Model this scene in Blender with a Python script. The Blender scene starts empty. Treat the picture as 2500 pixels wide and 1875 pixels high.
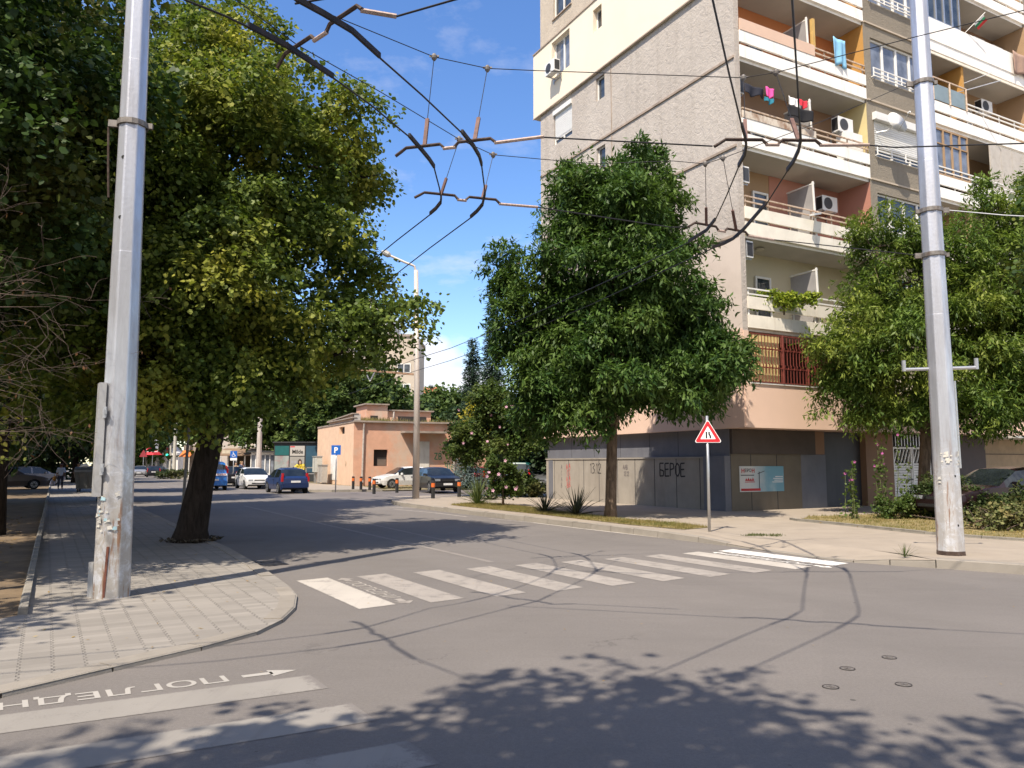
import bpy, bmesh, math, random
import numpy as np
from mathutils import Vector, Matrix
from mathutils.geometry import tessellate_polygon

S = bpy.context.scene
COL = S.collection
RAD = math.radians

# ------------------------------------------------------------------ camera
FPX, HORIZON, EYE = 1900.0, 1133.0, 1.65
PITCH = math.atan((HORIZON - 937.5) / FPX)
cam = bpy.data.cameras.new('camera')
cam.sensor_width = 36.0
cam.lens = 36.0 * FPX / 2500.0
cam.clip_start = 0.05
cam.clip_end = 3000
co = bpy.data.objects.new('camera', cam)
COL.objects.link(co)
co.location = (0, 0, EYE)
co.rotation_euler = (RAD(90) + PITCH, 0, 0)
S.camera = co

# ------------------------------------------------------------------ world, sun, exposure
SUN_EL, SUN_DIR = RAD(56), Vector((0.47, 0.88, 0))
W = bpy.data.worlds.new('World')
S.world = W
W.use_nodes = True
nt = W.node_tree
for n in list(nt.nodes):
    nt.nodes.remove(n)
wo = nt.nodes.new('ShaderNodeOutputWorld')
bg = nt.nodes.new('ShaderNodeBackground')
bg.inputs['Strength'].default_value = 0.13
sky = nt.nodes.new('ShaderNodeTexSky')
sky.sky_type = 'NISHITA'
sky.sun_disc = False
sky.sun_elevation = SUN_EL
sky.sun_rotation = math.atan2(-SUN_DIR.x, -SUN_DIR.y)
sky.air_density = 1.0
sky.dust_density = 0.2
sky.ozone_density = 2.2


def wmath(op, a, b=None, c=None):
    n = nt.nodes.new('ShaderNodeMath')
    n.operation = op
    for i, v in enumerate((a, b, c)):
        if v is None:
            continue
        if isinstance(v, (int, float)):
            n.inputs[i].default_value = v
        else:
            nt.links.new(v, n.inputs[i])
    return n.outputs[0]


tc = nt.nodes.new('ShaderNodeTexCoord')
sx = nt.nodes.new('ShaderNodeSeparateXYZ')
nt.links.new(tc.outputs['Generated'], sx.inputs[0])
zc = wmath('MAXIMUM', sx.outputs[2], 0.02)
# flat high cloud: the direction projected on a layer overhead
comb = nt.nodes.new('ShaderNodeCombineXYZ')
nt.links.new(wmath('DIVIDE', sx.outputs[0], wmath('ADD', zc, 0.12)), comb.inputs[0])
nt.links.new(wmath('DIVIDE', sx.outputs[1], wmath('ADD', zc, 0.12)), comb.inputs[1])
nz = nt.nodes.new('ShaderNodeTexNoise')
nz.inputs['Scale'].default_value = 2.6
nz.inputs['Detail'].default_value = 7
nz.inputs['Roughness'].default_value = 0.6
nt.links.new(comb.outputs[0], nz.inputs['Vector'])
mr = nt.nodes.new('ShaderNodeMapRange')
mr.inputs[1].default_value = 0.55
mr.inputs[2].default_value = 0.85
mr.inputs[4].default_value = 0.5
nt.links.new(nz.outputs[0], mr.inputs[0])
# low heaped cloud over the horizon, straight ahead and a little left
nz2 = nt.nodes.new('ShaderNodeTexNoise')
nz2.inputs['Scale'].default_value = 16
nz2.inputs['Detail'].default_value = 6
nt.links.new(tc.outputs['Generated'], nz2.inputs['Vector'])
az = wmath('DIVIDE', sx.outputs[0], wmath('MAXIMUM', sx.outputs[1], 0.05))


def puff(a0, z0, wa, wz):
    d = wmath('ADD', wmath('POWER', wmath('DIVIDE', wmath('SUBTRACT', az, a0), wa), 2),
              wmath('POWER', wmath('DIVIDE', wmath('SUBTRACT', sx.outputs[2], z0), wz), 2))
    front = wmath('GREATER_THAN', sx.outputs[1], 0.1)
    return wmath('MULTIPLY', wmath('SUBTRACT', 1.0, d), front)


blob = wmath('MAXIMUM', wmath('MAXIMUM', puff(-0.125, 0.135, 0.08, 0.035), puff(-0.09, 0.10, 0.13, 0.035)),
             wmath('MAXIMUM', puff(-0.03, 0.08, 0.06, 0.045), puff(-0.19, 0.17, 0.05, 0.025)))
cl = wmath('ADD', blob, wmath('MULTIPLY', wmath('SUBTRACT', nz2.outputs[0], 0.5), 3.0))
mr2 = nt.nodes.new('ShaderNodeMapRange')
mr2.inputs[1].default_value = 0.15
mr2.inputs[2].default_value = 0.9
mr2.inputs[4].default_value = 0.8
nt.links.new(cl, mr2.inputs[0])
# bright cloud banks added to the unseen sky behind the viewer, lifting shadow fill
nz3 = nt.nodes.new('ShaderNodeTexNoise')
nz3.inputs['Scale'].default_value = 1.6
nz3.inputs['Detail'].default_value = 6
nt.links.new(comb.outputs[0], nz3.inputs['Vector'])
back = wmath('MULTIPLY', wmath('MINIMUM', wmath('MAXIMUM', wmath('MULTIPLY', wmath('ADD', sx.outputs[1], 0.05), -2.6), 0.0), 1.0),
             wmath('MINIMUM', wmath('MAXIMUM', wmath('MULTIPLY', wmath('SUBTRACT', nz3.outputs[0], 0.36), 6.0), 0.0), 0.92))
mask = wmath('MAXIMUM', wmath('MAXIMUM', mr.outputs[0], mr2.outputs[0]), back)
mx = nt.nodes.new('ShaderNodeMixRGB')
mx.inputs[2].default_value = (5.4, 5.1, 5.1, 1)
nt.links.new(mask, mx.inputs[0])
hs_ = nt.nodes.new('ShaderNodeHueSaturation')
hs_.inputs['Saturation'].default_value = 1.2
hs_.inputs['Hue'].default_value = 0.508
hs_.inputs['Value'].default_value = 1.05
nt.links.new(sky.outputs[0], hs_.inputs['Color'])
nt.links.new(hs_.outputs[0], mx.inputs[1])
nt.links.new(mx.outputs[0], bg.inputs['Color'])
nt.links.new(bg.outputs[0], wo.inputs[0])

sl = bpy.data.lights.new('sun', 'SUN')
sl.energy = 4.2
sl.angle = RAD(0.55)
sl.color = (1.0, 0.89, 0.74)
so = bpy.data.objects.new('sun', sl)
COL.objects.link(so)
ld = Vector((SUN_DIR.x * math.cos(SUN_EL), SUN_DIR.y * math.cos(SUN_EL), -math.sin(SUN_EL)))
so.rotation_euler = ld.to_track_quat('-Z', 'Y').to_euler()
so.location = (-20, -40, 60)

S.view_settings.view_transform = 'Standard'
S.view_settings.look = 'None'
S.view_settings.exposure = 0.82
S.view_settings.gamma = 1.0
S.cycles.max_bounces = 6
S.cycles.transparent_max_bounces = 8

# ------------------------------------------------------------------ measuring helpers
CP, SP = math.cos(PITCH), math.sin(PITCH)
CAMP = Vector((0, 0, EYE))


def ray(x, y):
    u, v = (x - 1250) / FPX, (937.5 - y) / FPX
    return Vector((u, CP - v * SP, SP + v * CP))


def G(x, y, z=0.0):
    d = ray(x, y)
    return CAMP + d * ((z - EYE) / d.z)


def A(x, y, Y):
    d = ray(x, y)
    return CAMP + d * (Y / d.y)


PVL = 0.035                                           # height of the left pavement
PV = 0.13                                             # height of the pavements
BA = RAD(30.8)                                        # the streets and buildings run on this bearing
ALONG = Vector((-math.sin(BA), math.cos(BA), 0))      # down the main street, away
ACROSS = Vector((math.cos(BA), math.sin(BA), 0))      # to the right, across it
UP = Vector((0, 0, 1))
STREET = Vector((-5.15, 14.77, 0))


def st(r, a, z=0.0):
    return STREET + ACROSS * r + ALONG * a + UP * z


# ------------------------------------------------------------------ object helpers
def wloc(o):
    v = Vector((0, 0, 0))
    while o is not None:
        v += o.location
        o = o.parent
    return v


def tag(o, label=None, cat=None, group=None, kind=None):
    if label: o['label'] = label
    if cat: o['category'] = cat
    if group: o['group'] = group
    if kind: o['kind'] = kind
    return o


def thing(name, label, cat, loc=(0, 0, 0), rz=0.0, group=None):
    o = bpy.data.objects.new(name, None)
    o.empty_display_size = 0.3
    COL.objects.link(o)
    o.location = loc
    o.rotation_euler = (0, 0, rz)
    return tag(o, label, cat, group)


def copy_thing(o, loc, label, rz=None, parent=None):
    c = o.copy()
    COL.objects.link(c)
    if parent is None:
        c.location = loc
        if rz is not None: c.rotation_euler = (0, 0, rz)
        if label: c['label'] = label
    else:
        c.parent = parent
    for ch in o.children:
        copy_thing(ch, None, None, None, c)
    return c


APART = {'floor_ledge', 'plinth_joint', 'band_joint', 'brown_wall', 'plinth_patch', 'small_print', 'panel_joint', 'vent_opening', 'red_print', 'pictured_pack', 'post', 'vent_house', 'vent_roof', 'hatch_joint', 'window_pane'}


class MB:
    def __init__(s):
        s.v, s.f, s.m = [], [], []

    def poly(s, pts, m=0):
        i = len(s.v)
        s.v += [tuple(p) for p in pts]
        s.f.append(tuple(range(i, i + len(pts))))
        s.m.append(m)

    def hexa(s, c, m=0):
        i = len(s.v)
        s.v += [tuple(p) for p in c]
        for q in ((0, 3, 2, 1), (4, 5, 6, 7), (0, 1, 5, 4), (1, 2, 6, 5), (2, 3, 7, 6), (3, 0, 4, 7)):
            s.f.append(tuple(i + k for k in q))
            s.m.append(m)

    def box(s, F, x0, x1, y0, y1, z0, z1, m=0):
        s.hexa([F(x0, y0, z0), F(x1, y0, z0), F(x1, y1, z0), F(x0, y1, z0),
                F(x0, y0, z1), F(x1, y0, z1), F(x1, y1, z1), F(x0, y1, z1)], m)

    def bar(s, p, q, w, h=None, m=0, up=UP):
        p, q = Vector(p), Vector(q)
        h = h or w
        d = (q - p).normalized()
        a = d.cross(up)
        a = a.normalized() if a.length > 1e-4 else Vector((1, 0, 0))
        b = a.cross(d).normalized()
        a, b = a * w / 2, b * h / 2
        s.hexa([p - a - b, p + a - b, p + a + b, p - a + b, q - a - b, q + a - b, q + a + b, q - a + b], m)

    def tube(s, pts, r, n=8, m=0, cap=True):
        pts = [Vector(p) for p in pts]
        rs = r if isinstance(r, (list, tuple)) else [r] * len(pts)
        i0 = len(s.v)
        ref = None
        for k, p in enumerate(pts):
            d = (pts[min(k + 1, len(pts) - 1)] - pts[max(k - 1, 0)])
            d = d.normalized() if d.length > 1e-6 else UP.copy()
            if ref is None:
                ref = d.cross(UP) if abs(d.z) < 0.95 else d.cross(Vector((1, 0, 0)))
            a = ref - d * ref.dot(d)
            a = a.normalized() if a.length > 1e-5 else d.orthogonal().normalized()
            ref = a
            b = d.cross(a)
            for j in range(n):
                t = 2 * math.pi * j / n
                s.v.append(tuple(p + (a * math.cos(t) + b * math.sin(t)) * rs[k]))
        for k in range(len(pts) - 1):
            for j in range(n):
                a0, a1 = i0 + k * n + j, i0 + k * n + (j + 1) % n
                s.f.append((a0, a1, a1 + n, a0 + n))
                s.m.append(m)
        if cap:
            s.f.append(tuple(i0 + j for j in reversed(range(n))))
            s.f.append(tuple(i0 + (len(pts) - 1) * n + j for j in range(n)))
            s.m += [m, m]

    def lathe(s, o, prof, n=16, m=0, axis=UP):
        s.tube([Vector(o) + axis * z for r, z in prof], [max(r, 1e-4) for r, z in prof], n, m)

    def build(s, name, mats, parent=None, local=False, smooth=False, kind=None):
        if name in APART and len(s.v) > 8 and len(s.v) % 8 == 0 and len(s.f) * 8 == len(s.v) * 6:
            for k in range(len(s.v) // 8):
                b = MB()
                b.v = s.v[k * 8:k * 8 + 8]
                b.f = [tuple(i - k * 8 for i in f) for f in s.f[k * 6:k * 6 + 6]]
                b.m = s.m[k * 6:k * 6 + 6]
                o = b.build(name, mats, parent, local, smooth, kind)
            return o
        me = bpy.data.meshes.new(name)
        V = np.array(s.v, dtype=float)
        if local:
            off = np.zeros(3)
        elif parent is not None:
            off = np.array(wloc(parent))
        else:
            off = np.array([(V[:, 0].min() + V[:, 0].max()) / 2, (V[:, 1].min() + V[:, 1].max()) / 2, V[:, 2].min()])
        me.from_pydata((V - off).tolist(), [], s.f)
        if not isinstance(mats, (list, tuple)): mats = [mats]
        for mt in mats: me.materials.append(mt)
        me.polygons.foreach_set('material_index', s.m)
        if smooth: me.polygons.foreach_set('use_smooth', [True] * len(s.f))
        me.update()
        o = bpy.data.objects.new(name, me)
        COL.objects.link(o)
        if parent is not None:
            o.parent = parent
        elif not local:
            o.location = off
        if kind: o['kind'] = kind
        return o


def flat_poly(pts, z):
    m = MB()
    tri = tessellate_polygon([[Vector((p[0], p[1], 0)) for p in pts]])
    i = len(m.v)
    m.v = [(p[0], p[1], z) for p in pts]
    for t in tri:
        a, b, c = (Vector(m.v[k]) for k in t)
        if (b - a).cross(c - a).z < 0: t = (t[0], t[2], t[1])
        m.f.append(tuple(t))
        m.m.append(0)
    return m


def text_mesh(name, txt, mat, origin, xd, yd, size, parent=None, extrude=0.0, align='LEFT', sx_=1.0, bold=0.0, fit=None):
    cu = bpy.data.curves.new(name, 'FONT')
    cu.body = txt
    cu.size = 1.0
    cu.align_x = align
    cu.extrude = 0
    cu.offset = bold
    cu.resolution_u = 3
    tmp = bpy.data.objects.new('tmp', cu)
    COL.objects.link(tmp)
    dg = bpy.context.evaluated_depsgraph_get()
    me = bpy.data.meshes.new_from_object(tmp.evaluated_get(dg))
    bpy.data.objects.remove(tmp)
    bpy.data.curves.remove(cu)
    xd, yd = Vector(xd).normalized(), Vector(yd).normalized()
    off = wloc(parent) if parent else Vector((0, 0, 0))
    o3 = Vector(origin) - off
    xs = [v.co.x for v in me.vertices]
    w0 = (max(xs) - min(xs)) if xs else 1
    ax = size * sx_ if fit is None else fit / w0
    cy = size
    for v in me.vertices:
        v.co = o3 + xd * v.co.x * ax + yd * v.co.y * cy
    me.name = name
    me.materials.clear()
    me.materials.append(mat)
    o = bpy.data.objects.new(name, me)
    COL.objects.link(o)
    if parent: o.parent = parent
    return o


# ------------------------------------------------------------------ materials
MATS = {}


class NT:
    """small helper to write node trees"""
    def __init__(s, name):
        s.mat = bpy.data.materials.new(name)
        s.mat.use_nodes = True
        s.t = s.mat.node_tree
        s.b = s.t.nodes['Principled BSDF']
        s.out = s.t.nodes['Material Output']
        s.co = s.t.nodes.new('ShaderNodeTexCoord').outputs['Object']

    def put(s, sock, v):
        if isinstance(v, (int, float)):
            sock.default_value = v
        elif isinstance(v, (tuple, list)):
            sock.default_value = tuple(v) + ((1,) if len(v) == 3 and sock.type == 'RGBA' else ())
        else:
            s.t.links.new(v, sock)

    def math(s, op, a, b=None, c=None):
        n = s.t.nodes.new('ShaderNodeMath')
        n.operation = op
        for i, v in enumerate((a, b, c)):
            if v is not None: s.put(n.inputs[i], v)
        return n.outputs[0]

    def noise(s, scale, detail=4, rough=0.55, vec=None, dist=0.0):
        n = s.t.nodes.new('ShaderNodeTexNoise')
        n.inputs['Scale'].default_value = scale
        n.inputs['Detail'].default_value = detail
        n.inputs['Roughness'].default_value = rough
        n.inputs['Distortion'].default_value = dist
        s.t.links.new(vec or s.co, n.inputs['Vector'])
        return n.outputs[0]

    def voro(s, scale, feature='F1', vec=None, rnd=1.0):
        n = s.t.nodes.new('ShaderNodeTexVoronoi')
        n.feature = feature
        n.inputs['Scale'].default_value = scale
        n.inputs['Randomness'].default_value = rnd
        s.t.links.new(vec or s.co, n.inputs['Vector'])
        return n

    def ramp(s, v, a, b, lo=0.0, hi=1.0):
        n = s.t.nodes.new('ShaderNodeMapRange')
        n.inputs[1].default_value = a
        n.inputs[2].default_value = b
        n.inputs[3].default_value = lo
        n.inputs[4].default_value = hi
        s.put(n.inputs[0], v)
        return n.outputs[0]

    def mix(s, f, a, b, mode='MIX'):
        n = s.t.nodes.new('ShaderNodeMixRGB')
        n.blend_type = mode
        s.put(n.inputs[0], f)
        s.put(n.inputs[1], a)
        s.put(n.inputs[2], b)
        return n.outputs[0]

    def scalevec(s, sc, rot=0.0, loc=(0, 0, 0)):
        n = s.t.nodes.new('ShaderNodeMapping')
        n.inputs['Scale'].default_value = sc
        n.inputs['Rotation'].default_value = (0, 0, rot)
        n.inputs['Location'].default_value = loc
        s.t.links.new(s.co, n.inputs['Vector'])
        return n.outputs[0]

    def sep(s, v=None):
        n = s.t.nodes.new('ShaderNodeSeparateXYZ')
        s.t.links.new(v or s.co, n.inputs[0])
        return n.outputs

    def bump(s, h, strength=0.4, dist=0.02):
        n = s.t.nodes.new('ShaderNodeBump')
        n.inputs['Strength'].default_value = strength
        n.inputs['Distance'].default_value = dist
        s.put(n.inputs['Height'], h)
        s.t.links.new(n.outputs[0], s.b.inputs['Normal'])

    def done(s, color=None, rough=None, metal=None, spec=None):
        if color is not None: s.put(s.b.inputs['Base Color'], color)
        if rough is not None: s.put(s.b.inputs['Roughness'], rough)
        if metal is not None: s.put(s.b.inputs['Metallic'], metal)
        if spec is not None: s.put(s.b.inputs['Specular IOR Level'], spec)
        return s.mat


def M(name, col, rough=0.7, metal=0.0, var=0.12, scale=3.0, bump=0.0, bscale=60, dirt=None, dscale=1.5, damt=0.5, spec=0.4, bdist=0.01):
    """a painted / plain surface with uneven tone, optional dirt patches and grain"""
    if name in MATS: return MATS[name]
    n = NT(name)
    a = n.noise(scale, 5, 0.6)
    c1 = tuple(x * (1 - var) for x in col)
    c2 = tuple(min(1, x * (1 + var)) for x in col)
    c = n.mix(n.ramp(a, 0.3, 0.7), c1, c2)
    if dirt:
        d = n.ramp(n.noise(dscale, 8, 0.65, dist=0.6), 0.5, 0.72, 0, damt)
        c = n.mix(d, c, dirt)
    if bump: n.bump(n.noise(bscale, 5, 0.6), bump, bdist)
    MATS[name] = n.done(c, rough, metal, spec)
    return MATS[name]


def streaked(name, col, dirt, amt=0.6, rough=0.7, sc=(6, 6, 0.7), lo=0.48, hi=0.7, bump=0.0, metal=0.0):
    """paint or concrete with streaks running down it"""
    if name in MATS: return MATS[name]
    n = NT(name)
    v = n.scalevec(sc)
    a = n.noise(1.0, 8, 0.65, vec=v)
    b = n.noise(2.0, 6, 0.6)
    c = n.mix(n.ramp(b, 0.3, 0.7), tuple(x * 0.9 for x in col), tuple(min(1, x * 1.08) for x in col))
    c = n.mix(n.ramp(a, lo, hi, 0, amt), c, dirt)
    if name.startswith('kerb'):
        gi = n.t.nodes.new('ShaderNodeNewGeometry')
        c = n.mix(n.ramp(gi.outputs['Random Per Island'], 0, 1, 0, .35), c, tuple(x * .62 for x in col))
    if bump: n.bump(n.noise(70, 5), bump, 0.01)
    MATS[name] = n.done(c, rough, metal)
    return MATS[name]


def asphalt(name, base, warm, patch=0.25):
    n = NT(name)
    big = n.noise(0.22, 5, 0.6)
    mid = n.noise(1.6, 7, 0.7, dist=0.5)
    c = n.mix(n.ramp(big, 0.3, 0.7), tuple(x * (1 - patch) for x in base), warm)
    c = n.mix(n.ramp(mid, 0.35, 0.7, 0.0, 0.22), c, tuple(x * 0.78 for x in base))
    # drag marks along the direction of travel
    v = n.scalevec((0.35, 5.0, 1), BA + RAD(90))
    c = n.mix(n.ramp(n.noise(0.8, 5, 0.6, vec=v), 0.5, 0.75, 0, 0.22), c, tuple(x * 0.65 for x in base))
    # older patches of surfacing with a soft border, and lanes polished by tyres
    pv = n.voro(0.16, vec=n.scalevec((1, 1, 1), 0.3))
    c = n.mix(n.math('MULTIPLY', n.ramp(pv.outputs['Color'], .55, .6), 0.10), c, tuple(x * 0.6 for x in base))
    lane = n.math('SINE', n.math('MULTIPLY', n.sep(n.scalevec((1, 1, 1), -BA))[0], 2.4))
    c = n.mix(n.ramp(lane, 0.2, 0.95, 0, 0.16), c, tuple(x * 1.3 for x in base))
    f1 = n.noise(38, 5, 0.75)
    c = n.mix(n.ramp(f1, 0.4, 0.62, 0.36, 0.0), c, tuple(x * 0.55 for x in base))
    # chippings
    g = n.noise(170, 3, 0.8)
    c = n.mix(n.ramp(g, 0.35, 0.5, 0.4, 0.0), c, tuple(x * 0.5 for x in base))
    c = n.mix(n.ramp(g, 0.58, 0.72, 0.0, 0.7), c, tuple(min(1, x * 2.1) for x in base))
    # tar spots and oil drips
    vo = n.voro(1.7)
    sp = n.math('LESS_THAN', vo.outputs['Distance'], n.ramp(n.noise(0.9, 2), 0.36, 0.8, 0.0, 0.085))
    c = n.mix(n.math('MULTIPLY', sp, 0.6), c, (0.02, 0.02, 0.022))
    vo2 = n.voro(7.0)
    sp2 = n.math('LESS_THAN', vo2.outputs['Distance'], n.ramp(n.noise(1.3, 3), 0.5, 0.8, 0.0, 0.16))
    c = n.mix(n.math('MULTIPLY', sp2, 0.35), c, (0.03, 0.03, 0.03))
    # hairline cracks
    dv = n.noise(1.5, 6, 0.7)
    cv = n.t.nodes.new('ShaderNodeVectorMath')
    cv.operation = 'ADD'
    n.t.links.new(n.co, cv.inputs[0])
    cmb = n.t.nodes.new('ShaderNodeCombineXYZ')
    n.put(cmb.inputs[0], n.math('MULTIPLY', dv, 1.6))
    n.put(cmb.inputs[1], n.math('MULTIPLY', n.noise(1.1, 6, 0.7), 1.6))
    n.t.links.new(cmb.outputs[0], cv.inputs[1])
    cr = n.voro(0.22, 'DISTANCE_TO_EDGE', vec=cv.outputs[0])
    ck = n.math('MULTIPLY', n.math('LESS_THAN', cr.outputs['Distance'], 0.0016), n.ramp(n.noise(0.35, 2), 0.56, 0.64, 0, 0.4))
    c = n.mix(ck, c, (0.03, 0.028, 0.026))
    n.bump(n.noise(150, 4, 0.7), 0.5, 0.008)
    return n.done(c, n.ramp(mid, 0.3, 0.7, 0.75, 0.95), 0, 0.3)


def worn_paint(name, col, wear, base=(0.180, 0.165, 0.154)):
    n = NT(name)
    a = n.noise(3.2, 9, 0.72, dist=0.4)
    g = n.noise(70, 3, 0.7)
    w = n.math('ADD', n.math('MULTIPLY', a, 0.7), n.math('MULTIPLY', g, 0.4))
    c = n.mix(n.ramp(n.noise(0.9, 3), 0.3, 0.7), tuple(x * 0.85 for x in col), col)
    c = n.mix(n.ramp(w, wear, wear + 0.12), c, base)
    u_, v_, _z = n.sep(n.t.nodes['Texture Coordinate'].outputs['UV'])
    ed_ = n.math('MINIMUM', n.math('MULTIPLY', n.math('MINIMUM', u_, n.math('SUBTRACT', 1.0, u_)), 3.2), n.math('MINIMUM', v_, n.math('SUBTRACT', 1.0, v_)))
    rag = n.math('SUBTRACT', n.math('MULTIPLY', n.noise(22, 6, .75), .16), ed_)
    c = n.mix(n.ramp(rag, 0.035, 0.065), c, base)
    vs = n.scalevec((7, .5, 1), -BA)
    c = n.mix(n.ramp(n.noise(1, 6, .7, vec=vs), .55, .75, 0, .45), c, base)
    n.bump(g, 0.35, 0.006)
    return n.done(c, 0.8, 0, 0.3)


def paving(name, base):
    """interlocking toothed blocks: rows of notched joints running away across the pavement"""
    n = NT(name)
    ang = math.atan2(1.95, -1.16)
    v = n.scalevec((1, 1, 1), -ang + RAD(90))
    x, y, z = n.sep(v)
    zig = n.math('MULTIPLY', n.math('GREATER_THAN', n.math('FRACT', n.math('MULTIPLY', y, 1 / 0.11)), 0.5), 0.017)
    xs = n.math('ADD', n.math('MULTIPLY', x, 1.0), zig)
    fx = n.math('ABSOLUTE', n.math('SUBTRACT', n.math('FRACT', n.math('MULTIPLY', xs, 1 / 0.235)), 0.5))
    j1 = n.ramp(fx, 0.462, 0.482)
    row = n.math('FLOOR', n.math('MULTIPLY', xs, 1 / 0.235))
    ys = n.math('ADD', y, n.math('MULTIPLY', n.math('MODULO', row, 2.0), 0.055))
    fy = n.math('ABSOLUTE', n.math('SUBTRACT', n.math('FRACT', n.math('MULTIPLY', ys, 1 / 0.11)), 0.5))
    j2 = n.math('MULTIPLY', n.ramp(fy, 0.465, 0.49), 0.35)
    fade = n.ramp(n.noise(2.2, 4, 0.6), 0.3, 0.6, 0.35, 1.0)
    jt = n.math('MULTIPLY', n.math('MAXIMUM', j1, j2), fade)
    cell = n.t.nodes.new('ShaderNodeTexWhiteNoise')
    cc = n.t.nodes.new('ShaderNodeCombineXYZ')
    n.put(cc.inputs[0], row)
    n.put(cc.inputs[1], n.math('FLOOR', n.math('MULTIPLY', ys, 1 / 0.11)))
    n.t.links.new(cc.outputs[0], cell.inputs['Vector'])
    c = n.mix(cell.outputs['Value'], tuple(k * 0.84 for k in base), tuple(k * 1.08 for k in base))
    c = n.mix(n.math('MULTIPLY', n.math('GREATER_THAN', cell.outputs['Value'], .965), .5), c, tuple(k * .62 for k in base))
    c = n.mix(n.ramp(n.noise(0.7, 6, 0.65), 0.42, 0.7, 0, 0.5), c, tuple(k * 0.66 for k in base))
    c = n.mix(n.ramp(n.noise(120, 3, 0.7), 0.5, 0.75, 0, 0.35), c, tuple(k * 0.6 for k in base))
    c = n.mix(jt, c, tuple(k * 0.56 for k in base))
    n.bump(n.math('ADD', n.math('MULTIPLY', jt, -1.0), n.math('MULTIPLY', n.noise(140, 3), 0.2)), 0.6, 0.008)
    return n.done(c, 0.9, 0, 0.25)


def leafmat(name, dark, light, tip=None, tipamt=0.0, trans=0.35, nscale=0.5, rough=0.42):
    """leaf blades: every leaf its own tone, whole boughs paler or yellower where the tree really is so"""
    if name in MATS: return MATS[name]
    n = NT(name)
    gi = n.t.nodes.new('ShaderNodeNewGeometry')
    r = gi.outputs['Random Per Island']
    c = n.mix(r, dark, light)
    if tip:
        k = n.ramp(n.noise(nscale, 3, 0.6), 0.47, 0.66, 0, tipamt)
        k = n.math('MULTIPLY', k, n.ramp(r, 0.0, 0.6, 0.35, 1.0))
        c = n.mix(k, c, tip)
    n.done(c, max(rough, .5), 0, 0.22)
    tr = n.t.nodes.new('ShaderNodeBsdfTranslucent')
    n.put(tr.inputs[0], n.mix(0.5, c, (light[0] * 1.3, light[1] * 1.5, light[2] * 0.6)))
    mxs = n.t.nodes.new('ShaderNodeMixShader')
    mxs.inputs[0].default_value = trans
    n.t.links.new(n.b.outputs[0], mxs.inputs[1])
    n.t.links.new(tr.outputs[0], mxs.inputs[2])
    n.t.links.new(mxs.outputs[0], n.out.inputs[0])
    MATS[name] = n.mat
    return n.mat


def barkmat(name, col):
    if name in MATS: return MATS[name]
    n = NT(name)
    v = n.scalevec((9, 9, 1.6))
    a = n.noise(1.6, 8, 0.7, vec=v, dist=0.8)
    c = n.mix(n.ramp(a, 0.35, 0.65), tuple(x * 0.45 for x in col), tuple(x * 1.25 for x in col))
    n.bump(a, 0.9, 0.05)
    MATS[name] = n.done(c, 0.95, 0, 0.1)
    return MATS[name]


def glassmat(name, col=(0.03, 0.04, 0.05), rough=0.06, var=0.5):
    if name in MATS: return MATS[name]
    n = NT(name)
    c = n.mix(n.ramp(n.noise(1.7, 3), 0.35, 0.65), tuple(x * (1 - var) for x in col), tuple(x * (1 + var) for x in col))
    n.bump(n.noise(1.2, 2), 0.04, 0.05)
    MATS[name] = n.done(c, rough, 0, 0.8)
    return MATS[name]


def roughcast(name, a, b, scale=9.0, strength=1.0, stain=(0.22, 0.19, 0.16)):
    if name in MATS: return MATS[name]
    n = NT(name)
    h = n.noise(scale, 7, 0.7, dist=1.2)
    h2 = n.noise(scale * 4, 4, 0.7)
    c = n.mix(n.ramp(n.noise(0.35, 5, 0.65), 0.35, 0.68), a, b)
    c = n.mix(n.ramp(h, 0.52, 0.62, 0, 0.3), c, tuple(x * 0.7 for x in a))
    v = n.scalevec((1.6, 1.6, 0.1))
    c = n.mix(n.ramp(n.noise(1.0, 8, 0.7, vec=v), 0.5, 0.75, 0, 0.38), c, stain)
    c = n.mix(n.ramp(n.noise(0.5, 8, 0.75, dist=1.0), 0.56, 0.7, 0, 0.3), c, tuple(x * 1.25 for x in b))
    n.bump(n.math('ADD', h, n.math('MULTIPLY', h2, 0.5)), strength, 0.045)
    MATS[name] = n.done(c, 0.95, 0, 0.15)
    return MATS[name]


GREYM = M('galvanised', (0.50, 0.51, 0.52), 0.35, 0.75, 0.1, 4)
WHITEP = M('white_paint', (0.78, 0.77, 0.74), 0.5, 0, 0.05, 3, dirt=(0.45, 0.4, 0.34), dscale=2.5, damt=0.25)
BLACKM = M('black_iron', (0.025, 0.023, 0.022), 0.55, 0.3, 0.3, 8)
RUST = M('rusty_iron', (0.06, 0.04, 0.032), 0.85, 0.2, 0.4, 14, dirt=(0.2, 0.17, 0.15), dscale=9, damt=0.45)
RUBBER = M('rubber', (0.022, 0.022, 0.022), 0.85, 0, 0.2, 8)
SOIL = M('soil', (0.16, 0.115, 0.07), 0.95, 0, 0.3, 2.2, bump=0.6, bscale=25, dirt=(0.07, 0.055, 0.04), dscale=0.9, damt=0.7)
GLASS = glassmat('window_glass', (0.045, 0.055, 0.065))
GLASSB = glassmat('window_glass_curtained', (0.16, 0.18, 0.22), 0.1, 0.35)
PLASTW = M('white_plastic', (0.74, 0.74, 0.73), 0.4, 0, 0.03, 3)
print('p1 ok')

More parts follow.
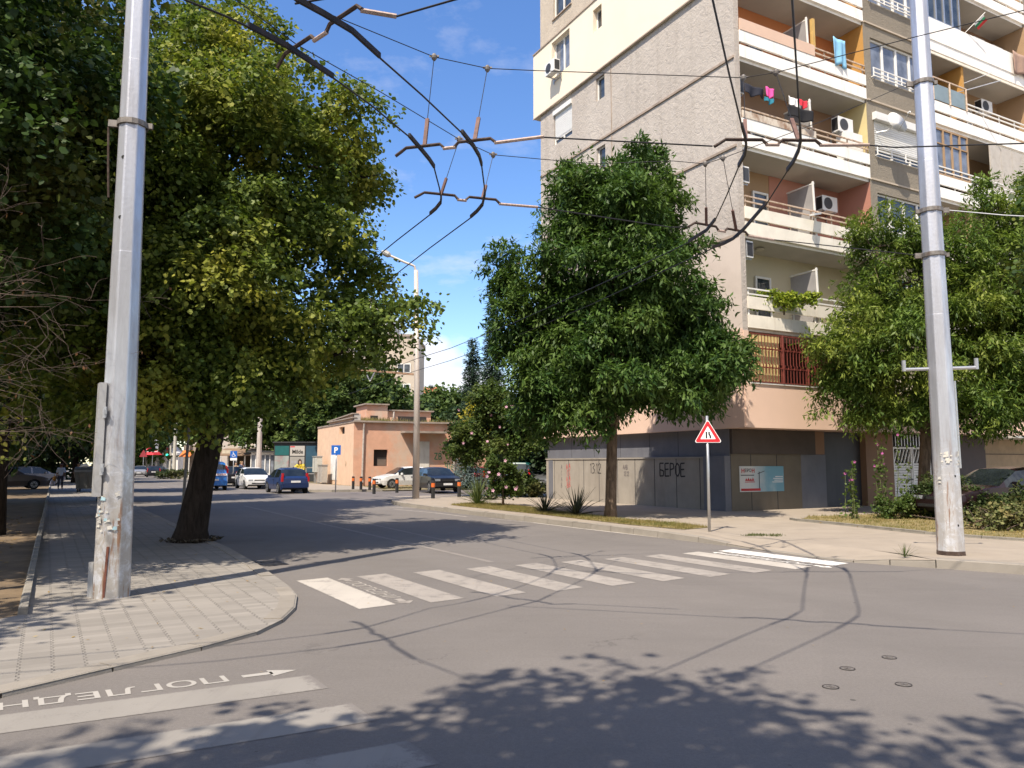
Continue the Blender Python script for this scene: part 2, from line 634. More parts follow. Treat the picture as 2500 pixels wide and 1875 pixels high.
# ------------------------------------------------------------------ ground, roads, pavements
ASPH = asphalt('asphalt', (0.180, 0.165, 0.154), (0.21, 0.191, 0.177), 0.14)
ASPH2 = asphalt('asphalt_lane', (0.172, 0.153, 0.144), (0.2, 0.177, 0.165), 0.14)
PAVE = paving('paving_blocks', (0.270, 0.250, 0.225))
PAVC = M('pavement_concrete', (0.31, 0.265, 0.215), 0.92, 0, 0.12, 0.8, bump=0.35, bscale=90, dirt=(0.2, 0.175, 0.15), dscale=0.8, damt=0.5)
KERB = streaked('kerb_stone', (0.275, 0.248, 0.212), (0.15, 0.13, 0.11), 0.55, 0.9, (2.5, 2.5, 2.5), 0.5, 0.75, bump=0.4)
KERBD = streaked('kerb_weathered', (0.27, 0.25, 0.215), (0.09, 0.08, 0.07), 0.65, 0.9, (3, 3, 3), 0.45, 0.7, bump=0.4)
EARTH = M('dry_earth', (0.20, 0.165, 0.10), 0.95, 0, 0.25, 1.2, bump=0.5, bscale=30, dirt=(0.10, 0.085, 0.05), dscale=0.6, damt=0.6)

g = flat_poly([(-700, -300), (700, -300), (700, 900), (-700, 900)], -0.02).build('ground', EARTH, kind='structure')
rd = [st(0, -30), st(0, 260), st(9.9, 260), st(9.9, 30), st(13, 29.6), st(40, 29.6), st(40, 20), st(9.5, 20), (2.4, 20.0, 0), (20, 16, 0), (40, 20, 0), (40, -40, 0), (-40, -60, 0), (-40, -5, 0), (-14, 0, 0)]
flat_poly([(-60, -60), (60, -60), (60, 30), st(45, 12), st(45, 30), st(9.9, 30.2), st(9.9, 300), st(-0.1, 300), st(-0.1, -2), (-14, 0), (-60, -20)], 0.0).build('road', ASPH, kind='structure')

# left pavement (kerb line first measured from the near corner round to the street)
LK = [(-14, -9.5), (-7.5, 0.2), (-4.3, 4.6), (-3.62, 5.71), (-3.19, 6.42), (-2.76, 7.12), (-2.47, 7.75), (-2.40, 8.35), (-2.46, 9.05), (-2.66, 9.85),
      (-2.95, 10.55), (-3.45, 11.55), (-4.06, 12.75), (-4.8, 14.1), (-5.5, 15.37)]
LK += [tuple(st(-0.02, a)[:2]) for a in (2.5, 6, 12, 20, 30, 45, 70, 100, 150)]
INNER = [(-16.79 - 0.505 * 120, 28.22 + 0.863 * 120), (-16.79, 28.22), (-11.0, 18.3), (-5.31, 8.57), (-5.45, 8.15), (-9.5, 3.0), (-17, -7.5)]
flat_poly(LK + INNER, PVL).build('pavement', PAVE, kind='structure')
# dirt park ground beyond it
flat_poly([(-16.79 - 0.505 * 120, 28.22 + 0.863 * 120), (-16.79, 28.22), (-5.31, 8.57), (-5.45, 8.15), (-9.5, 3.0), (-17, -7.5), (-60, -30), (-170, 120)], PVL - 0.01).build('park_ground', SOIL, kind='structure')


def kerb_run(pts, mat, width=0.16, z1=PV + 0.012, heights=None, step=1.0, inward=1, name='kerb', gap=0.008):
    """kerb stones laid end to end along a line, one structure mesh"""
    m = MB()
    P2 = [Vector((p[0], p[1], 0)) for p in pts]
    hs = heights or [z1] * len(P2)
    rest = []
    for i in range(len(P2) - 1):
        L = (P2[i + 1] - P2[i]).length
        n = max(1, round(L / step))
        for k in range(n):
            rest.append((P2[i].lerp(P2[i + 1], k / n), hs[i] + (hs[i + 1] - hs[i]) * k / n))
    rest.append((P2[-1], hs[-1]))
    nrm = []
    for i in range(len(rest)):
        a, b = rest[max(i - 1, 0)][0], rest[min(i + 1, len(rest) - 1)][0]
        d = (b - a).normalized()
        nrm.append(Vector((-d.y, d.x, 0)) * inward)
    rr = random.Random(3)
    for i in range(len(rest) - 1):
        (p, zp), (q, zq) = rest[i], rest[i + 1]
        d = (q - p).normalized() * gap
        a0, a1, b0, b1 = p + d, q - d, p + d + nrm[i] * width, q - d + nrm[i + 1] * width
        dz = rr.uniform(-0.012, 0.008)
        c = 0.02
        out0, out1 = -nrm[i] * 0.015, -nrm[i + 1] * 0.015
        m.hexa([a0 + out0 - UP * 0.1, a1 + out1 - UP * 0.1, b1 - UP * 0.1, b0 - UP * 0.1,
                a0 + UP * (zp + dz - c), a1 + UP * (zq + dz - c), b1 + UP * (zq + dz - 0.02), b0 + UP * (zp + dz - 0.02)])
        m.hexa([a0 + UP * (zp + dz - c - 0.001), a1 + UP * (zq + dz - c - 0.001), b1 + UP * (zq + dz - 0.03), b0 + UP * (zp + dz - 0.03),
                a0 + nrm[i] * c + UP * (zp + dz), a1 + nrm[i + 1] * c + UP * (zq + dz), b1 + UP * (zq + dz), b0 + UP * (zp + dz)])
    return m.build(name, mat, kind='structure')


kerb_run(LK[:21], KERB, z1=PVL + 0.008, inward=1, width=0.2)
kerb_run([(-16.79 - 0.505 * 60, 28.22 + 0.863 * 60), (-16.79, 28.22), (-11.0, 18.3), (-5.31, 8.57)], KERBD, 0.09, PVL + 0.07, inward=1, name='edging')

# right pavement with the corner, island nose and back edge
RK = [(-5.25, 34.7), (-5.22, 33.9), (-4.85, 32.2), (-4.1, 30.4), (-2.4, 27.45), (-0.88, 24.9), (0.36, 22.9), (1.6, 20.8), (2.43, 19.4), (3.30, 17.85), (3.95, 16.75),
      (4.35, 16.0), (4.85, 15.05), (5.36, 13.95), (5.75, 13.35), (6.2, 13.0), (6.75, 12.62), (7.71, 11.9), (9.2, 10.6), (11, 8.5), (13, 5), (15, -3), (17, -14)]
RH = [PV] * 10 + [0.10, 0.05, 0.012, 0.012, 0.03, 0.09] + [PV] * 7
RB = [(40, -14), (60, 20), tuple(st(45, 12.2)[:2]), tuple(st(45, 19.5)[:2]), tuple(st(11.5, 19.5)[:2]), tuple(st(10.3, 19.0)[:2]), (-4.6, 34.95)]
flat_poly(RK[:10] + [(4.55, 17.1), (5.6, 15.5), (6.4, 14.1), (6.7, 13.3)] + RK[16:] + RB, PV).build('pavement', PAVC, kind='structure')
m = MB()      # dropped kerb ramp at the crossing
lo = RK[9:17]
hi = [(3.30, 17.85), (4.1, 17.42), (4.55, 17.1), (5.05, 16.4), (5.6, 15.5), (6.0, 14.8), (6.4, 14.1), (6.7, 13.3), (6.75, 12.62)]
lz = [PV, 0.10, 0.05, 0.012, 0.012, 0.03, 0.09, PV]
hi = hi[:7] + [(6.75, 12.62)]
for i in range(7):
    m.poly([(*lo[i], lz[i]), (*lo[i + 1], lz[i + 1]), (*hi[i + 1], PV), (*hi[i], PV)])
m.build('pavement_ramp', PAVC, kind='structure')
kerb_run(RK[:20], KERB, inward=1, width=0.18, heights=[h + 0.012 for h in RH[:20]])
# far pavement beside the pink building, behind the side lane
FP = [st(9.9, 31.5), st(10.4, 30.7), st(11.5, 30.0), st(14.5, 29.6), st(15.5, 36), st(15, 45), st(16, 75), st(60, 75), st(60, 220), st(9.9, 220)]
flat_poly([p[:2] for p in FP], PV).build('pavement', PAVC, kind='structure')
kerb_run([st(9.9, 90)[:2], st(9.9, 60)[:2], st(9.9, 40)[:2], st(9.9, 31.5)[:2], st(10.4, 30.7)[:2], st(11.5, 30.0)[:2], st(14.5, 29.6)[:2]], KERB, inward=1, width=0.16)
# side lane surface and the parking ground behind
flat_poly([p[:2] for p in (st(9.9, 20), st(45, 20), st(45, 29.4), st(9.9, 29.4))], 0.004).build('side_lane', ASPH2, kind='structure')
flat_poly([p[:2] for p in (st(14.6, 29.6), st(60, 29.6), st(60, 74.9), st(16.1, 74.9), st(15.1, 45), st(15.6, 36))], 0.06).build('parking_ground', EARTH, kind='structure')

# ------------------------------------------------------------------ painted markings (4 mm above the road)
PAINT_OLD = worn_paint('road_paint_worn', (0.335, 0.305, 0.275), 0.555)
PAINT_DIM = worn_paint('road_paint_dim', (0.275, 0.258, 0.235), 0.59)
PAINT_MID = worn_paint('road_paint', (0.46, 0.425, 0.38), 0.6)
PAINT_NEW = worn_paint('road_paint_fresh', (0.72, 0.70, 0.66), 0.80)
PAINT_FADE = worn_paint('road_paint_faded', (0.25, 0.225, 0.205), 0.56)
ZM = 0.0025


def mid_uv(o):
    uv = o.data.uv_layers[0] if len(o.data.uv_layers) else o.data.uv_layers.new(name='UVMap')
    uv.data.foreach_set('uv', [0.5] * (2 * len(o.data.loops)))
    return o


def strip(name, mat, quads):
    m = MB()
    for q in quads: m.poly([(p[0], p[1], ZM) for p in q])
    o = m.build(name, mat, kind='structure')
    uv = o.data.uv_layers.new(name='UVMap')
    uv.data.foreach_set('uv', [0, 0, 1, 0, 1, 1, 0, 1] * len(quads))
    return o


v0 = Vector((-3.08, 11.29, 0)); dlen = Vector((1.335, -2.2, 0)); dst = Vector((0.777, 0.4245, 0)); dw = Vector((0.39, 0.32, 0))
q = []
for k in range(10):
    o = v0 + dst * k
    q.append([o, o + dlen, o + dlen + dw, o + dw])
strip('crossing_marking', PAINT_NEW, [q[9]])
strip('crossing_marking', PAINT_MID, [q[0], q[8]])
strip('crossing_marking', PAINT_OLD, q[1:8])
e0 = Vector((-1.59, 6.32, 0)); ed = Vector((-0.877, -0.48, 0)); es = Vector((0.235, -0.365, 0)); ep = Vector((0.48, -0.73, 0))
q = []
for k in range(7):
    o = e0 + ep * k
    q.append([o, o + ed * 6.5, o + ed * 6.5 + es, o + es])
strip('crossing_marking', PAINT_DIM, q)


def line(pts, w, mat, name='lane_marking'):
    q = []
    for i in range(len(pts) - 1):
        a, b = Vector((*pts[i][:2], 0)), Vector((*pts[i + 1][:2], 0))
        d = (b - a).normalized(); n = Vector((-d.y, d.x, 0)) * w / 2
        q.append([a - n, b - n, b + n, a + n])
    strip(name, mat, q)


line([(-10.64, 31.23), (-5.01, 21.43), (-0.32, 13.37)], 0.11, PAINT_FADE)
line([(-7.5, 28.4), (-6.25, 26.14), (-1.32, 16.93)], 0.1, PAINT_FADE)
line([G(1300, 1276), G(1424, 1291), G(1616, 1313)], 0.1, PAINT_MID)
line([G(1195, 1266), G(1300, 1276)], 0.1, PAINT_OLD)
line([G(905, 1236), G(1020, 1241)], 0.22, PAINT_OLD)
line([G(960, 1243), G(1060, 1252), G(1140, 1262)], 0.14, PAINT_OLD)
line([G(390, 1188), G(428, 1196)], 0.2, PAINT_FADE)


def arrow(o, d, n, L, w, mat):
    o, d, n = Vector(o), Vector(d).normalized(), Vector(n).normalized()
    m = MB()
    z = UP * (ZM + 0.0008 - o.z)
    m.poly([o + z - n * w * .18, o + d * L * .55 + z - n * w * .18, o + d * L * .55 + z + n * w * .18, o + z + n * w * .18])
    m.poly([o + d * L * .5 + z - n * w * .5, o + d * L + z, o + d * L * .5 + z + n * w * .5])
    mid_uv(m.build('arrow_marking', mat, kind='structure'))


PAINT_TXT = worn_paint('road_lettering', (0.40, 0.38, 0.35), 0.68)
al, ac = dlen.normalized(), dst.normalized()
# words between the first two bars, read from the left pavement
b = v0 + dst * 0.56 + al * 0.5
text_mesh('look_lettering', 'ПОГЛЕДНИ', PAINT_MID, b + ac * 0.05 + UP * (ZM + 0.0008), al, ac, 0.27, fit=1.5, bold=-0.005)['kind'] = 'structure'
arrow(b + ac * 0.15 - al * 0.06, -al, ac, 0.38, 0.26, PAINT_OLD)
arrow(b + ac * 0.15 + al * 1.62, al, ac, 0.38, 0.26, PAINT_OLD)
# words between the last two bars, read from the right pavement
b = v0 + dst * 8.66 + al * 2.3 + ac * 0.2
text_mesh('look_lettering', 'ПОГЛЕДНИ', PAINT_NEW, b - ac * 0.03 + UP * (ZM + 0.0008), -al, -ac, 0.27, fit=1.75, bold=0.01)['kind'] = 'structure'
arrow(b - ac * 0.13 + al * 0.08, al, ac, 0.34, 0.24, PAINT_NEW)
arrow(b - ac * 0.13 - al * 1.83, -al, ac, 0.34, 0.24, PAINT_NEW)
# words of the near crossing, read from the other side of the cross street
b = e0 + ed * 0.55 - ep.normalized() * 0.10
text_mesh('look_lettering', 'ПОГЛЕДНИ', PAINT_TXT, b + UP * (ZM + 0.0008), ed, ep.normalized(), 0.26, fit=1.72, bold=0.012)['kind'] = 'structure'
for o_ in [o for o in S.objects if o.name.startswith('look_lettering')]: mid_uv(o_)
for o_ in [o for o in S.objects if o.name.startswith('look_lettering')][-1:]:
    o_.location = -ep.normalized() * 0.2
arrow(e0 + ed * 0.46 - ep.normalized() * 0.2, -ed, ep, 0.42, 0.2, PAINT_TXT)

# dry grass strips on the right pavement
STRIP = [(-2.3, 29.3), (-0.75, 26.55), (0.95, 23.65), (2.15, 21.35), (2.95, 19.75), (4.0, 18.35), (4.75, 18.95), (4.4, 20.0), (3.0, 21.9), (2.0, 24.2), (1.1, 26.4), (-0.1, 29.4), (-1.3, 31.0)]
VERGE = [(7.75, 21.2), (8.3, 19.9), (9.1, 17.3), (9.75, 16.35), (10.6, 15.4), (13.5, 13.0), (20, 13), (24, 22), (16.5, 26.6), (12.3, 24.3), (8.6, 22.9)]
TURF = M('dry_turf', (0.235, 0.185, 0.085), 0.95, 0, 0.3, 2.5, bump=0.7, bscale=40, dirt=(0.12, 0.12, 0.045), dscale=1.4, damt=0.75)
flat_poly(STRIP, PV + 0.012).build('verge_soil', TURF, kind='structure')
flat_poly(VERGE, PV + 0.012).build('verge_soil', TURF, kind='structure')
kerb_run([(7.70, 21.6), (7.72, 21.1), (8.25, 19.8), (9.05, 17.2), (9.7, 16.25), (10.55, 15.3), (13.5, 12.9)], KERBD, 0.1, PV + 0.07, inward=-1, name='edging')


def inpoly(p, poly):
    x, y = p; c = False
    for i in range(len(poly)):
        (x1, y1), (x2, y2) = poly[i][:2], poly[i - 1][:2]
        if (y1 > y) != (y2 > y) and x < (x2 - x1) * (y - y1) / (y2 - y1) + x1: c = not c
    return c


GRASSM = leafmat('dry_grass_blades', (0.13, 0.12, 0.035), (0.32, 0.25, 0.10), (0.09, 0.13, 0.03), 0.8, 0.25, 1.3, 0.7)
LITTER = leafmat('fallen_leaves', (0.20, 0.12, 0.03), (0.42, 0.30, 0.08), (0.25, 0.10, 0.03), 0.6, 0.1, 2.0, 0.7)


def blades(name, label, polyg, n, z, seed, h=(0.03, 0.1), mat=GRASSM, cat='grass'):
    rr = random.Random(seed)
    xs = [p[0] for p in polyg]; ys = [p[1] for p in polyg]
    m = MB()
    while n > 0:
        c = (rr.uniform(min(xs), max(xs)), rr.uniform(min(ys), max(ys)))
        if not inpoly(c, polyg): continue
        k = rr.randint(5, 12)
        if rr.random() < 0.35: k = 2
        for _ in range(k):
            p = Vector((c[0] + rr.gauss(0, 0.05), c[1] + rr.gauss(0, 0.05), z))
            a = rr.uniform(0, 6.28); hh = rr.uniform(*h)
            s = Vector((math.cos(a), math.sin(a), 0)) * 0.006
            t = Vector((rr.gauss(0, 0.5), rr.gauss(0, 0.5), 1)).normalized() * hh
            m.poly([p - s, p + s, p + t])
        n -= 1
    o = m.build(name, mat, kind='stuff')
    return tag(o, label, cat)


blades('dry_grass', 'dry yellow grass on the kerbside strip under the middle tree', STRIP, 3200, PV + 0.01, 1)
blades('dry_grass', 'straw coloured grass on the verge behind the right metal pole', VERGE, 5200, PV + 0.01, 2)
blades('dry_grass', 'sparse dry grass of the parking ground by the pink building', [tuple(st(r, a)[:2]) for r, a in ((14.6, 30), (30, 30), (30, 48), (15.4, 44))], 2600, 0.055, 3, (0.04, 0.13))
for lab, p, n, h in (('small flat patch of grass in the pavement by the warning sign', G(1862, 1307, PV), 90, (0.02, 0.06)),):
    P4 = [(p.x - .45, p.y - .2), (p.x + .3, p.y - .22), (p.x + .5, p.y + .15), (p.x - .2, p.y + .22)]
    blades('grass_patch', lab, P4, n, PV, 5, h, leafmat('green_grass', (0.05, 0.075, 0.02), (0.13, 0.14, 0.05), None, 0, 0.2), 'grass')


def litter(name, label, polyg, n, z, seed, size=(0.03, 0.07), mat=LITTER):
    rr = random.Random(seed)
    xs = [p[0] for p in polyg]; ys = [p[1] for p in polyg]
    m = MB()
    while n > 0:
        c = (rr.uniform(min(xs), max(xs)), rr.uniform(min(ys), max(ys)))
        if not inpoly(c, polyg): continue
        L = rr.uniform(*size); a = rr.uniform(0, 6.28)
        d = Vector((math.cos(a), math.sin(a), rr.uniform(-.1, .3))) * L; s = Vector((-math.sin(a), math.cos(a), rr.uniform(-.2, .3))) * L * .4
        p = Vector((c[0], c[1], z + rr.uniform(.004, .02)))
        m.poly([p - d, p - s, p + d, p + s])
        n -= 1
    return tag(m.build(name, mat, kind='stuff'), label, 'leaves')


litter('leaf_litter', 'brown fallen leaves on the dark park earth at the left', [(-5.5, 8.4), (-16, 26), (-24, 26), (-20, 5), (-9.5, 3.2)], 2600, PVL - .01, 11)
litter('leaf_litter', 'scattered dry leaves and litter on the asphalt of the junction', [(-3, 5.5), (7, 5.5), (6.5, 12.6), (4.8, 14.8), (2, 19.5), (-4, 13)], 90, 0.004, 12, (0.008, 0.022))
litter('leaf_litter', 'dry leaves strewn over the verge and edging behind the right pole', [(7.6, 21), (9, 16.8), (12, 14), (16, 15), (16, 20), (9, 22)], 420, PV + .01, 13, (0.025, 0.06))
litter('leaf_litter', 'a few dead leaves on the sunlit left paving', [(-5.2, 8), (-3.4, 6.4), (-2.7, 8), (-3, 10), (-6, 15), (-9.5, 16)], 60, PVL, 14, (0.015, 0.03))

# road ironwork
IRON = M('cast_iron', (0.055, 0.05, 0.048), 0.6, 0.4, 0.35, 20, bump=0.5, bscale=60)
IRONL = M('cast_iron_worn', (0.17, 0.155, 0.145), 0.6, 0.3, 0.35, 25, bump=0.5, bscale=60)
prev = None
for i, (px, py, lab) in enumerate(((2171, 1606, 'round iron valve cover, the farthest right of four in the road'), (2069, 1633, 'round iron valve cover between the far one and the near pair'),
                              (2028, 1678, 'round iron valve cover, the left of the near pair in the road'), (2206, 1672, 'round iron valve cover, the right of the near pair in the road'))):
    p = G(px, py)
    if prev is None:
        t = thing('valve_cover', lab, 'manhole cover', p, 0, 'round valve covers in the road')
        r_ = MB()
        n = 24
        for k in range(n):
            a0, a1 = 2 * math.pi * k / n, 2 * math.pi * (k + 1) / n
            c0_, c1_ = Vector((math.cos(a0), math.sin(a0), 0)) * .6, Vector((math.cos(a1), math.sin(a1), 0)) * .6
            r_.hexa([c0_ * .09, c0_ * .1, c1_ * .1, c1_ * .09, c0_ * .09 + UP * .006, c0_ * .1 + UP * .006, c1_ * .1 + UP * .006, c1_ * .09 + UP * .006])
        r_.build('ring', IRON, t, local=True)
        l_ = MB()
        l_.lathe((0, 0, 0.001), [(.052, 0), (.052, .003), (0.0, .003)], 24)
        for k in range(3):
            a = k * 1.05
            d = Vector((math.cos(a), math.sin(a), 0)) * .03
            l_.bar(Vector((0, 0, .006)) - d, Vector((0, 0, .006)) + d, .012, .006)
        l_.build('lid', IRONL, t, local=True)
        prev = t
    else:
        copy_thing(prev, p, lab, 0.6 * i)
p = G(662, 1375)
t = thing('drain_grate', 'iron drain grate at the kerb below the leaning linden', 'drain', p, math.atan2(ALONG.y, ALONG.x))
m = MB()
m.box(lambda x, y, z: (x, y, z), -.35, .35, -.2, -.17, 0, .01); m.box(lambda x, y, z: (x, y, z), -.35, .35, .17, .2, 0, .01)
for k in range(9): m.box(lambda x, y, z: (x, y, z), -.35 + k * .082, -.31 + k * .082, -.17, .17, 0, .01)
m.build('grate', IRON, t, local=True)
m = MB(); m.box(lambda x, y, z: (x, y, z), -.35, .35, -.2, .2, 0, .003); m.build('sump', M('drain_dark', (0.008, 0.008, 0.008), 0.9), t, local=True)
print('p2 ok')

# ------------------------------------------------------------------ the panel-built apartment block at the corner
BB = RAD(28.7)
BAL = Vector((-math.sin(BB), math.cos(BB), 0))
BAC = Vector((math.cos(BB), math.sin(BB), 0))
CORNER = A(1818, 940, 24.5)
CORNER.z = 0


def FF(s, e, z): return CORNER + BAC * s + BAL * e + UP * z       # street front: s to the right, e into the block
def FE(u, e, z): return CORNER + BAL * u + BAC * e + UP * z       # gable end: u away from the corner, e into the block


ROUGH = roughcast('roughcast_pink', (0.50, 0.455, 0.41), (0.42, 0.375, 0.335), 2.6, 0.9)
ROUGHG = roughcast('roughcast_grey', (0.30, 0.265, 0.215), (0.245, 0.215, 0.175), 9.0, 0.8, (0.15, 0.13, 0.11))
ROUGHT = roughcast('roughcast_beige', (0.53, 0.46, 0.375), (0.45, 0.39, 0.32), 5.5, 0.6)
CREAM = M('cream_render', (0.80, 0.70, 0.56), 0.9, 0, 0.03, 0.6, bump=0.1, bscale=80, dirt=(0.6, 0.52, 0.42), dscale=0.4, damt=0.25)
SALMON = M('salmon_render', (0.72, 0.52, 0.41), 0.9, 0, 0.04, 0.5, bump=0.12, bscale=90, dirt=(0.50, 0.37, 0.29), dscale=0.35, damt=0.3)
BEIGEP = M('beige_pink_render', (0.58, 0.50, 0.435), 0.9, 0, 0.05, 0.5, bump=0.12, bscale=90, dirt=(0.4, 0.33, 0.28), dscale=0.4, damt=0.4)
FASCIA = streaked('white_fascia', (0.87, 0.85, 0.81), (0.46, 0.37, 0.29), 0.5, 0.75, (3, 3, 0.5), 0.54, 0.8)
FASCIAC = streaked('cream_fascia', (0.78, 0.73, 0.63), (0.40, 0.32, 0.24), 0.5, 0.8, (3, 3, 0.5), 0.54, 0.8)
SLATE = streaked('slate_paint', (0.135, 0.14, 0.165), (0.22, 0.22, 0.23), 0.35, 0.7, (1.5, 1.5, 0.5))
SLATED = streaked('dark_slate_paint', (0.05, 0.052, 0.062), (0.09, 0.09, 0.10), 0.4, 0.6, (2, 2, 0.5))
BROWNP = M('brown_fascia', (0.075, 0.06, 0.052), 0.75, 0, 0.15, 1.5)
CONC = streaked('concrete_panels', (0.315, 0.285, 0.245), (0.17, 0.145, 0.12), 0.5, 0.92, (1.2, 1.2, 0.25), 0.5, 0.75, bump=0.3)
CONCY = streaked('ochre_concrete', (0.15, 0.13, 0.10), (0.10, 0.08, 0.06), 0.5, 0.92, (1.2, 1.2, 0.3), 0.5, 0.75, bump=0.3)
SOFFIT = M('soffit_plaster', (0.42, 0.40, 0.37), 0.95, 0, 0.08, 0.8)
DARKIN = M('dark_interior', (0.03, 0.028, 0.026), 0.95)
ORANGE = M('orange_render', (0.50, 0.19, 0.075), 0.9, 0, 0.06, 0.8)
OCHRE = M('ochre_render', (0.50, 0.27, 0.075), 0.9, 0, 0.06, 0.8)
TAN = M('tan_render', (0.36, 0.24, 0.14), 0.9, 0, 0.08, 0.8)
YELLOWR = M('pale_yellow_render', (0.62, 0.52, 0.27), 0.9, 0, 0.05, 0.8)
ROSE = M('rose_render', (0.42, 0.20, 0.15), 0.9, 0, 0.08, 0.8)
PALEY = M('pale_cream_render', (0.60, 0.54, 0.40), 0.9, 0, 0.05, 0.8)
BROWNR = M('brown_render', (0.27, 0.17, 0.11), 0.9, 0, 0.08, 0.8)
SHUT = M('white_shutter', (0.72, 0.72, 0.70), 0.5, 0, 0.03, 3)
LEDGE = M('ledge_tin', (0.42, 0.34, 0.27), 0.7, 0.1, 0.15, 4)

ZF = [2.90, 5.93, 9.00, 12.0, 15.05, 18.1, 21.15, 24.2]
TOPZ = 27.25
LEN = 12.5
FRONT = 24.0
bld = thing('apartment_building', 'tall panel-built apartment block with roughcast gable and stacked balconies at the corner', 'apartment block', FF(8, 6, 0.1))


def wall_holes(m, F, u0, u1, z0, z1, holes, depth, e=0.0, mi=0):
    us = sorted({u0, u1} | {h[i] for h in holes for i in (0, 1) if u0 < h[i] < u1})
    zs = sorted({z0, z1} | {h[i] for h in holes for i in (2, 3) if z0 < h[i] < z1})
    for a, b in zip(us[:-1], us[1:]):
        for c, d in zip(zs[:-1], zs[1:]):
            uc, zc_ = (a + b) / 2, (c + d) / 2
            if any(h[0] < uc < h[1] and h[2] < zc_ < h[3] for h in holes): continue
            m.poly([F(a, e, c), F(b, e, c), F(b, e, d), F(a, e, d)], mi)
    for h in holes:
        a, b, c, d = max(h[0], u0), min(h[1], u1), max(h[2], z0), min(h[3], z1)
        if a >= b or c >= d: continue
        m.poly([F(a, e, c), F(a, e + depth, c), F(a, e + depth, d), F(a, e, d)], mi)
        m.poly([F(b, e, c), F(b, e + depth, c), F(b, e + depth, d), F(b, e, d)], mi)
        m.poly([F(a, e, c), F(b, e, c), F(b, e + depth, c), F(a, e + depth, c)], mi)
        m.poly([F(a, e, d), F(b, e, d), F(b, e + depth, d), F(a, e + depth, d)], mi)


def window(parent, F, u0, u1, z0, z1, e, mull=1, mat=None, glass=None, fw=0.06, trans=False, sill=None):
    """a window: frame with its panes set behind it"""
    m = MB()
    d0, d1 = e - 0.035, e + 0.03
    m.box(F, u0, u0 + fw, d0, d1, z0, z1); m.box(F, u1 - fw, u1, d0, d1, z0, z1)
    m.box(F, u0 + fw, u1 - fw, d0, d1, z0, z0 + fw); m.box(F, u0 + fw, u1 - fw, d0, d1, z1 - fw, z1)
    for k in range(1, mull):
        uc = u0 + (u1 - u0) * k / mull
        m.box(F, uc - fw * .7, uc + fw * .7, d0 - 0.004, d1, z0 + fw, z1 - fw)
    if trans: m.box(F, u0 + fw, u1 - fw, d0 - 0.002, d1, z0 + (z1 - z0) * .66, z0 + (z1 - z0) * .66 + fw * .8)
    w = m.build('window', mat or WHITEP, parent)
    p = MB()
    p.box(F, u0 + fw * .5, u1 - fw * .5, e + 0.005, e + 0.02, z0 + fw * .5, z1 - fw * .5)
    p.build('pane', glass or GLASS, w)
    if sill:
        s_ = MB()
        s_.box(F, u0 - .06, u1 + .06, -0.07, e - 0.03, z0 - .045, z0 - 0.003)
        s_.build('sill', sill, w)
    return w


# gable end walls
C1U = [(9.79, 11.31, ZF[k] + (1.23 if k == 5 else 1.12), ZF[k] + (3.0 if k == 5 else 2.74)) for k in range(1, 8)]
C2U = [(7.32, 7.95, ZF[k] + 1.8, ZF[k] + 2.8) for k in range(1, 8)]
holes = C1U + C2U
for name, z0, z1, u1, e, mat in (('lower_wall', 2.80, 5.95, LEN + .03, -0.05, SALMON), ('panel_wall', 5.95, 9.0, LEN, -0.02, BEIGEP), ('roughcast_wall', 9.0, 18.08, LEN, 0.0, ROUGH),
                                 ('cream_cladding', 18.08, 21.28, LEN + .5, -0.10, CREAM), ('upper_wall', 21.28, TOPZ, LEN, 0.0, ROUGHT)):
    m = MB()
    hs = [h for h in holes if h[2] > z0 and h[3] < z1]
    wall_holes(m, FE, 0.0 if e == 0 else 0.0, u1, z0, z1, hs, 0.22, e)
    m.poly([FE(u1, e, z0), FE(u1, 4, z0), FE(u1, 4, z1), FE(u1, e, z1)])      # return on the back corner
    if e < 0:
        m.poly([FE(0, e, z0), FE(u1, e, z0), FE(u1, 0.3, z0), FE(0, 0.3, z0)])
        m.poly([FE(0, e, z1), FE(u1, e, z1), FE(u1, 0.02, z1), FE(0, 0.02, z1)])
        m.poly([FE(0, e, z0), FE(0, 0.0, z0), FE(0, 0.0, z1), FE(0, e, z1)])
    m.build(name, mat, bld)
m = MB()
for z in (9.03, 12.02, 15.07): m.box(FE, 0.02, LEN - .02, -0.05, 0.0, z - .03, z + .05)
m.box(FE, 0.0, LEN + .5, -0.14, -0.1, 21.27, 21.33)
m.box(FE, 0.0, LEN + .5, -0.13, -0.1, 18.05, 18.1)
for z0, z1 in ((9.1, 11.95), (12.1, 15.0), (15.15, 18.0)): m.box(FE, 6.84, 6.88, -0.02, 0.0, z0, z1)
m.build('panel_joint', M('joint_mortar', (0.36, 0.29, 0.235), 0.9, 0, 0.15, 3, dirt=(0.1, 0.08, 0.06), dscale=1.2, damt=0.6), bld)
for k in range(1, 8):
    z = ZF[k]
    a = C1U[k - 1]; b = C2U[k - 1]
    if k == 4:
        f = window(bld, FE, a[0], a[1], a[2], a[2] + .3, 0.1, 2)
        s_ = MB()
        n = 26
        for i in range(n):
            zz = a[2] + .3 + (a[3] - a[2] - .5) * i / n
            s_.box(FE, a[0] + .05, a[1] - .05, 0.05 - .01 * (i % 2), 0.10, zz, zz + (a[3] - a[2] - .5) / n)
        s_.box(FE, a[0], a[1], -0.07, 0.12, a[3] - .2, a[3])
        s_.build('shutter', SHUT, bld)
    else:
        window(bld, FE, a[0], a[1], a[2], a[3], 0.14, 2, WHITEP if k in (5, 6, 3) else BROWNR, GLASSB if k in (5,) else GLASS, sill=LEDGE)
    window(bld, FE, b[0], b[1], b[2], b[3], 0.14, 1, WHITEP, GLASS, 0.05, sill=LEDGE if k > 4 else None)
m = MB()
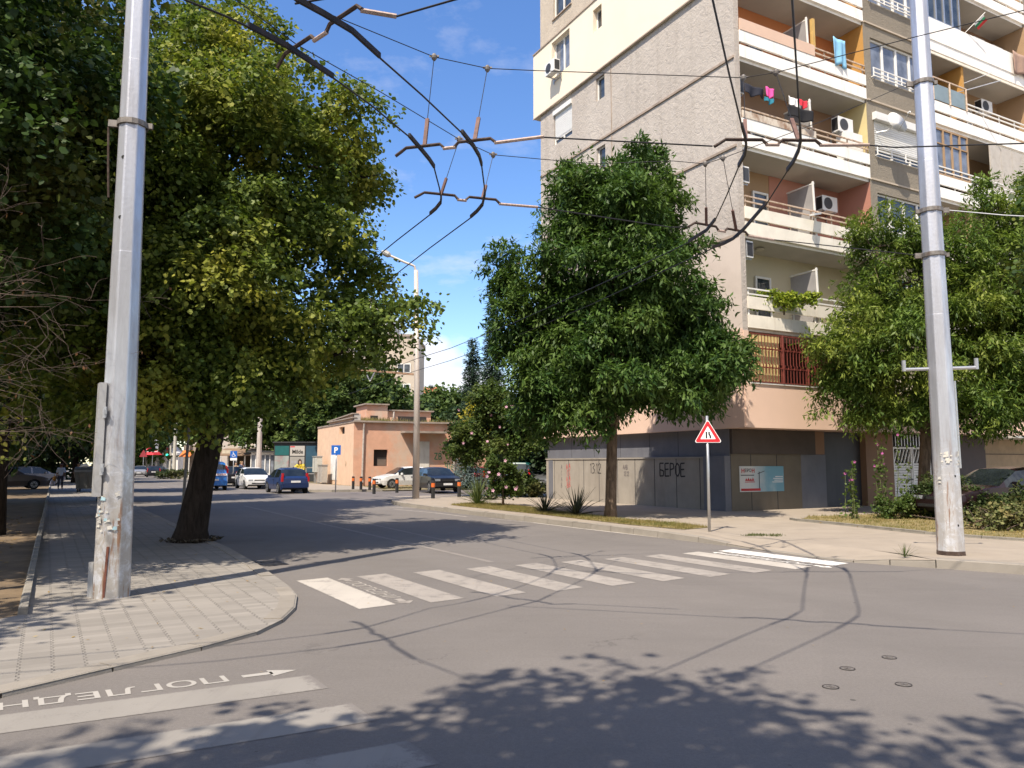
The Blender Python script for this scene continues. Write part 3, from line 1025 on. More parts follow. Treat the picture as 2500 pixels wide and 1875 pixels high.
for i in range(5): m.box(FE, 10.15, 10.8, -0.09, -0.05, 3.5 + i * .13, 3.56 + i * .13)
m.build('wall_vent', M('vent_grey', (0.3, 0.29, 0.28), 0.6), bld)

# plinth of the gable: dark slate band over a concrete panel wall
m = MB(); m.box(FE, 1.02, LEN - .1, 0.25, 0.6, 1.9, 2.80); m.build('slate_band', SLATE, bld)
m = MB()
for u in (1.9, 3.5, 5.1, 6.9, 8.7, 10.4): m.box(FE, u, u + .015, 0.244, 0.25, 1.93, 2.79)
m.build('band_joint', M('joint_dark', (0.05, 0.05, 0.055), 0.9), bld)
JU = [1.12, 2.2, 3.4, 4.6, 5.75, 6.85, 8.1, 9.2, 10.35, 11.5, LEN - .3]
m = MB(); m.box(FE, 1.06, LEN - .28, 0.06, 0.27, 0.10, 1.88); m.box(FE, 1.06, LEN - .25, 0.03, 0.27, 1.84, 1.895)
m.build('plinth_wall', CONC, bld)
m = MB()
for u in JU[1:-1]: m.box(FE, u, u + .022, 0.053, 0.06, 0.12, 1.84)
m.build('plinth_joint', M('joint_dark', (0.05, 0.05, 0.055)), bld)
m = MB(); m.box(FE, 11.65, 12.0, 0.045, 0.06, 0.12, 1.82); m.box(FE, 7.0, 7.35, 0.05, 0.06, 0.12, 1.8); m.build('plinth_patch', SLATE, bld)
m = MB(); m.box(FE, 1.0, 2.0, 0.02, 0.3, 0.10, 1.92); m.build('plinth_corner', SLATE, bld)


def strokes(name, F, u, z, h, letters, mat, parent, e, w=0.03, sx=-1):
    """hand-sprayed letters as thin raised strokes; sx = -1 where u runs to the left as seen from the street"""
    m = MB()
    x = 0.0
    for pts, adv in letters:
        for pl in pts:
            for (a, b), (c, d) in zip(pl[:-1], pl[1:]):
                p, q = F(u + sx * (x + a) * h, e, z + b * h), F(u + sx * (x + c) * h, e, z + d * h)
                nrm = (F(u, e - 1, z) - F(u, e, z))
                m.bar(p, q, w, 0.004, 0, nrm)
        x += adv
    return m.build(name, mat, parent)


L_ = {'1': ([[(0, .8), (.12, 1), (.12, 0)]], .3), '3': ([[(0, .95), (.3, 1), (.42, .8), (.15, .55), (.45, .35), (.35, .05), (0, 0)]], .6), '.': ([[(0, 0), (.05, .05)]], .18),
      '2': ([[(0, .8), (.2, 1), (.42, .85), (.38, .6), (0, 0), (.5, .02)]], .6), 'Б': ([[(.45, 1), (0, 1), (0, 0), (.4, .03), (.45, .4), (.02, .5)]], .62),
      'Е': ([[(.45, 1), (0, .98), (0, 0), (.48, .02)], [(0, .52), (.4, .54)]], .6), 'Р': ([[(0, 0), (.02, 1), (.4, .95), (.42, .6), (.02, .5)]], .58),
      'О': ([[(.25, 1), (.02, .7), (.05, .2), (.3, 0), (.5, .3), (.48, .8), (.25, 1)]], .64), 'A': ([[(0, 0), (.25, 1), (.48, 0)], [(.1, .4), (.4, .4)]], .6),
      'C': ([[(.45, .9), (.2, 1), (.02, .6), (.1, .1), (.45, .05)]], .6), 'B': ([[(0, 0), (0, 1), (.35, .95), (.35, .58), (.03, .52), (.43, .4), (.4, .05), (0, 0)]], .6),
      'Z': ([[(0, .95), (.5, 1), (.05, .05), (.55, .0)]], .75), '9': ([[(.4, .6), (.1, .55), (.05, .9), (.35, 1), (.4, .6), (.35, 0)]], .6), '6': ([[(.4, 1), (.1, .6), (.05, .1), (.35, 0), (.4, .4), (.1, .45)]], .6)}
SPRAYK = M('black_spray', (0.03, 0.028, 0.03), 0.7); SPRAYR = M('red_spray', (0.5, 0.07, 0.07), 0.7); SPRAYG = M('green_spray', (0.04, 0.2, 0.09), 0.7)
FADEK = M('faded_spray', (0.16, 0.14, 0.14), 0.8)
strokes('graffiti', FE, 8.72, 1.28, 0.40, [L_[c] for c in '13.12'], SPRAYK, bld, 0.055, 0.025)
strokes('graffiti', FE, 4.30, 1.22, 0.46, [L_[c] for c in 'БЕРОЕ'], SPRAYK, bld, 0.055, 0.05)
for i, c in enumerate('ACAB'):
    strokes('graffiti', FE, 10.98, 1.42 - i * .26, 0.2, [L_[c]], FADEK, bld, 0.055, 0.018)
    strokes('graffiti', FE, 10.55 - .05 * (i % 2), 1.42 - i * .26, 0.22, [L_[c]], SPRAYR, bld, 0.054, 0.022)
    strokes('graffiti', FE, 10.35, 1.46 - i * .26, 0.22, [L_[c]], SPRAYR, bld, 0.056, 0.022)
strokes('graffiti', FE, 6.5, 1.45, 0.17, [L_[c] for c in 'AAB'], FADEK, bld, 0.055, 0.02)
strokes('graffiti', FE, 6.45, 1.2, 0.17, [L_[c] for c in '12.12'], FADEK, bld, 0.055, 0.02)

# body of the block behind its faces, and roof
m = MB()
m.box(FF, 0.35, FRONT, 1.5, LEN - .05, 2.85, TOPZ - .05)
m.box(FF, 0.3, FRONT, 1.35, LEN - .3, 0.1, 2.83)
m.build('core', BROWNR, bld)
m = MB(); m.box(FF, -0.1, FRONT + .1, -0.1, LEN + .1, TOPZ - .02, TOPZ + .4); m.build('roof', SOFFIT, bld)

# front: pier, wall bay, lower wall
m = MB(); m.box(FF, 0.003, 0.22, 0.0, 1.5, 5.9, TOPZ - .03); m.build('pier', ROUGH, bld)
S1, S2, S3 = 6.62, 10.62, 17.75
WH = [(6.98, 10.25, ZF[k] + 1.02, ZF[k] + 2.62) for k in range(1, 8)]
m = MB()
wall_holes(m, FF, S1, S2, 5.9, TOPZ - .03, WH, 0.2)
for s in (S1, S2): m.poly([FF(s, 0, 5.9), FF(s, 1.5, 5.9), FF(s, 1.5, TOPZ - .03), FF(s, 0, TOPZ - .03)])
m.poly([FF(S3, 0, 5.9), FF(FRONT, 0, 5.9), FF(FRONT, 0, TOPZ - .03), FF(S3, 0, TOPZ - .03)])
m.poly([FF(S3, 0, 5.9), FF(S3, 1.5, 5.9), FF(S3, 1.5, TOPZ - .03), FF(S3, 0, TOPZ - .03)])
m.build('front_wall', ROUGHG, bld)
m = MB()
for k in range(2, 8): m.box(FF, S1 + .02, S2 - .02, -0.05, 0.0, ZF[k] + .06, ZF[k] + .12)
m.build('floor_ledge', M('ledge_stone', (0.46, 0.39, 0.31), 0.9), bld)
for k in range(1, 8):
    z0, z1 = WH[k - 1][2:]
    if k == 3:
        window(bld, FF, 6.98, 10.25, z0, z0 + .35, 0.12, 3)
        s_ = MB()
        n = 24
        for i in range(n):
            zz = z0 + .36 + (z1 - z0 - .6) * i / n
            s_.box(FF, 7.0, 10.23, 0.03 - .012 * (i % 2), 0.1, zz, zz + (z1 - z0 - .6) / n)
        s_.box(FF, 6.9, 10.3, -0.16, 0.1, z1 - .22, z1 + .06)
        s_.build('shutter', SHUT, bld)
    else:
        window(bld, FF, 6.98, 10.25, z0, z1, 0.13, 4, WHITEP, GLASSB if k in (4, 5) else GLASS, 0.07)
    r_ = MB()
    for zz in (z0 + .04, z0 + .17, z0 + .34): r_.bar(FF(6.95, -.1, zz), FF(10.28, -.1, zz), .035)
    for i in range(5): r_.bar(FF(6.97 + i * .82, -.1, z0), FF(6.97 + i * .82, -.1, z0 + .35), .035)
    for i in range(2): r_.bar(FF(6.97 + i * 3.28, -.1, z0 + .02), FF(6.97 + i * 3.28, 0, z0 + .02), .03)
    r_.build('window_rail', WHITEP, bld)
# ground-floor flats over the shops
m = MB(); m.box(FF, 0.0, FRONT, -0.02, 0.2, 2.80, 4.20); m.box(FF, 0.0, 0.22, -0.02, 0.22, 4.20, 5.9); m.box(FF, 0.0, FRONT, 0.2, 1.6, 2.805, 2.86)
m.build('lower_front_wall', SALMON, bld)
m = MB(); m.box(FF, S1, FRONT, 0.0, 0.2, 4.205, 5.9); m.build('front_panel_wall', PALEY, bld)
m = MB(); m.box(FF, 0.23, S1, -0.06, 0.1, 4.20, 4.25); m.build('sill', WHITEP, bld)
GRILLE = M('red_oxide_bars', (0.16, 0.035, 0.025), 0.6, 0, 0.2, 6)
m = MB()
for i in range(44):
    s = 0.32 + i * .143
    for (za, zb, db) in ((4.27, 4.72, 0), (4.72, 4.86, .035), (4.86, 5.3, 0), (5.3, 5.44, .035), (5.44, 5.8, 0)):
        d = db if i % 2 else -db
        m.bar(FF(s, -.05 - abs(db), za), FF(s + d * .6, -.05 - abs(db), (za + zb) / 2), .022)
        m.bar(FF(s + d * .6, -.05 - abs(db), (za + zb) / 2), FF(s, -.05 - abs(db), zb), .022)
for z in (4.27, 4.75, 5.35, 5.82): m.bar(FF(.26, -.05, z), FF(6.58, -.05, z), .04)
for s in (1.68, 2.85, 4.6, 6.56): m.bar(FF(s, -.055, 4.26), FF(s, -.055, 5.85), .06)
m.bar(FF(2.85, -.06, 5.1), FF(4.6, -.06, 5.1), .06)
m.build('window_grille', GRILLE, bld)
m = MB()
for i in range(7): m.box(FF, .27 + i * .2, .455 + i * .2, 0.06, 0.1, 4.27, 5.84)
m.build('window_blind', M('yellow_blind', (0.70, 0.56, 0.26), 0.8, 0, 0.06, 3), bld)
m = MB(); m.box(FF, 0.23, S1, 1.3, 1.4, 4.2, 5.9); m.box(FF, 0.23, S1, 0.2, 1.4, 4.18, 4.2); m.build('loggia_wall', M('maroon_render', (0.13, 0.045, 0.035), 0.9), bld)

# shops under the front, recessed a metre
def FS(s, e, z): return FF(s, e + .2, z)


m = MB(); m.box(FS, 0.28, 3.54, 0.78, 0.9, 0.1, 1.98); m.build('shop_wall', CONCY, bld)
m = MB()
for s in (1.15, 2.35): m.box(FS, s, s + .02, 0.772, 0.78, 0.12, 1.97)
m.build('plinth_joint', M('joint_dark', (0.05, 0.05, 0.055)), bld)
m = MB(); m.box(FS, 0.28, 4.2, 0.70, 0.9, 1.985, 2.795); m.build('shop_fascia', BROWNP, bld)
m = MB(); m.box(FS, 3.545, 4.8, 0.79, 0.92, 0.1, 1.98); m.build('slate_panel', SLATE, bld)
m = MB(); m.box(FS, 4.8, 7.0, 1.05, 1.1, 0.1, 2.79); m.box(FS, 4.78, 4.82, .8, 1.05, .1, 2.79); m.build('shop_door', SLATED, bld)
m = MB(); m.box(FS, 7.0, 8.56, 0.8, 1.1, 0.1, 2.79); m.box(FS, 4.205, 4.78, .8, 1.05, 1.985, 2.79); m.build('brown_wall', BROWNR, bld)
dr = MB()
for s0 in (8.58, 9.74):
    dr.box(FS, s0, s0 + .06, 0.82, .9, .12, 2.3); dr.box(FS, s0 + 1.06, s0 + 1.12, 0.82, .9, .12, 2.3)
    dr.box(FS, s0 + .06, s0 + 1.06, .82, .9, 2.22, 2.3); dr.box(FS, s0 + .06, s0 + 1.06, .82, .9, 1.62, 1.68)
    for i in range(15): dr.box(FS, s0 + .06, s0 + 1.06, .86 - .01 * (i % 2), .9, .14 + i * .098, .225 + i * .098)
    for i in range(5): dr.bar(FS(s0 + .08 + i * .2, .87, 1.7), FS(s0 + .3 + i * .2, .87, 2.2), .05)
dr_ = dr.build('shutter_door', WHITEP, bld)
m = MB(); m.box(FS, 8.57, 10.87, .905, .95, .1, 2.79); m.build('door_recess', DARKIN, bld)
m = MB()
for i in range(13): m.bar(FS(8.62 + i * .18, .86, 2.33), FS(8.62 + i * .18, .86, 2.78), .03)
m.build('door_grille', GREYM, bld)
m = MB(); m.box(FS, 9.45, 9.7, .80, .82, 1.05, 1.09); m.build('handle', BLACKM, dr_)
m = MB(); m.box(FS, 10.88, 14.5, .8, 1.1, .1, 2.79); m.build('dark_shopfront', M('plum_cladding', (0.045, 0.032, 0.035), 0.6), bld)
m = MB(); m.box(FS, 14.5, FRONT, .85, 1.1, .1, 2.79); m.build('beige_shopfront', M('beige_cladding', (0.30, 0.235, 0.16), 0.85), bld)
m = MB(); m.box(FS, 14.5, FRONT, .82, .86, 2.05, 2.08); m.build('panel_joint', BROWNP, bld)
m = MB(); m.box(FS, 14.0, FRONT, -.7, .84, 2.68, 2.76); m.build('canopy', M('canopy_tin', (0.5, 0.49, 0.46), 0.5, 0.2), bld)

# balconies ------------------------------------------------------------------
def balcony(s0, s1, k, style, walls, side, ceil, deep=1.4):
    z = ZF[k]
    zt = ZF[k + 1] if k + 1 < len(ZF) else TOPZ
    m = MB()
    m.box(FF, s0, s1, 0.08, deep, z - .02, z + .14)
    m.box(FF, s0 + .01, s1 - .01, -0.02, 0.08, z + .08, z + .5)
    b = m.build('balcony', FASCIA if k > 2 else FASCIAC, bld)
    m = MB()
    if style.get('tall'):
        m.box(FF, s0 + .01, s1 - .01, -0.05, 0.05, z + .5, z + 1.42)
    else:
        h0 = .72 if k == 1 else .63
        for a, c in ((s0 + .01, (s0 + s1) / 2 - .01), ((s0 + s1) / 2 + .01, s1 - .01)):
            m.box(FF, a, c, -0.03, 0.04, z + h0 - .02, z + h0 + .38)
    m.build('parapet', FASCIA if k > 2 else FASCIAC, b)
    m = MB()
    n = 6
    for i in range(n + 1):
        s = s0 + .1 + (s1 - s0 - .2) * i / n
        m.bar(FF(s, 0.045, z + .14), FF(s, 0.045, z + (1.4 if style.get('tall') else 1.36)), .04)
    if not style.get('tall'):
        for zz in (1.18, 1.36): m.bar(FF(s0 + .04, 0.0, z + zz), FF(s1 - .04, 0.0, z + zz), .045)
    m.build('railing', style.get('rail', WHITEP), b)
    m = MB()
    m.poly([FF(s0, deep, z + .14), FF(s1, deep, z + .14), FF(s1, deep, zt - .02), FF(s0, deep, zt - .02)])
    m.poly([FF(s0 + .003, .1, z + .14), FF(s0 + .003, deep, z + .14), FF(s0 + .003, deep, zt - .02), FF(s0 + .003, .1, zt - .02)])
    m.build('loggia_wall', walls, b)
    m = MB()
    m.poly([FF(s1 - .004, .02, z + .14), FF(s1 - .004, deep, z + .14), FF(s1 - .004, deep, zt - .02), FF(s1 - .004, .02, zt - .02)])
    m.build('side_wall', side, b)
    m = MB()
    m.poly([FF(s0, .09, zt - .025), FF(s1, .09, zt - .025), FF(s1, deep, zt - .025), FF(s0, deep, zt - .025)])
    m.build('ceiling', ceil, b)
    return b


def screen(parent, s, z):
    m = MB()
    for e, lean in ((0.05, .12), (1.2, 0)): m.bar(FF(s - .02, e, z + .15), FF(s - lean, e, z + 2.45), .05)
    for zz in (.95, 1.75, 2.4): m.bar(FF(s - .06, .05, z + zz), FF(s - .06, 1.25, z + zz), .04)
    f = m.build('divider_frame', WHITEP, parent)
    p = MB(); p.box(FF, s - .09, s - .075, .08, 1.2, z + .2, z + 2.35)
    p.build('frosted_pane', M('frosted_glass', (0.30, 0.29, 0.29), 0.5, 0, 0.2, 1.2), f)


RUSTR = M('rusted_rail', (0.55, 0.43, 0.33), 0.75, 0.1, 0.15, 10, dirt=(0.22, 0.10, 0.05), dscale=6, damt=0.8)
RUSTS = streaked('rusted_sheet', (0.62, 0.55, 0.46), (0.22, 0.10, 0.045), 0.85, 0.8, (2.2, 2.2, 1.2), 0.46, 0.62)
spec1 = {1: (dict(rail=WHITEP), PALEY, PALEY, SOFFIT), 2: (dict(rail=RUSTR), TAN, ROSE, SOFFIT), 3: (dict(rail=RUSTR), BROWNR, YELLOWR, SOFFIT),
         4: (dict(rail=RUSTR), ORANGE, OCHRE, SOFFIT), 5: (dict(rail=RUSTR), ORANGE, OCHRE, M('orange_ceiling', (0.45, 0.17, 0.07), 0.9)), 6: (dict(), PALEY, TAN, SOFFIT), 7: (dict(), PALEY, TAN, SOFFIT)}
B1 = {}
for k in range(1, 8):
    stl, wl, sd, ce = spec1[k]
    b = balcony(0.22, S1, k, stl, wl, sd, ce)
    B1[k] = b
    z = ZF[k]
    if k <= 5:
        screen(b, 3.7, z)
        for a, c, lo, hi in ((0.45, 1.05, .2, 2.3), (2.0, 2.75, .2, 2.25), (4.3, 5.05, .2, 2.2)):
            w = window(b, FF, a, c, z + lo, z + hi, 1.33, 1, WHITEP if k < 4 else BROWNR, GLASS, 0.07, trans=False)
            w['label'] = 'balcony window'
m = MB(); m.box(FF, 2.9, S1, 1.38, 1.395, ZF[2] + .15, ZF[3] - .03)
m.build('painted_wall', ROSE, B1[2])
m = MB(); m.box(FF, 0.24, 3.86, -.045, 0.0, ZF[4] + 1.02, ZF[4] + 1.42); m.build('parapet_sheet', M('salmon_sheet', (0.66, 0.47, 0.36), 0.7, 0, 0.04, 1.5), B1[4])
m = MB(); m.box(FF, 0.24, 3.75, -.045, 0.0, ZF[3] + 1.02, ZF[3] + 1.26); m.build('parapet_sheet', RUSTS, B1[3])
m = MB(); m.box(FF, 3.82, 3.94, -.02, .1, ZF[4] + 1.3, ZF[4] + 2.45); m.build('timber_post', M('yellow_timber', (0.55, 0.36, 0.12), 0.7), B1[4])
m = MB(); m.box(FF, 5.55, 6.45, .12, .55, ZF[3] + .16, ZF[3] + 1.75); m.build('balcony_cabinet', WHITEP, B1[3])
m = MB(); m.bar(FF(3.0, -.35, ZF[2] + 1.05), FF(3.75, -.02, ZF[2] + 1.3), .16, .06); m.build('folded_rack', WHITEP, B1[2])
m = MB(); m.lathe(FF(1.6, .7, ZF[2] - .12), [(.14, 0), (.16, .05), (.1, .09)], 14); m.build('ceiling_lamp', M('lamp_dull', (0.45, 0.42, 0.36), 0.4), B1[1])

spec2 = {1: (dict(), PALEY, PALEY, SOFFIT), 2: (dict(), PALEY, YELLOWR, SOFFIT), 3: (dict(), TAN, TAN, SOFFIT), 4: (dict(), TAN, TAN, SOFFIT), 5: (dict(tall=True), BROWNR, TAN, SOFFIT), 6: (dict(), PALEY, TAN, SOFFIT), 7: (dict(), PALEY, TAN, SOFFIT)}
for k in range(1, 8):
    stl, wl, sd, ce = spec2[k]
    b = balcony(S2, S3, k, stl, wl, sd, ce)
    z = ZF[k]
    m = MB(); m.box(FF, 12.88, 13.04, 0.1, 1.4, z + .15, ZF[k + 1] - .03 if k < 7 else TOPZ); m.build('dividing_wall', OCHRE if k in (3, 4) else TAN, b)
    if k in (4,):
        window(b, FF, 14.2, 15.6, z + .9, z + 2.2, 1.33, 2, WHITEP, GLASSB)
        m = MB(); m.box(FF, 10.66, 12.85, -.035, 0.0, z + 1.06, z + 1.72); m.build('glass_balustrade', M('sea_glass', (0.22, 0.28, 0.30), 0.3, 0, 0.15, 2), b)
        m = MB()
        for s in (10.66, 11.75, 12.86): m.bar(FF(s, -.05, z + 1.0), FF(s, -.05, z + 1.95), .06)
        m.bar(FF(10.66, -.05, z + 1.95), FF(12.86, -.05, z + 1.95), .05)
        m.build('balustrade_frame', RUSTR, b)
        m = MB(); m.bar(FF(12.6, .3, z + 1.85), FF(13.9, -.9, z + 2.2), .03); m.bar(FF(13.2, .2, z + 2.4), FF(13.7, -.7, z + 2.6), .02); m.build('clothes_pole', GREYM, b)
    if k in (2, 3, 5, 6):
        if k != 2:
            window(b, FF, S2 + .05, 12.86, z + (1.43 if k == 5 else 1.03), z + 2.95, .02, 4, TAN if k == 3 else GREYM, GLASSB if k == 3 else GLASS, 0.06, trans=(k == 3))
        window(b, FF, 14.4, 15.8, z + .9, z + 2.2, 1.33, 2, WHITEP, GLASSB)
    if k in (2, 3):
        m = MB()
        for i in range(8):
            s = 14.4 + i * .41
            m.box(FF, s, s + .39, -.02 + .01 * (i % 2), .03, z + 1.02 - (.9 if k == 3 else 0) + (.9 if k == 3 else 0), z + 3.0)
        m.build('board_infill', M('grey_boards', (0.47, 0.44, 0.40), 0.8, 0, 0.1, 2, dirt=(0.3, 0.26, 0.22), dscale=2, damt=0.5), b)
m = MB(); m.box(FF, S2 - .03, S3 + .03, -.02, .0, 18.02, 18.12); m.build('fascia_drip', FASCIAC, bld)
print('p3 ok')

# ------------------------------------------------------------------ things fixed to or hanging on the block
FANK = M('fan_dark', (0.06, 0.06, 0.065), 0.5, 0.2)


def make_ac():
    t = thing('air_conditioner', '', 'air conditioner', (0, 0, 0))
    I = lambda x, y, z: Vector((x, y, z))
    m = MB(); m.box(I, -.4, .4, -.15, .15, 0, .55); m.build('casing', PLASTW, t, local=True)
    m = MB(); m.tube([(-.1, -.151, .275), (-.1, -.165, .275)], .22, 20); m.build('fan_grille', FANK, t, local=True)
    for x0 in (.402, -.41):
        m = MB()
        m.box(I, x0, x0 + .004, -.13, .13, .05, .5)
        for i in range(9): m.box(I, x0, x0 + .008, -.12, .12, .06 + i * .05, .08 + i * .05)
        m.build('side_louvre', FANK, t, local=True)
    m = MB()
    for x in (-.3, .3): m.bar((x, -.15, -.03), (x, .3, -.03), .04); m.bar((x, .28, -.03), (x, .28, -.3), .04)
    m.bar((-.3, .28, -.16), (.3, .28, -.16), .03)
    m.build('bracket', GREYM, t, local=True)
    return t


RZF = math.atan2(BAC.y, BAC.x)             # faces the street front
RZE = RZF - RAD(90)                        # faces out of the gable
acs = [(FE(10.75, -.42, 19.28), RZE, 'white air conditioner hung under the lit window of the cream gable band'),
       (FF(0.45, .62, 14.0), RZF + RAD(90), 'air conditioner seen end on beside the pink laundry'),
       (FF(0.5, .55, 10.9), RZF + RAD(90), 'air conditioner end on, behind the dark overhead guide rail at the block corner'),
       (FF(0.52, .5, 8.36), RZF + RAD(90), 'louvred air conditioner end on, just below the second lowest balcony at the block corner'),
       (FF(5.75, .42, 13.78), RZF, 'large air conditioner above the white cabinet on the laundry balcony'),
       (FF(5.5, 1.05, 10.95), RZF, 'air conditioner on the rose coloured balcony wall above the tree'),
       (FF(15.8, 1.05, 19.95), RZF, 'air conditioner under the balcony ceiling right of the small flag'),
       (FF(15.8, .9, 17.0), RZF, 'air conditioner over the railed balcony at the right edge'),
       (FF(17.2, 1.05, 19.95), RZF, 'air conditioner cut by the right edge, above the hung brown rug')]
base = make_ac()
for i, (p, rz, lab) in enumerate(acs):
    if i == 0: o = base; o.location = p; o.rotation_euler = (0, 0, rz); o['label'] = lab
    else: o = copy_thing(base, p, lab, rz)
    o['group'] = 'air conditioners on the apartment block'

t = thing('satellite_dish', 'white satellite dish before the closed grey shutter', 'satellite dish', FF(7.4, -.5, 14.1))
m = MB()
c = FF(7.45, -.55, 14.15)
ax = (-BAL * .9 - BAC * .12 + UP * .25).normalized()
m.tube([c + ax * d for d in (0, .01, .04, .085, .09, .05, .012)], [.02, .2, .36, .43, .435, .36, .2], 24)
m.build('dish', PLASTW, t, smooth=True)
m = MB(); m.tube([c, FF(7.3, -.3, 13.95), FF(7.1, 0, 13.95)], .02); m.tube([c - UP * .36 + ax * .1, c + ax * .62], .012); m.build('arm', GREYM, t)
m = MB(); m.tube([c + ax * .58, c + ax * .68], .035); m.build('receiver', PLASTW, t)

t = thing('small_flag', 'small white green and red flag stuck out over the white parapet', 'flag', FF(13.1, -.05, 19.5))
m = MB(); m.tube([FF(13.1, 0, 19.5), FF(13.75, -.55, 20.35)], .012); m.build('pole', PLASTW, t)
fc = [FF(13.68, -.49, 20.28), FF(13.4, -.25, 19.9)]
dd = [(0, (.75, .75, .75)), (1, (.02, .22, .1)), (2, (.5, .03, .03))]
m = MB()
for i, _ in dd:
    o1 = (BAC * .1 - UP * .06) * i
    o2 = (BAC * .1 - UP * .06) * (i + 1)
    wv = BAL * .04 * (i % 2)
    m.poly([fc[0] + o1 + wv, fc[1] + o1, fc[1] + o2 + wv, fc[0] + o2], i)
m.build('cloth', [M('flag_%d' % i, c_, 0.8) for i, c_ in dd], t)


def cloth(name, label, s0, s1, z0, z1, e, col, cat='laundry', fold=.04, group='washing hung on the balconies', taper=0.0, seed=1):
    rr = random.Random(seed)
    m = MB()
    n = 14
    rows = 7
    ph = rr.uniform(0, 6)
    g_ = []
    for j in range(rows + 1):
        f = j / rows
        for i in range(n + 1):
            u = i / n
            s = s0 + (s1 - s0) * (u + (0.5 - u) * taper * f)
            g_.append(FF(s, e - .01 - fold * (0.4 + f) * math.sin(u * 11 + ph + f), z1 + (z0 - z1) * f - .05 * f * math.sin(u * 7 + ph) - .04 * math.sin(u * math.pi) * (1 - f)))
    m.v = [tuple(p) for p in g_]
    for j in range(rows):
        for i in range(n):
            a = j * (n + 1) + i
            m.f.append((a, a + 1, a + n + 2, a + n + 1)); m.m.append(0)
    o = m.build(name, M(name + '_' + str(seed), col, 0.9, 0, 0.1, 4), smooth=True)
    sd = o.modifiers.new('thick', 'SOLIDIFY'); sd.thickness = 0.008
    return tag(o, label, cat, group)


cloth('hung_sheet', 'pale blue sheet hanging over the rail by the ochre side wall', 4.78, 5.45, 16.0, 17.05, -.08, (0.22, 0.46, 0.66), seed=21)
cloth('hung_shirt', 'bright pink shirt pegged on the washing line', 1.28, 1.68, 13.92, 14.3, -.1, (0.72, 0.08, 0.32), seed=22)
cloth('hung_clothes', 'dark navy clothes at the corner end of the washing line', .35, 1.22, 13.86, 14.22, -.05, (0.02, 0.022, 0.035), seed=23)
cloth('hung_clothes', 'teal swimwear hanging just below the pink shirt', 1.2, 1.62, 13.72, 13.92, -.12, (0.02, 0.17, 0.25), seed=24)
cloth('hung_towel', 'white towel on the washing line right of the pink shirt', 2.35, 2.85, 13.85, 14.22, -.1, (0.78, 0.77, 0.76), seed=25)
cloth('hung_towel', 'red towel pegged beside the white towel', 2.87, 3.3, 13.95, 14.25, -.09, (0.55, 0.03, 0.05), seed=26)
cloth('hung_clothes', 'black trousers hanging below the white and red towels', 2.3, 3.5, 13.45, 13.9, -.14, (0.015, 0.015, 0.018), seed=27)
cloth('hung_rug', 'brown rug hung over the white parapet at the right edge', 16.4, 17.6, 18.6, 19.6, -.12, (0.33, 0.22, 0.17), 'rug', .03, None, seed=28)

def FBN(s, e, z): return FF(s - .45, e + .2, z)


t = thing('advert_banner', 'weathered advertising banner with red lettering on the shadowed shop wall', 'banner', FBN(1.5, .74, .75))
m = MB(); m.box(FBN, .45 + .62, 2.48 + .62, .755, .77, .74, 1.58)
n_ = NT('banner_print')
x_, y_, z_ = n_.sep(n_.scalevec((1, 1, 1), -BB))
cc = n_.mix(n_.ramp(n_.math('ADD', x_, n_.math('MULTIPLY', n_.noise(2.5, 4), .9)), 0.45, 1.3), (0.56, 0.56, 0.54), (0.14, 0.31, 0.40))
cc = n_.mix(n_.ramp(n_.noise(1.2, 4), .45, .65, 0, .5), cc, (0.42, 0.5, 0.52))
m.build('sheet', n_.done(cc, 0.6), t)
RED = M('banner_red', (0.42, 0.03, 0.035), 0.6); DKP = M('banner_dark', (0.05, 0.05, 0.055), 0.6)
text_mesh('lettering', 'ЕРО', DKP, FBN(1.29, .75, 1.39), BAC, UP, .15, t, fit=.3, bold=.02)
text_mesh('lettering', 'Н', RED, FBN(1.14, .75, 1.36), BAC, UP, .19, t, fit=.13, bold=.03)
text_mesh('lettering', 'Н', RED, FBN(1.61, .75, 1.37), BAC, UP, .18, t, fit=.12, bold=.03)
m = MB(); m.box(FBN, 1.12, 1.72, .752, .755, 1.27, 1.3); m.build('small_print', DKP, t)
m = MB(); m.box(FBN, 1.12, 2.0, .752, .755, .77, .85); m.build('red_strip', RED, t)
m = MB()
for i in range(4): m.poly([FBN(1.3 + i * .1, .751, 1.1), FBN(1.42 + i * .1, .751, 1.1), FBN(1.36 + i * .1, .751, 1.19 + .02 * (i % 2))])
m.box(FBN, 1.3, 1.75, .751, .754, 1.05, 1.075)
m.build('roof_emblem', RED, t)
m = MB(); m.bar(FBN(1.95, .75, .85), FBN(1.95, .75, 1.4), .03, .004, 0, -BAL); m.bar(FBN(1.88, .75, 1.33), FBN(2.2, .75, 1.42), .02, .004, 0, -BAL); m.build('crane_picture', DKP, t)
m = MB()
for i, (a, b_) in enumerate(((2.7, 3.05), (2.6, 3.05), (2.65, 3.05), (2.55, 3.05))): m.box(FBN, a, b_, .752, .755, 1.22 - i * .06, 1.245 - i * .06)
m.build('small_print', M('banner_white', (0.7, 0.7, 0.7), .6), t)

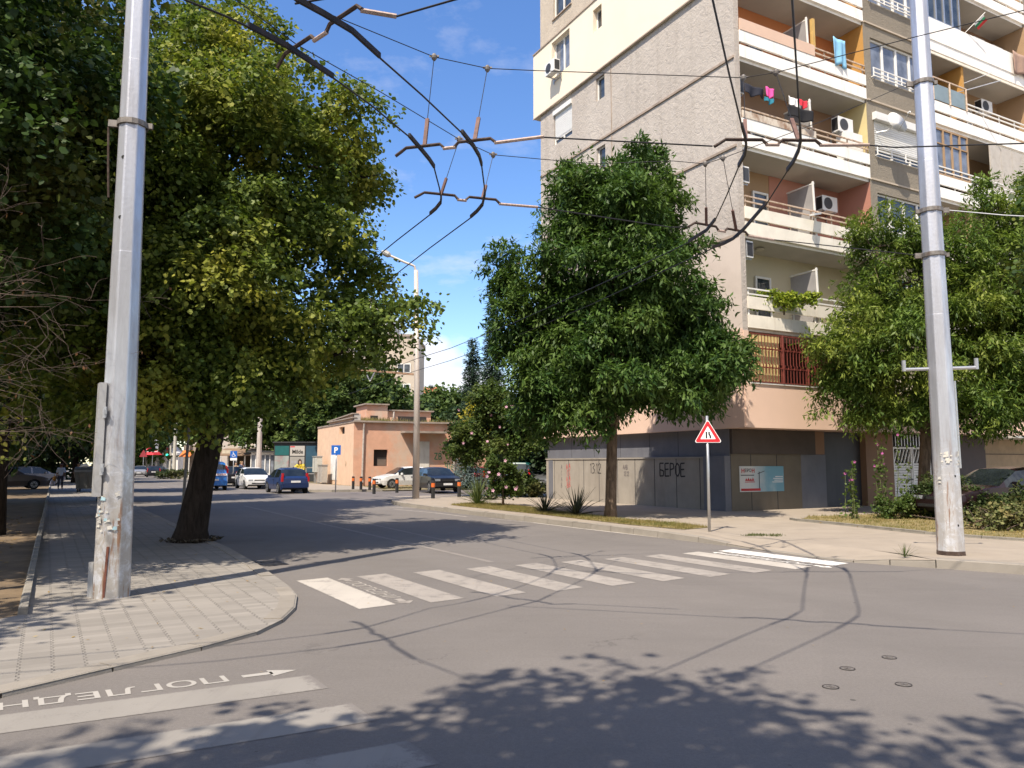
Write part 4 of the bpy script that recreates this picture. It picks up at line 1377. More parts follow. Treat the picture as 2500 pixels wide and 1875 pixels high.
# ------------------------------------------------------------------ trees
def mesh_from_arrays(name, V, counts, mat, parent, off):
    """V: (n,3) verts laid out face after face; counts: verts per face (constant)"""
    me = bpy.data.meshes.new(name)
    V = np.asarray(V, dtype=np.float32) - np.asarray(off, dtype=np.float32)
    nv = len(V)
    nf = nv // counts
    me.vertices.add(nv)
    me.vertices.foreach_set('co', V.ravel())
    me.loops.add(nv)
    me.loops.foreach_set('vertex_index', np.arange(nv, dtype=np.int32))
    me.polygons.add(nf)
    me.polygons.foreach_set('loop_start', np.arange(0, nv, counts, dtype=np.int32))
    me.polygons.foreach_set('loop_total', np.full(nf, counts, dtype=np.int32))
    me.materials.append(mat)
    me.update(calc_edges=True)
    o = bpy.data.objects.new(name, me)
    COL.objects.link(o)
    if parent: o.parent = parent
    return o


def norm(a):
    return a / np.maximum(np.linalg.norm(a, axis=1, keepdims=True), 1e-6)


def leaf_faces(rng, pos, out, L, wfrac, droop, shape, jitter=0.55):
    """one face per leaf. shape: 'round' (6 corners, lime or hibiscus), 'lance' (4 corners, ash leaflet), 'needle'"""
    n = len(pos)
    ax = norm(out * 0.8 + rng.normal(0, jitter, (n, 3)) + np.array([0, 0, -droop]))
    up = norm(rng.normal(0, 0.38, (n, 3)) + np.array([0, 0, 1.0]) + out * 0.7)
    sd = norm(np.cross(ax, up))
    nr = np.cross(sd, ax)
    L = (L * rng.uniform(0.45, 1.3, n))[:, None]
    w = L * wfrac
    if shape == 'round':
        P = [pos, pos + ax * L * .25 + sd * w * .5 - nr * L * .05, pos + ax * L * .62 + sd * w * .42 - nr * L * .08, pos + ax * L,
             pos + ax * L * .62 - sd * w * .42 - nr * L * .08, pos + ax * L * .25 - sd * w * .5 - nr * L * .05]
        k = 6
    else:
        P = [pos, pos + ax * L * .45 + sd * w * .5 - nr * L * .06, pos + ax * L - nr * L * .1, pos + ax * L * .45 - sd * w * .5 - nr * L * .06]
        k = 4
    return np.stack(P, 1).reshape(-1, 3), k


def crown_points(rng, lobes, n, rough=0.35, fill=0.12):
    """clump centres: lobes broken into many flattened boughs with gaps between, leaves mostly near their skins"""
    cs, rs, ws = [], [], []
    for c, r in lobes:
        c, r = np.array(c, float), np.array(r, float) * np.ones(3)
        vol = r.prod()
        k = int(12 + 12 * vol ** 0.4)
        d = norm(rng.normal(0, 1, (k, 3)))
        rad = rng.uniform(0.35, 1.0, (k, 1)) ** .55
        sub = c + d * r * rad
        sr = np.outer(rng.uniform(0.17, 0.38, k), r) * np.array([1, 1, .55])
        cs.append(sub); rs.append(sr); ws.append(sr.prod(1) ** .75)
        cs.append(c[None]); rs.append((r * 0.7)[None]); ws.append(np.array([ws[-1].sum() * fill]))
    cs, rs, ws = np.concatenate(cs), np.concatenate(rs), np.concatenate(ws)
    idx = rng.choice(len(cs), n, p=ws / ws.sum())
    d = norm(rng.normal(0, 1, (n, 3)) + np.array([0, 0, .25]))
    rad = rng.uniform(0.05, 1, (n, 1)) ** 0.45
    p = cs[idx] + d * rs[idx] * rad
    return p, norm(d + 0.35 * norm(p - cs.mean(0)) + np.array([0, 0, .1])), cs


def make_tree(name, label, trunk, lobes, clumps, per, spread, leaf, mat, bark, seed, group=None, shape='round', wfrac=.85, droop=.5, cat='tree', limbs=True, boughs=26, zmin=None, xclip=None, tr=None):
    rng = np.random.default_rng(seed)
    rr = random.Random(seed)
    base = Vector(trunk[0][:3])
    t = thing(name, label, cat, base, 0, group)
    pts, out, cs = crown_points(rng, lobes, clumps)
    if zmin is not None:
        k = pts[:, 2] > zmin + rng.normal(0, .25, len(pts)); pts, out = pts[k], out[k]
    if xclip is not None:
        k = xclip(pts, rng); pts, out = pts[k], out[k]
    n = len(pts)
    # each clump: a short twig with leaves along it
    tw = norm(out + rng.normal(0, .5, (n, 3)))
    f = rng.uniform(0, 1, (n, per, 1))
    pp = pts[:, None, :] + tw[:, None, :] * (f - .3) * spread * 1.4 + rng.normal(0, spread * .2, (n, per, 3))
    pp[:, :, 2] -= spread * .5 * f[:, :, 0] ** 2
    oo = np.repeat(tw[:, None, :], per, 1) + rng.normal(0, .6, (n, per, 3))
    V, k = leaf_faces(rng, pp.reshape(-1, 3), norm(oo.reshape(-1, 3)), leaf, wfrac, droop, shape)
    mesh_from_arrays('crown', V, k, mat, t, base)
    m = MB()
    tp = [Vector(p[:3]) for p in trunk]
    rad = [p[3] for p in trunk]
    m.tube(tp, rad, 12)
    if limbs:
        for (c, r) in lobes:
            c = Vector(c)
            i = min(range(len(tp)), key=lambda q: (tp[q] - c).length + max(0, tp[q].z - c.z) * 1.5)
            i = max(1, i) if len(tp) > 1 else 0
            a = tp[i]
            mid = a.lerp(c, .5) + Vector((rr.gauss(0, .2), rr.gauss(0, .2), .25))
            m.tube([a, mid, c], [rad[i] * .55, rad[i] * .35, rad[i] * .14], 7)
        for p in rng.choice(len(cs), min(boughs, len(cs)), replace=False):
            q = Vector(cs[p])
            c = min((Vector(l[0]) for l in lobes), key=lambda v: (v - q).length)
            i = min(range(len(tp)), key=lambda k_: (tp[k_] - q).length)
            a = c if (c - q).length < (tp[i] - q).length else tp[i]
            mid = a.lerp(q, .5) + Vector((rr.gauss(0, .12), rr.gauss(0, .12), -.1))
            m.tube([a, mid, q], [rad[-1] * .35 + .012, .022, .009], 5)
    m.build('trunk', bark, t, smooth=True)
    return t


BARKD = barkmat('bark_dark', (0.042, 0.033, 0.027))
BARKA = barkmat('bark_ash', (0.17, 0.125, 0.09))
LIME = leafmat('lime_leaves', (0.03, 0.06, 0.013), (0.17, 0.225, 0.042), (0.42, 0.39, 0.055), 0.8, 0.3, 0.55)
LIME2 = leafmat('lime_leaves_deep', (0.02, 0.045, 0.012), (0.075, 0.13, 0.028), (0.24, 0.24, 0.04), 0.5, 0.25, 0.5)
MAPLE = leafmat('maple_leaves', (0.016, 0.04, 0.011), (0.065, 0.11, 0.024), (0.17, 0.12, 0.02), 0.6, 0.22, 0.45)
ASH = leafmat('ash_leaves', (0.020, 0.056, 0.014), (0.09, 0.155, 0.034), (0.15, 0.21, 0.042), 0.5, 0.25, 0.6, 0.35)
ASH2 = leafmat('ash_leaves_pale', (0.03, 0.068, 0.014), (0.15, 0.22, 0.042), (0.28, 0.30, 0.045), 0.65, 0.28, 0.5, 0.35)
FARG = leafmat('far_leaves', (0.035, 0.07, 0.02), (0.10, 0.15, 0.04), (0.14, 0.17, 0.04), 0.5, 0.25, 0.3, 0.6)
FARD = leafmat('far_dark_leaves', (0.02, 0.045, 0.018), (0.05, 0.08, 0.03), None, 0, 0.2, 0.3, 0.6)
SPRUCE = leafmat('spruce_needles', (0.018, 0.04, 0.025), (0.05, 0.08, 0.05), None, 0, 0.1, 0.5, 0.6)
BLUESP = leafmat('blue_spruce_needles', (0.07, 0.11, 0.105), (0.17, 0.22, 0.21), None, 0, 0.1, 0.5, 0.6)
YELLOWL = leafmat('yellow_blossom', (0.26, 0.24, 0.03), (0.5, 0.42, 0.05), (0.09, 0.14, 0.03), 0.7, 0.3, 0.9)
HIBL = leafmat('hibiscus_leaves', (0.03, 0.06, 0.015), (0.10, 0.145, 0.035), (0.14, 0.15, 0.04), 0.5, 0.28, 0.8)
HEDGE = leafmat('hedge_leaves', (0.02, 0.04, 0.014), (0.065, 0.09, 0.025), (0.18, 0.14, 0.05), 0.5, 0.2, 0.8)
PILE = leafmat('cut_branch_leaves', (0.06, 0.08, 0.025), (0.20, 0.20, 0.08), (0.24, 0.15, 0.06), 0.6, 0.15, 1.6, 0.7)
TREEGRP = 'street trees'

# big leaning lime at the kerb
tb = G(470, 1322, PVL)
make_tree('lime_tree', 'large lime tree with a thick dark leaning trunk at the kerb, yellowing tips',
          [(tb.x - .05, tb.y, PVL - .1, .44), (tb.x - .02, tb.y, .3, .32), (tb.x + .12, tb.y, 1.2, .265), (tb.x + .36, tb.y + .05, 2.6, .245), (tb.x + .45, tb.y + .1, 5, .2), (tb.x + .3, tb.y + .1, 8, .12), (tb.x + .2, tb.y + .1, 10.6, .05)],
          [((-6.3, 15.9, 5.3), (3.2, 3.4, 2.5)), ((-4.4, 15.6, 5.2), (2.0, 2.6, 1.9)), ((-5.7, 15.8, 8.2), (2.6, 2.8, 2.0)), ((-5.9, 16.0, 10.0), (1.6, 1.8, 1.7)), ((-2.6, 15.5, 4.55), (1.1, 1.3, .8)), ((-3.4, 15.5, 3.9), (.8, 1.2, .5)), ((-4.5, 15.8, 6.4), (1.5, 2.2, 1.1)), ((-3.5, 15.6, 7.7), (.85, 1.5, .8)),
           ((-4.3, 15.5, 7.9), (1.5, 2.0, 1.4)), ((-7.7, 15.2, 7.2), (2.1, 2.6, 2.8)), ((-6.9, 14.2, 3.7), (2.2, 1.8, 1.25)), ((-4.9, 14.8, 3.5), (1.5, 1.7, .95)), ((-6.5, 14.4, 2.75), (1.7, 1.3, .7)), ((-8.1, 15.0, 3.2), (1.5, 1.5, 1.0))],
          15500, 13, .3, .094, LIME, BARKD, 7, TREEGRP, droop=.75)
m = MB()
rr = random.Random(4)
for i in range(110):
    a = rr.uniform(0, 6.28); r_ = rr.uniform(.36, .6)
    p = Vector((tb.x + math.cos(a) * r_, tb.y + math.sin(a) * r_ * .9, PVL))
    m.poly([p + Vector((rr.gauss(0, .045), rr.gauss(0, .045), rr.uniform(0, .1))) for _ in range(4)])
tag(m.build('root_sprouts', leafmat('dead_sprouts', (0.05, 0.04, 0.03), (0.12, 0.1, 0.07), None, 0, .1), kind='stuff'), 'dry suckers and litter round the foot of the leaning lime', 'undergrowth')

# maples and limes making the dark tunnel along the left pavement
def row_tree(name, label, x, y, h, crown, mat, seed, clumps=2600, per=12, leaf=.15, spread=.4, zlow=2.9, shape='round', rt=.24, lean=0.0, droop=.4):
    R_ = crown
    return make_tree(name, label, [(x, y, PV - .2, rt * 1.3), (x + lean * .2, y, 1.2, rt), (x + lean * .6, y, h * .4, rt * .8), (x + lean, y, h * .7, rt * .45), (x + lean, y, h * .92, .05)],
                     [((x + lean * .7, y, zlow + (h - zlow) * .35), (R_, R_, (h - zlow) * .38)), ((x + lean, y, zlow + (h - zlow) * .68), (R_ * .82, R_ * .82, (h - zlow) * .34)),
                      ((x + lean + R_ * .45, y - R_ * .3, zlow + (h - zlow) * .25), (R_ * .6, R_ * .6, (h - zlow) * .25)), ((x + lean - R_ * .4, y - R_ * .4, zlow + (h - zlow) * .5), (R_ * .6, R_ * .6, (h - zlow) * .28))],
                     clumps, per, spread, leaf, mat, BARKD, seed, TREEGRP, shape=shape, droop=droop)


row_tree('maple_tree', 'nearest dark maple with browning leaves, its crown filling the top left corner', -9.6, 11.0, 12.4, 3.5, MAPLE, 31, 9000, 12, .112, .36, 3.5, rt=.2)
row_tree('maple_tree', 'dark maple with two thin trunks at the far left edge', -11.9, 18.2, 15, 3.9, MAPLE, 32, 6000, 12, .15, .42, 2.9, rt=.16)
row_tree('maple_tree', 'shaded maple in the park behind the woman on the pavement', -16.2, 22.5, 12.5, 3.6, MAPLE, 33, 3500, 12, .2, .5, 2.7)
row_tree('lime_tree', 'second kerbside lime hidden mostly behind the left metal pole', -12.8, 25.0, 18.5, 4.0, LIME2, 34, 7500, 12, .15, .42, 3.2)
row_tree('lime_tree', 'third kerbside lime, far down the left pavement', -17.9, 34.5, 12, 3.6, LIME2, 35, 3000, 12, .2, .5, 3.2)
row_tree('lime_tree', 'fourth kerbside lime over the dumpster', -24.1, 46.5, 12, 3.8, LIME2, 36, 1500, 12, .24, .6, 3.0)
row_tree('park_tree', 'dark park tree between the second and third kerbside limes', -22.5, 31, 12, 4.0, MAPLE, 37, 3200, 12, .24, .6, 2.4)
row_tree('park_tree', 'dark park tree at the left, farthest back in the shade', -31, 43, 13, 5.0, MAPLE, 38, 2600, 12, .3, .7, 2.0)
row_tree('park_tree', 'dark low-branched park tree at the left edge behind the maples', -22, 25, 11, 4.2, MAPLE, 39, 3200, 12, .24, .6, 1.6)
row_tree('park_tree', 'dark park tree beyond the parked cars at the left', -41, 58, 14, 6.0, FARD, 40, 1700, 12, .36, .9, 1.5)
row_tree('park_tree', 'far tree at the end of the left pavement over the woman', -38.5, 69, 13, 5.0, FARD, 41, 1400, 12, .36, .9, 2.2)
row_tree('lime_tree', 'kerbside lime farthest down the street before the crossing', st(-1.6, 78).x, st(-1.6, 78).y, 12, 4.5, FARG, 42, 1200, 12, .4, .9, 3.4)
for i, (x_, y_, h_, r_) in enumerate(((-62, 92, 11, 7), (-52, 84, 10, 6), (-74, 104, 13, 8), (-50, 70, 8, 5), (-68, 80, 10, 7))):
    row_tree('park_tree', ['low-hanging tree closing the park behind the woman', 'bushy tree closing the park behind the dumpster', 'tallest dim tree at the far back of the park', 'thick low tree behind the shaded brown car', 'broad dim tree at the back left of the park'][i], x_, y_, h_, r_, FARD, 140 + i, 1500, 12, .4, .9, .2)
# trees behind the viewer: only their shade reaches the picture
for i, (x, y, h, r_, sd) in enumerate(((-2.1, -.75, 9.8, 2.4, 51), (1.9, -1.1, 9.6, 2.5, 52), (-5.2, -2.4, 10.0, 2.3, 54), (5.3, -3.0, 9.6, 2.4, 55), (13.9, 17.2, 9.6, 2.2, 56))):
    row_tree('shade_tree', ['tree behind the viewer throwing the left half of the near shade', 'tree behind the viewer throwing the right half of the near shade', 'tree behind the viewer shading the near crossing bars', 'tree behind the viewer shading the bottom right corner of the road', 'tree just outside the right edge that shades the dark red car'][i], x, y, h, r_, LIME2, sd, 1800, 10, .13, .36, 4.6)
row_tree('shade_tree', 'loose tree left of the view that dapples the paving by the metal pole', -8.4, 4.2, 8.6, 1.9, LIME2, 53, 330, 9, .16, .5, 3.6, rt=.12)

# bare twiggy tree at the left edge
t = thing('bare_tree', 'leafless brown twiggy tree reaching in from the left edge', 'tree', (-7.3, 9.4, PVL - .02))
m = MB()
rr = random.Random(8)
tips = []


def grow(p, d, L, r, lev, m, rr, tips, droop=.05):
    n = 4
    pts, rs = [p], [r]
    for i in range(n):
        d = (d + Vector((rr.gauss(0, .16), rr.gauss(0, .16), rr.gauss(0, .13) - droop))).normalized()
        pts.append(pts[-1] + d * L / n); rs.append(max(r * (1 - .22 * (i + 1)), .0018))
    m.tube(pts, rs, 5 if lev else 8, cap=False)
    tips.append(pts[-1])
    if lev < 4:
        for i in range(1, n + 1):
            for _ in range(1):
                if rr.random() < .8:
                    nd = (d + Vector((rr.gauss(0, .7), rr.gauss(0, .7), rr.gauss(0, .45)))).normalized()
                    grow(pts[i], nd, L * rr.uniform(.45, .7), rs[i] * .6, lev + 1, m, rr, tips, droop)


m.tube([(-7.3, 9.4, 0), (-7.2, 9.4, 2.2), (-7.1, 9.4, 4.4)], [.11, .08, .05], 8)
for z, dz in ((1.9, .25), (2.7, .1), (3.0, -.1), (3.5, .12), (3.9, .1), (4.2, .2), (2.3, .2)):
    grow(Vector((-7.15, 9.4, z)), Vector((1, rr.uniform(-.25, .3), dz)).normalized(), rr.uniform(1.2, 1.5), .012, 1, m, rr, tips)
m.build('branches', M('dead_twig', (0.11, 0.08, 0.066), 0.9, 0, .2, 5), t)
lp = np.array([tuple(q) for q in rr.sample(tips, min(70, len(tips)))])
V, k = leaf_faces(np.random.default_rng(5), lp, np.tile(np.array([[0, 0, -1.0]]), (len(lp), 1)), .05, .6, .6, 'lance')
mesh_from_arrays('withered_leaves', V, k, leafmat('withered', (0.09, 0.045, 0.025), (0.2, 0.10, 0.045), None, 0, .2), t, (-7.3, 9.4, PVL - .02))
t = thing('sapling', 'thin sunlit sapling sprig with yellow-green leaves low at the left edge', 'sapling', (-7.0, 10.0, PVL - .02))
m = MB()
m.tube([(-7.0, 10, 0), (-6.95, 10, 1.2), (-6.9, 10, 2.1)], [.02, .014, .006], 6)
lp = []
for z, dz in ((1.95, .05), (1.7, .0), (1.85, .1), (2.0, .2)):
    p = Vector((-6.93, 10, z)); q = p + Vector((.62, .05, dz))
    m.tube([p, p.lerp(q, .5) + UP * .06, q], [.006, .005, .003], 5)
    for i in range(22): lp.append(tuple(p.lerp(q, rr.uniform(.2, 1)) + Vector((rr.gauss(0, .04), rr.gauss(0, .04), rr.gauss(0, .04) + .03))))
m.build('stem', M('dead_twig', (0.22, 0.16, 0.13)), t)
lp = np.array(lp)
V, k = leaf_faces(np.random.default_rng(6), lp, np.tile(np.array([[.5, 0, -.5]]), (len(lp), 1)), .065, .8, .3, 'round')
mesh_from_arrays('leaves', V, k, leafmat('sprig_leaves', (0.11, 0.16, 0.03), (0.25, 0.24, 0.05), (0.28, 0.16, 0.04), .5, .3, 3.0), t, (-7.0, 10.0, PVL - .02))

# ash trees before the apartment block
ab = G(1490, 1263, PV)
make_tree('ash_tree', 'dark green ash with a slim trunk on the kerbside grass before the gable',
          [(ab.x, ab.y, PV - .1, .21), (ab.x + .02, ab.y, .5, .165), (ab.x + .08, ab.y, 2.4, .15), (ab.x + .1, ab.y, 4.5, .13), (ab.x + .15, ab.y, 7.5, .08), (ab.x + .2, ab.y, 10.5, .03)],
          [((3.2, 22.6, 4.7), (2.5, 2.3, 1.7)), ((5.2, 22.4, 4.4), (1.55, 1.8, 1.5)), ((1.5, 22.6, 4.1), (1.25, 1.6, 1.6)), ((3.4, 22.6, 7.2), (2.35, 2.1, 1.6)), ((3.0, 22.6, 9.1), (2.0, 1.8, 1.3)), ((1.8, 22.7, 9.2), (1.0, 1.0, .95)), ((4.3, 22.6, 9.4), (.95, 1.0, .9)), ((2.0, 22.7, 10.1), (.85, .9, .85)), ((3.95, 22.6, 10.5), (.82, .9, 1.0)), ((.95, 23.2, 5.2), (1.2, 1.3, 1.2)), ((5.0, 24.0, 4.4), (1.6, 1.6, 1.3)), ((3.3, 24.4, 4.7), (2.0, 1.8, 1.5)), ((1.9, 23.4, 6.2), (1.3, 1.3, 1.2)),
           ((.75, 23.2, 6.7), (1.05, 1.3, 1.35)), ((.0, 23.2, 6.4), (.7, .9, 1.3)), ((-.3, 23.4, 7.7), (.55, .7, 1.1)), ((.6, 23.0, 3.4), (.7, 1.0, .8)), ((4.9, 22.3, 6.3), (1.1, 1.3, 1.0)), ((2.2, 22, 3.0), (.9, 1, .6))],
          14500, 15, .34, .20, ASH, BARKA, 61, TREEGRP, shape='lance', wfrac=.34, droop=.5)
make_tree('ash_tree', 'pale green ash behind the right metal pole, crown over the shop door',
          [(12.45, 23.9, PV - .1, .22), (12.5, 23.9, .6, .17), (12.7, 23.9, 2.6, .155), (12.8, 23.9, 5, .12), (12.8, 23.9, 8.5, .05)],
          [((12.4, 23.7, 5.0), (2.7, 2.3, 1.9)), ((10.6, 23.4, 5.2), (1.4, 1.6, 1.6)), ((12.4, 23.8, 7.3), (2.2, 2.0, 1.6)), ((11.4, 23.8, 8.4), (1.15, 1.3, 1.2)), ((10.4, 23.6, 3.7), (1.1, 1.3, 1.0)), ((13.4, 23.6, 8.3), (1.3, 1.4, 1.1)), ((12.9, 23.0, 3.35), (1.9, 1.5, .95)), ((11.2, 23.2, 3.2), (1.0, 1.2, .7))],
          5600, 15, .32, .18, ASH2, BARKA, 62, TREEGRP, shape='lance', wfrac=.3, droop=.5)
make_tree('ash_tree', 'pale green ash at the right edge over the dark red car',
          [(16.6, 24.6, PV - .1, .22), (16.7, 24.6, 2.6, .16), (16.8, 24.6, 5, .12), (16.8, 24.6, 9, .05)],
          [((16.6, 24.3, 5.2), (2.6, 2.4, 2.2)), ((15.2, 24.0, 7.2), (1.6, 1.8, 1.6)), ((16.6, 24.3, 8.4), (1.9, 2.0, 1.7)), ((15.6, 24.2, 9.9), (1.0, 1.1, 1.1)), ((17.4, 24.4, 10.5), (1.2, 1.3, 1.2)), ((14.6, 23.6, 4.3), (1.3, 1.5, 1.2)), ((15.2, 23.2, 3.5), (1.7, 1.5, 1.0))],
          5400, 15, .32, .185, ASH2, BARKA, 63, TREEGRP, shape='lance', wfrac=.3, droop=.5)

# trees over the side lane and in the background
def cone_tree(name, label, x, y, z0, h, r0, mat, seed, tiers=22, leaf=.22, lean=0.0, group=None, sag=.25, wf=.22):
    rng = np.random.default_rng(seed)
    t = thing(name, label, 'conifer', (x, y, z0), 0, group)
    P, O = [], []
    for i in range(tiers):
        f = i / tiers
        z = z0 + h * (.06 + .94 * f)
        r = r0 * (1 - f) ** .8 * rng.uniform(.8, 1.15)
        nb = max(5, int(16 * (1 - f) + 5))
        for b in range(nb):
            a = rng.uniform(0, 6.283)
            d = np.array([math.cos(a), math.sin(a), 0])
            rb = r * rng.uniform(.7, 1.1)
            q = int(14 * rb / r0) + 6
            s = rng.uniform(.1, 1, q)[:, None]
            p = np.array([x + lean * f, y, z]) + d * rb * s + np.array([0, 0, -sag]) * rb * s ** 1.5 + rng.normal(0, .06 * r0 + .03, (q, 3)) * (1.2 - .5 * s)
            P.append(p); O.append(np.tile(d + np.array([0, 0, .1]), (q, 1)))
    P, O = np.concatenate(P), np.concatenate(O)
    P = np.repeat(P, 4, 0) + rng.normal(0, .05 + .03 * r0, (len(P) * 4, 3)); O = np.repeat(O, 4, 0)
    V, k = leaf_faces(rng, P, norm(O), leaf, wf, .25, 'lance', .5)
    mesh_from_arrays('crown', V, k, mat, t, (x, y, z0))
    m = MB(); m.tube([(x, y, z0 - .1), (x + lean * .5, y, z0 + h * .5), (x + lean, y, z0 + h * .97)], [.06 * r0 + .1, .09, .02], 8); m.build('trunk', BARKD, t)
    return t


def at(px, Y, z=0): 
    p = A(px, 1000, Y); p.z = z
    return p


p = at(1148, 82); cone_tree('spruce_tree', 'narrow dark spruce, the shorter of two above the parking ground', p.x, p.y, 0, 15.2, 2.5, SPRUCE, 71, 26, .5, .3)
p = at(1202, 78); cone_tree('spruce_tree', 'tall thin ragged spruce beside the middle ash crown', p.x, p.y, 0, 19.5, 2.3, SPRUCE, 72, 28, .5)
p = at(1053, 150); cone_tree('spruce_tree', 'tiny spire of a distant conifer over the round tree', p.x, p.y, 0, 17.5, 1.8, SPRUCE, 73, 16, .6)
p = at(1300, 57, .1); cone_tree('blue_spruce', 'silvery blue spruce spreading behind the pink-flowered tree and the minivan', p.x, p.y, .1, 7.0, 3.3, BLUESP, 74, 20, .22)
p = at(1142, 51.5, .1); cone_tree('blue_spruce', 'low blue-grey spruce bough hanging beside the red parked car', p.x, p.y, .1, 3.2, 1.7, BLUESP, 75, 14, .2)


def bush_tree(name, label, px, Y, z0, z1, r, mat, seed, clumps, per=12, leaf=.3, spread=.6, cat='tree', group=None, stem=.2, shape='round', wf=.8):
    p = at(px, Y)
    c = (z0 + z1) / 2
    hz = (z1 - z0) / 2
    return make_tree(name, label, [(p.x, p.y, 0, stem * 1.3), (p.x, p.y, z0 + .3, stem), (p.x, p.y, c, stem * .6), (p.x, p.y, z1 - .2 * hz, .03)],
                     [((p.x, p.y, c - .1 * hz), (r, r, hz * .9)), ((p.x + r * .4, p.y - r * .3, c + hz * .25), (r * .6, r * .6, hz * .6)), ((p.x - r * .45, p.y - r * .3, c + hz * .1), (r * .6, r * .6, hz * .6)), ((p.x + .1 * r, p.y - r * .4, c - hz * .4), (r * .7, r * .6, hz * .5))],
                     clumps, per, spread, leaf, mat, BARKD, seed, group, shape=shape, wfrac=wf, cat=cat, boughs=14)


BGR = 'background trees behind the pink building'
bush_tree('leafy_tree', 'broad green tree behind the left half of the pink building', 860, 78, 2.5, 12.2, 5.6, FARG, 81, 2400, 12, .42, .8, group=BGR)
bush_tree('leafy_tree', 'rounded tree against the sky right of the lamp post', 1085, 90, 1.5, 11.2, 4.6, FARG, 82, 1900, 12, .42, .8, group=BGR)
bush_tree('leafy_tree', 'dark tree behind the roof of the pink building, left of the lamp post', 958, 84, 2.0, 9.8, 4.0, FARD, 83, 1500, 12, .4, .8, group=BGR)
bush_tree('leafy_tree', 'green tree overhanging the left end of the pink building', 800, 74, 4.0, 11.5, 3.6, FARG, 84, 1700, 12, .34, .7, group=BGR)
bush_tree('leafy_tree', 'tree behind the advertising kiosk', 690, 84, 2.8, 12.5, 4.8, FARG, 85, 1500, 12, .4, .8, group=BGR)
bush_tree('leafy_tree', 'tree beyond the bus shelters, right of the lime trunk', 610, 96, 4.2, 13, 5.2, FARG, 86, 1400, 12, .45, .9, group=BGR)
bush_tree('leafy_tree', 'tree over the far snack tent, left of the lime trunk', 470, 128, 5.5, 15, 6.5, FARG, 87, 1300, 12, .6, 1.2, group=BGR)
bush_tree('leafy_tree', 'olive tree beyond the advert hoarding at the street end', 355, 140, 1.5, 13, 6, FARG, 88, 1300, 12, .6, 1.2, group=BGR)
bush_tree('leafy_tree', 'dark tree between the pink building and the spruces', 1165, 70, 1.0, 7.5, 3.4, FARD, 89, 1300, 12, .34, .7, group=BGR)
bush_tree('leafy_tree', 'dark bushy tree behind the green van at the gable edge', 1320, 52, 1.0, 7.0, 2.9, FARD, 90, 1500, 12, .26, .6, group=BGR)
bush_tree('yellow_tree', 'yellow blossoming tree top behind the pink-flowered tree', 1205, 56, 2.5, 6.6, 2.3, YELLOWL, 91, 900, 12, .2, .45)

# rose of Sharon trees and shrubs on the strip
PINKF = M('pink_petals', (0.55, 0.33, 0.42), 0.8, 0, .2, 8)


def flowers(parent, pts, r, mat, seed):
    rr = random.Random(seed)
    m = MB()
    for p in pts:
        p = Vector(p)
        nrm = Vector((rr.gauss(0, .5), -1, rr.gauss(.1, .4))).normalized()
        a = nrm.orthogonal().normalized(); b = nrm.cross(a)
        for k in range(5):
            t0 = k * 1.2566
            d = a * math.cos(t0) + b * math.sin(t0); e = a * math.cos(t0 + .5) + b * math.sin(t0 + .5); f = a * math.cos(t0 - .5) + b * math.sin(t0 - .5)
            m.poly([p, p + f * r * .7 + nrm * r * .3, p + d * r + nrm * r * .25, p + e * r * .7 + nrm * r * .3])
    return m.build('blossom', mat, parent)


hp = at(1235, 37.0)
ht = make_tree('hibiscus_tree', 'rose of Sharon tree with scattered pink flowers by the side lane', [(hp.x, hp.y, .05, .14), (hp.x - .1, hp.y, 1.2, .11), (hp.x + .1, hp.y, 2.2, .07), (hp.x, hp.y, 3.6, .03)],
               [((hp.x - .55, hp.y, 3.2), (2.1, 1.8, 1.5)), ((hp.x + .9, hp.y, 3.1), (1.35, 1.3, .9)), ((hp.x - .6, hp.y, 4.6), (1.35, 1.3, 1.0)), ((hp.x - 1.8, hp.y, 2.7), (1.1, 1, 1.2))], 3000, 13, .28, .12, HIBL, BARKA, 95, droop=.3)
rr = random.Random(9)
flowers(ht, [(hp.x - .5 + rr.uniform(-2, 1.6), hp.y - 1.4 + rr.uniform(-.3, .5), rr.uniform(2.3, 5.0)) for _ in range(12)], .075, PINKF, 3)
hs = G(1228, 1236, PV)
hsb = make_tree('hibiscus_shrub', 'small round pink-flowered shrub on the strip left of the spiky yuccas', [(hs.x, hs.y, PV, .05), (hs.x, hs.y, .5, .04), (hs.x, hs.y, 1.3, .02)],
                [((hs.x, hs.y, 1.15), (.68, .6, .62)), ((hs.x + .35, hs.y, .95), (.4, .4, .4)), ((hs.x - .2, hs.y, 1.6), (.4, .4, .35))], 620, 10, .14, .085, HIBL, BARKA, 96, droop=.2, cat='shrub', boughs=10)
flowers(hsb, [(hs.x + rr.uniform(-.6, .6), hs.y - .55, rr.uniform(.7, 1.9)) for _ in range(9)], .07, PINKF, 4)


def blade_plant(name, label, p, n, L, w, mat, seed, cat, stiff=1.0, rise=.9):
    rr = random.Random(seed)
    m = MB()
    for _ in range(n):
        a = rr.uniform(0, 6.283); el = rr.uniform(.25, 1.45) * rise
        d = Vector((math.cos(a) * math.cos(el), math.sin(a) * math.cos(el), math.sin(el)))
        l = L * rr.uniform(.6, 1.1)
        sd = Vector((-math.sin(a), math.cos(a), 0)) * w / 2
        q = Vector(p); pts = []
        for k in range(5):
            f = k / 4
            pts.append((q.copy(), sd * (1 - f ** 2 * .95)))
            d = (d + Vector((0, 0, -.28 / stiff * f))).normalized()
            q = q + d * l / 4
        for (a0, s0), (a1, s1) in zip(pts[:-1], pts[1:]):
            m.poly([a0 - s0, a0 + s0 * .2 - UP * w * .2, a1 + s1 * .2 - UP * w * .2, a1 - s1]); m.poly([a0 + s0 * .2 - UP * w * .2, a0 + s0, a1 + s1, a1 + s1 * .2 - UP * w * .2])
    return tag(m.build(name, mat), label, cat)


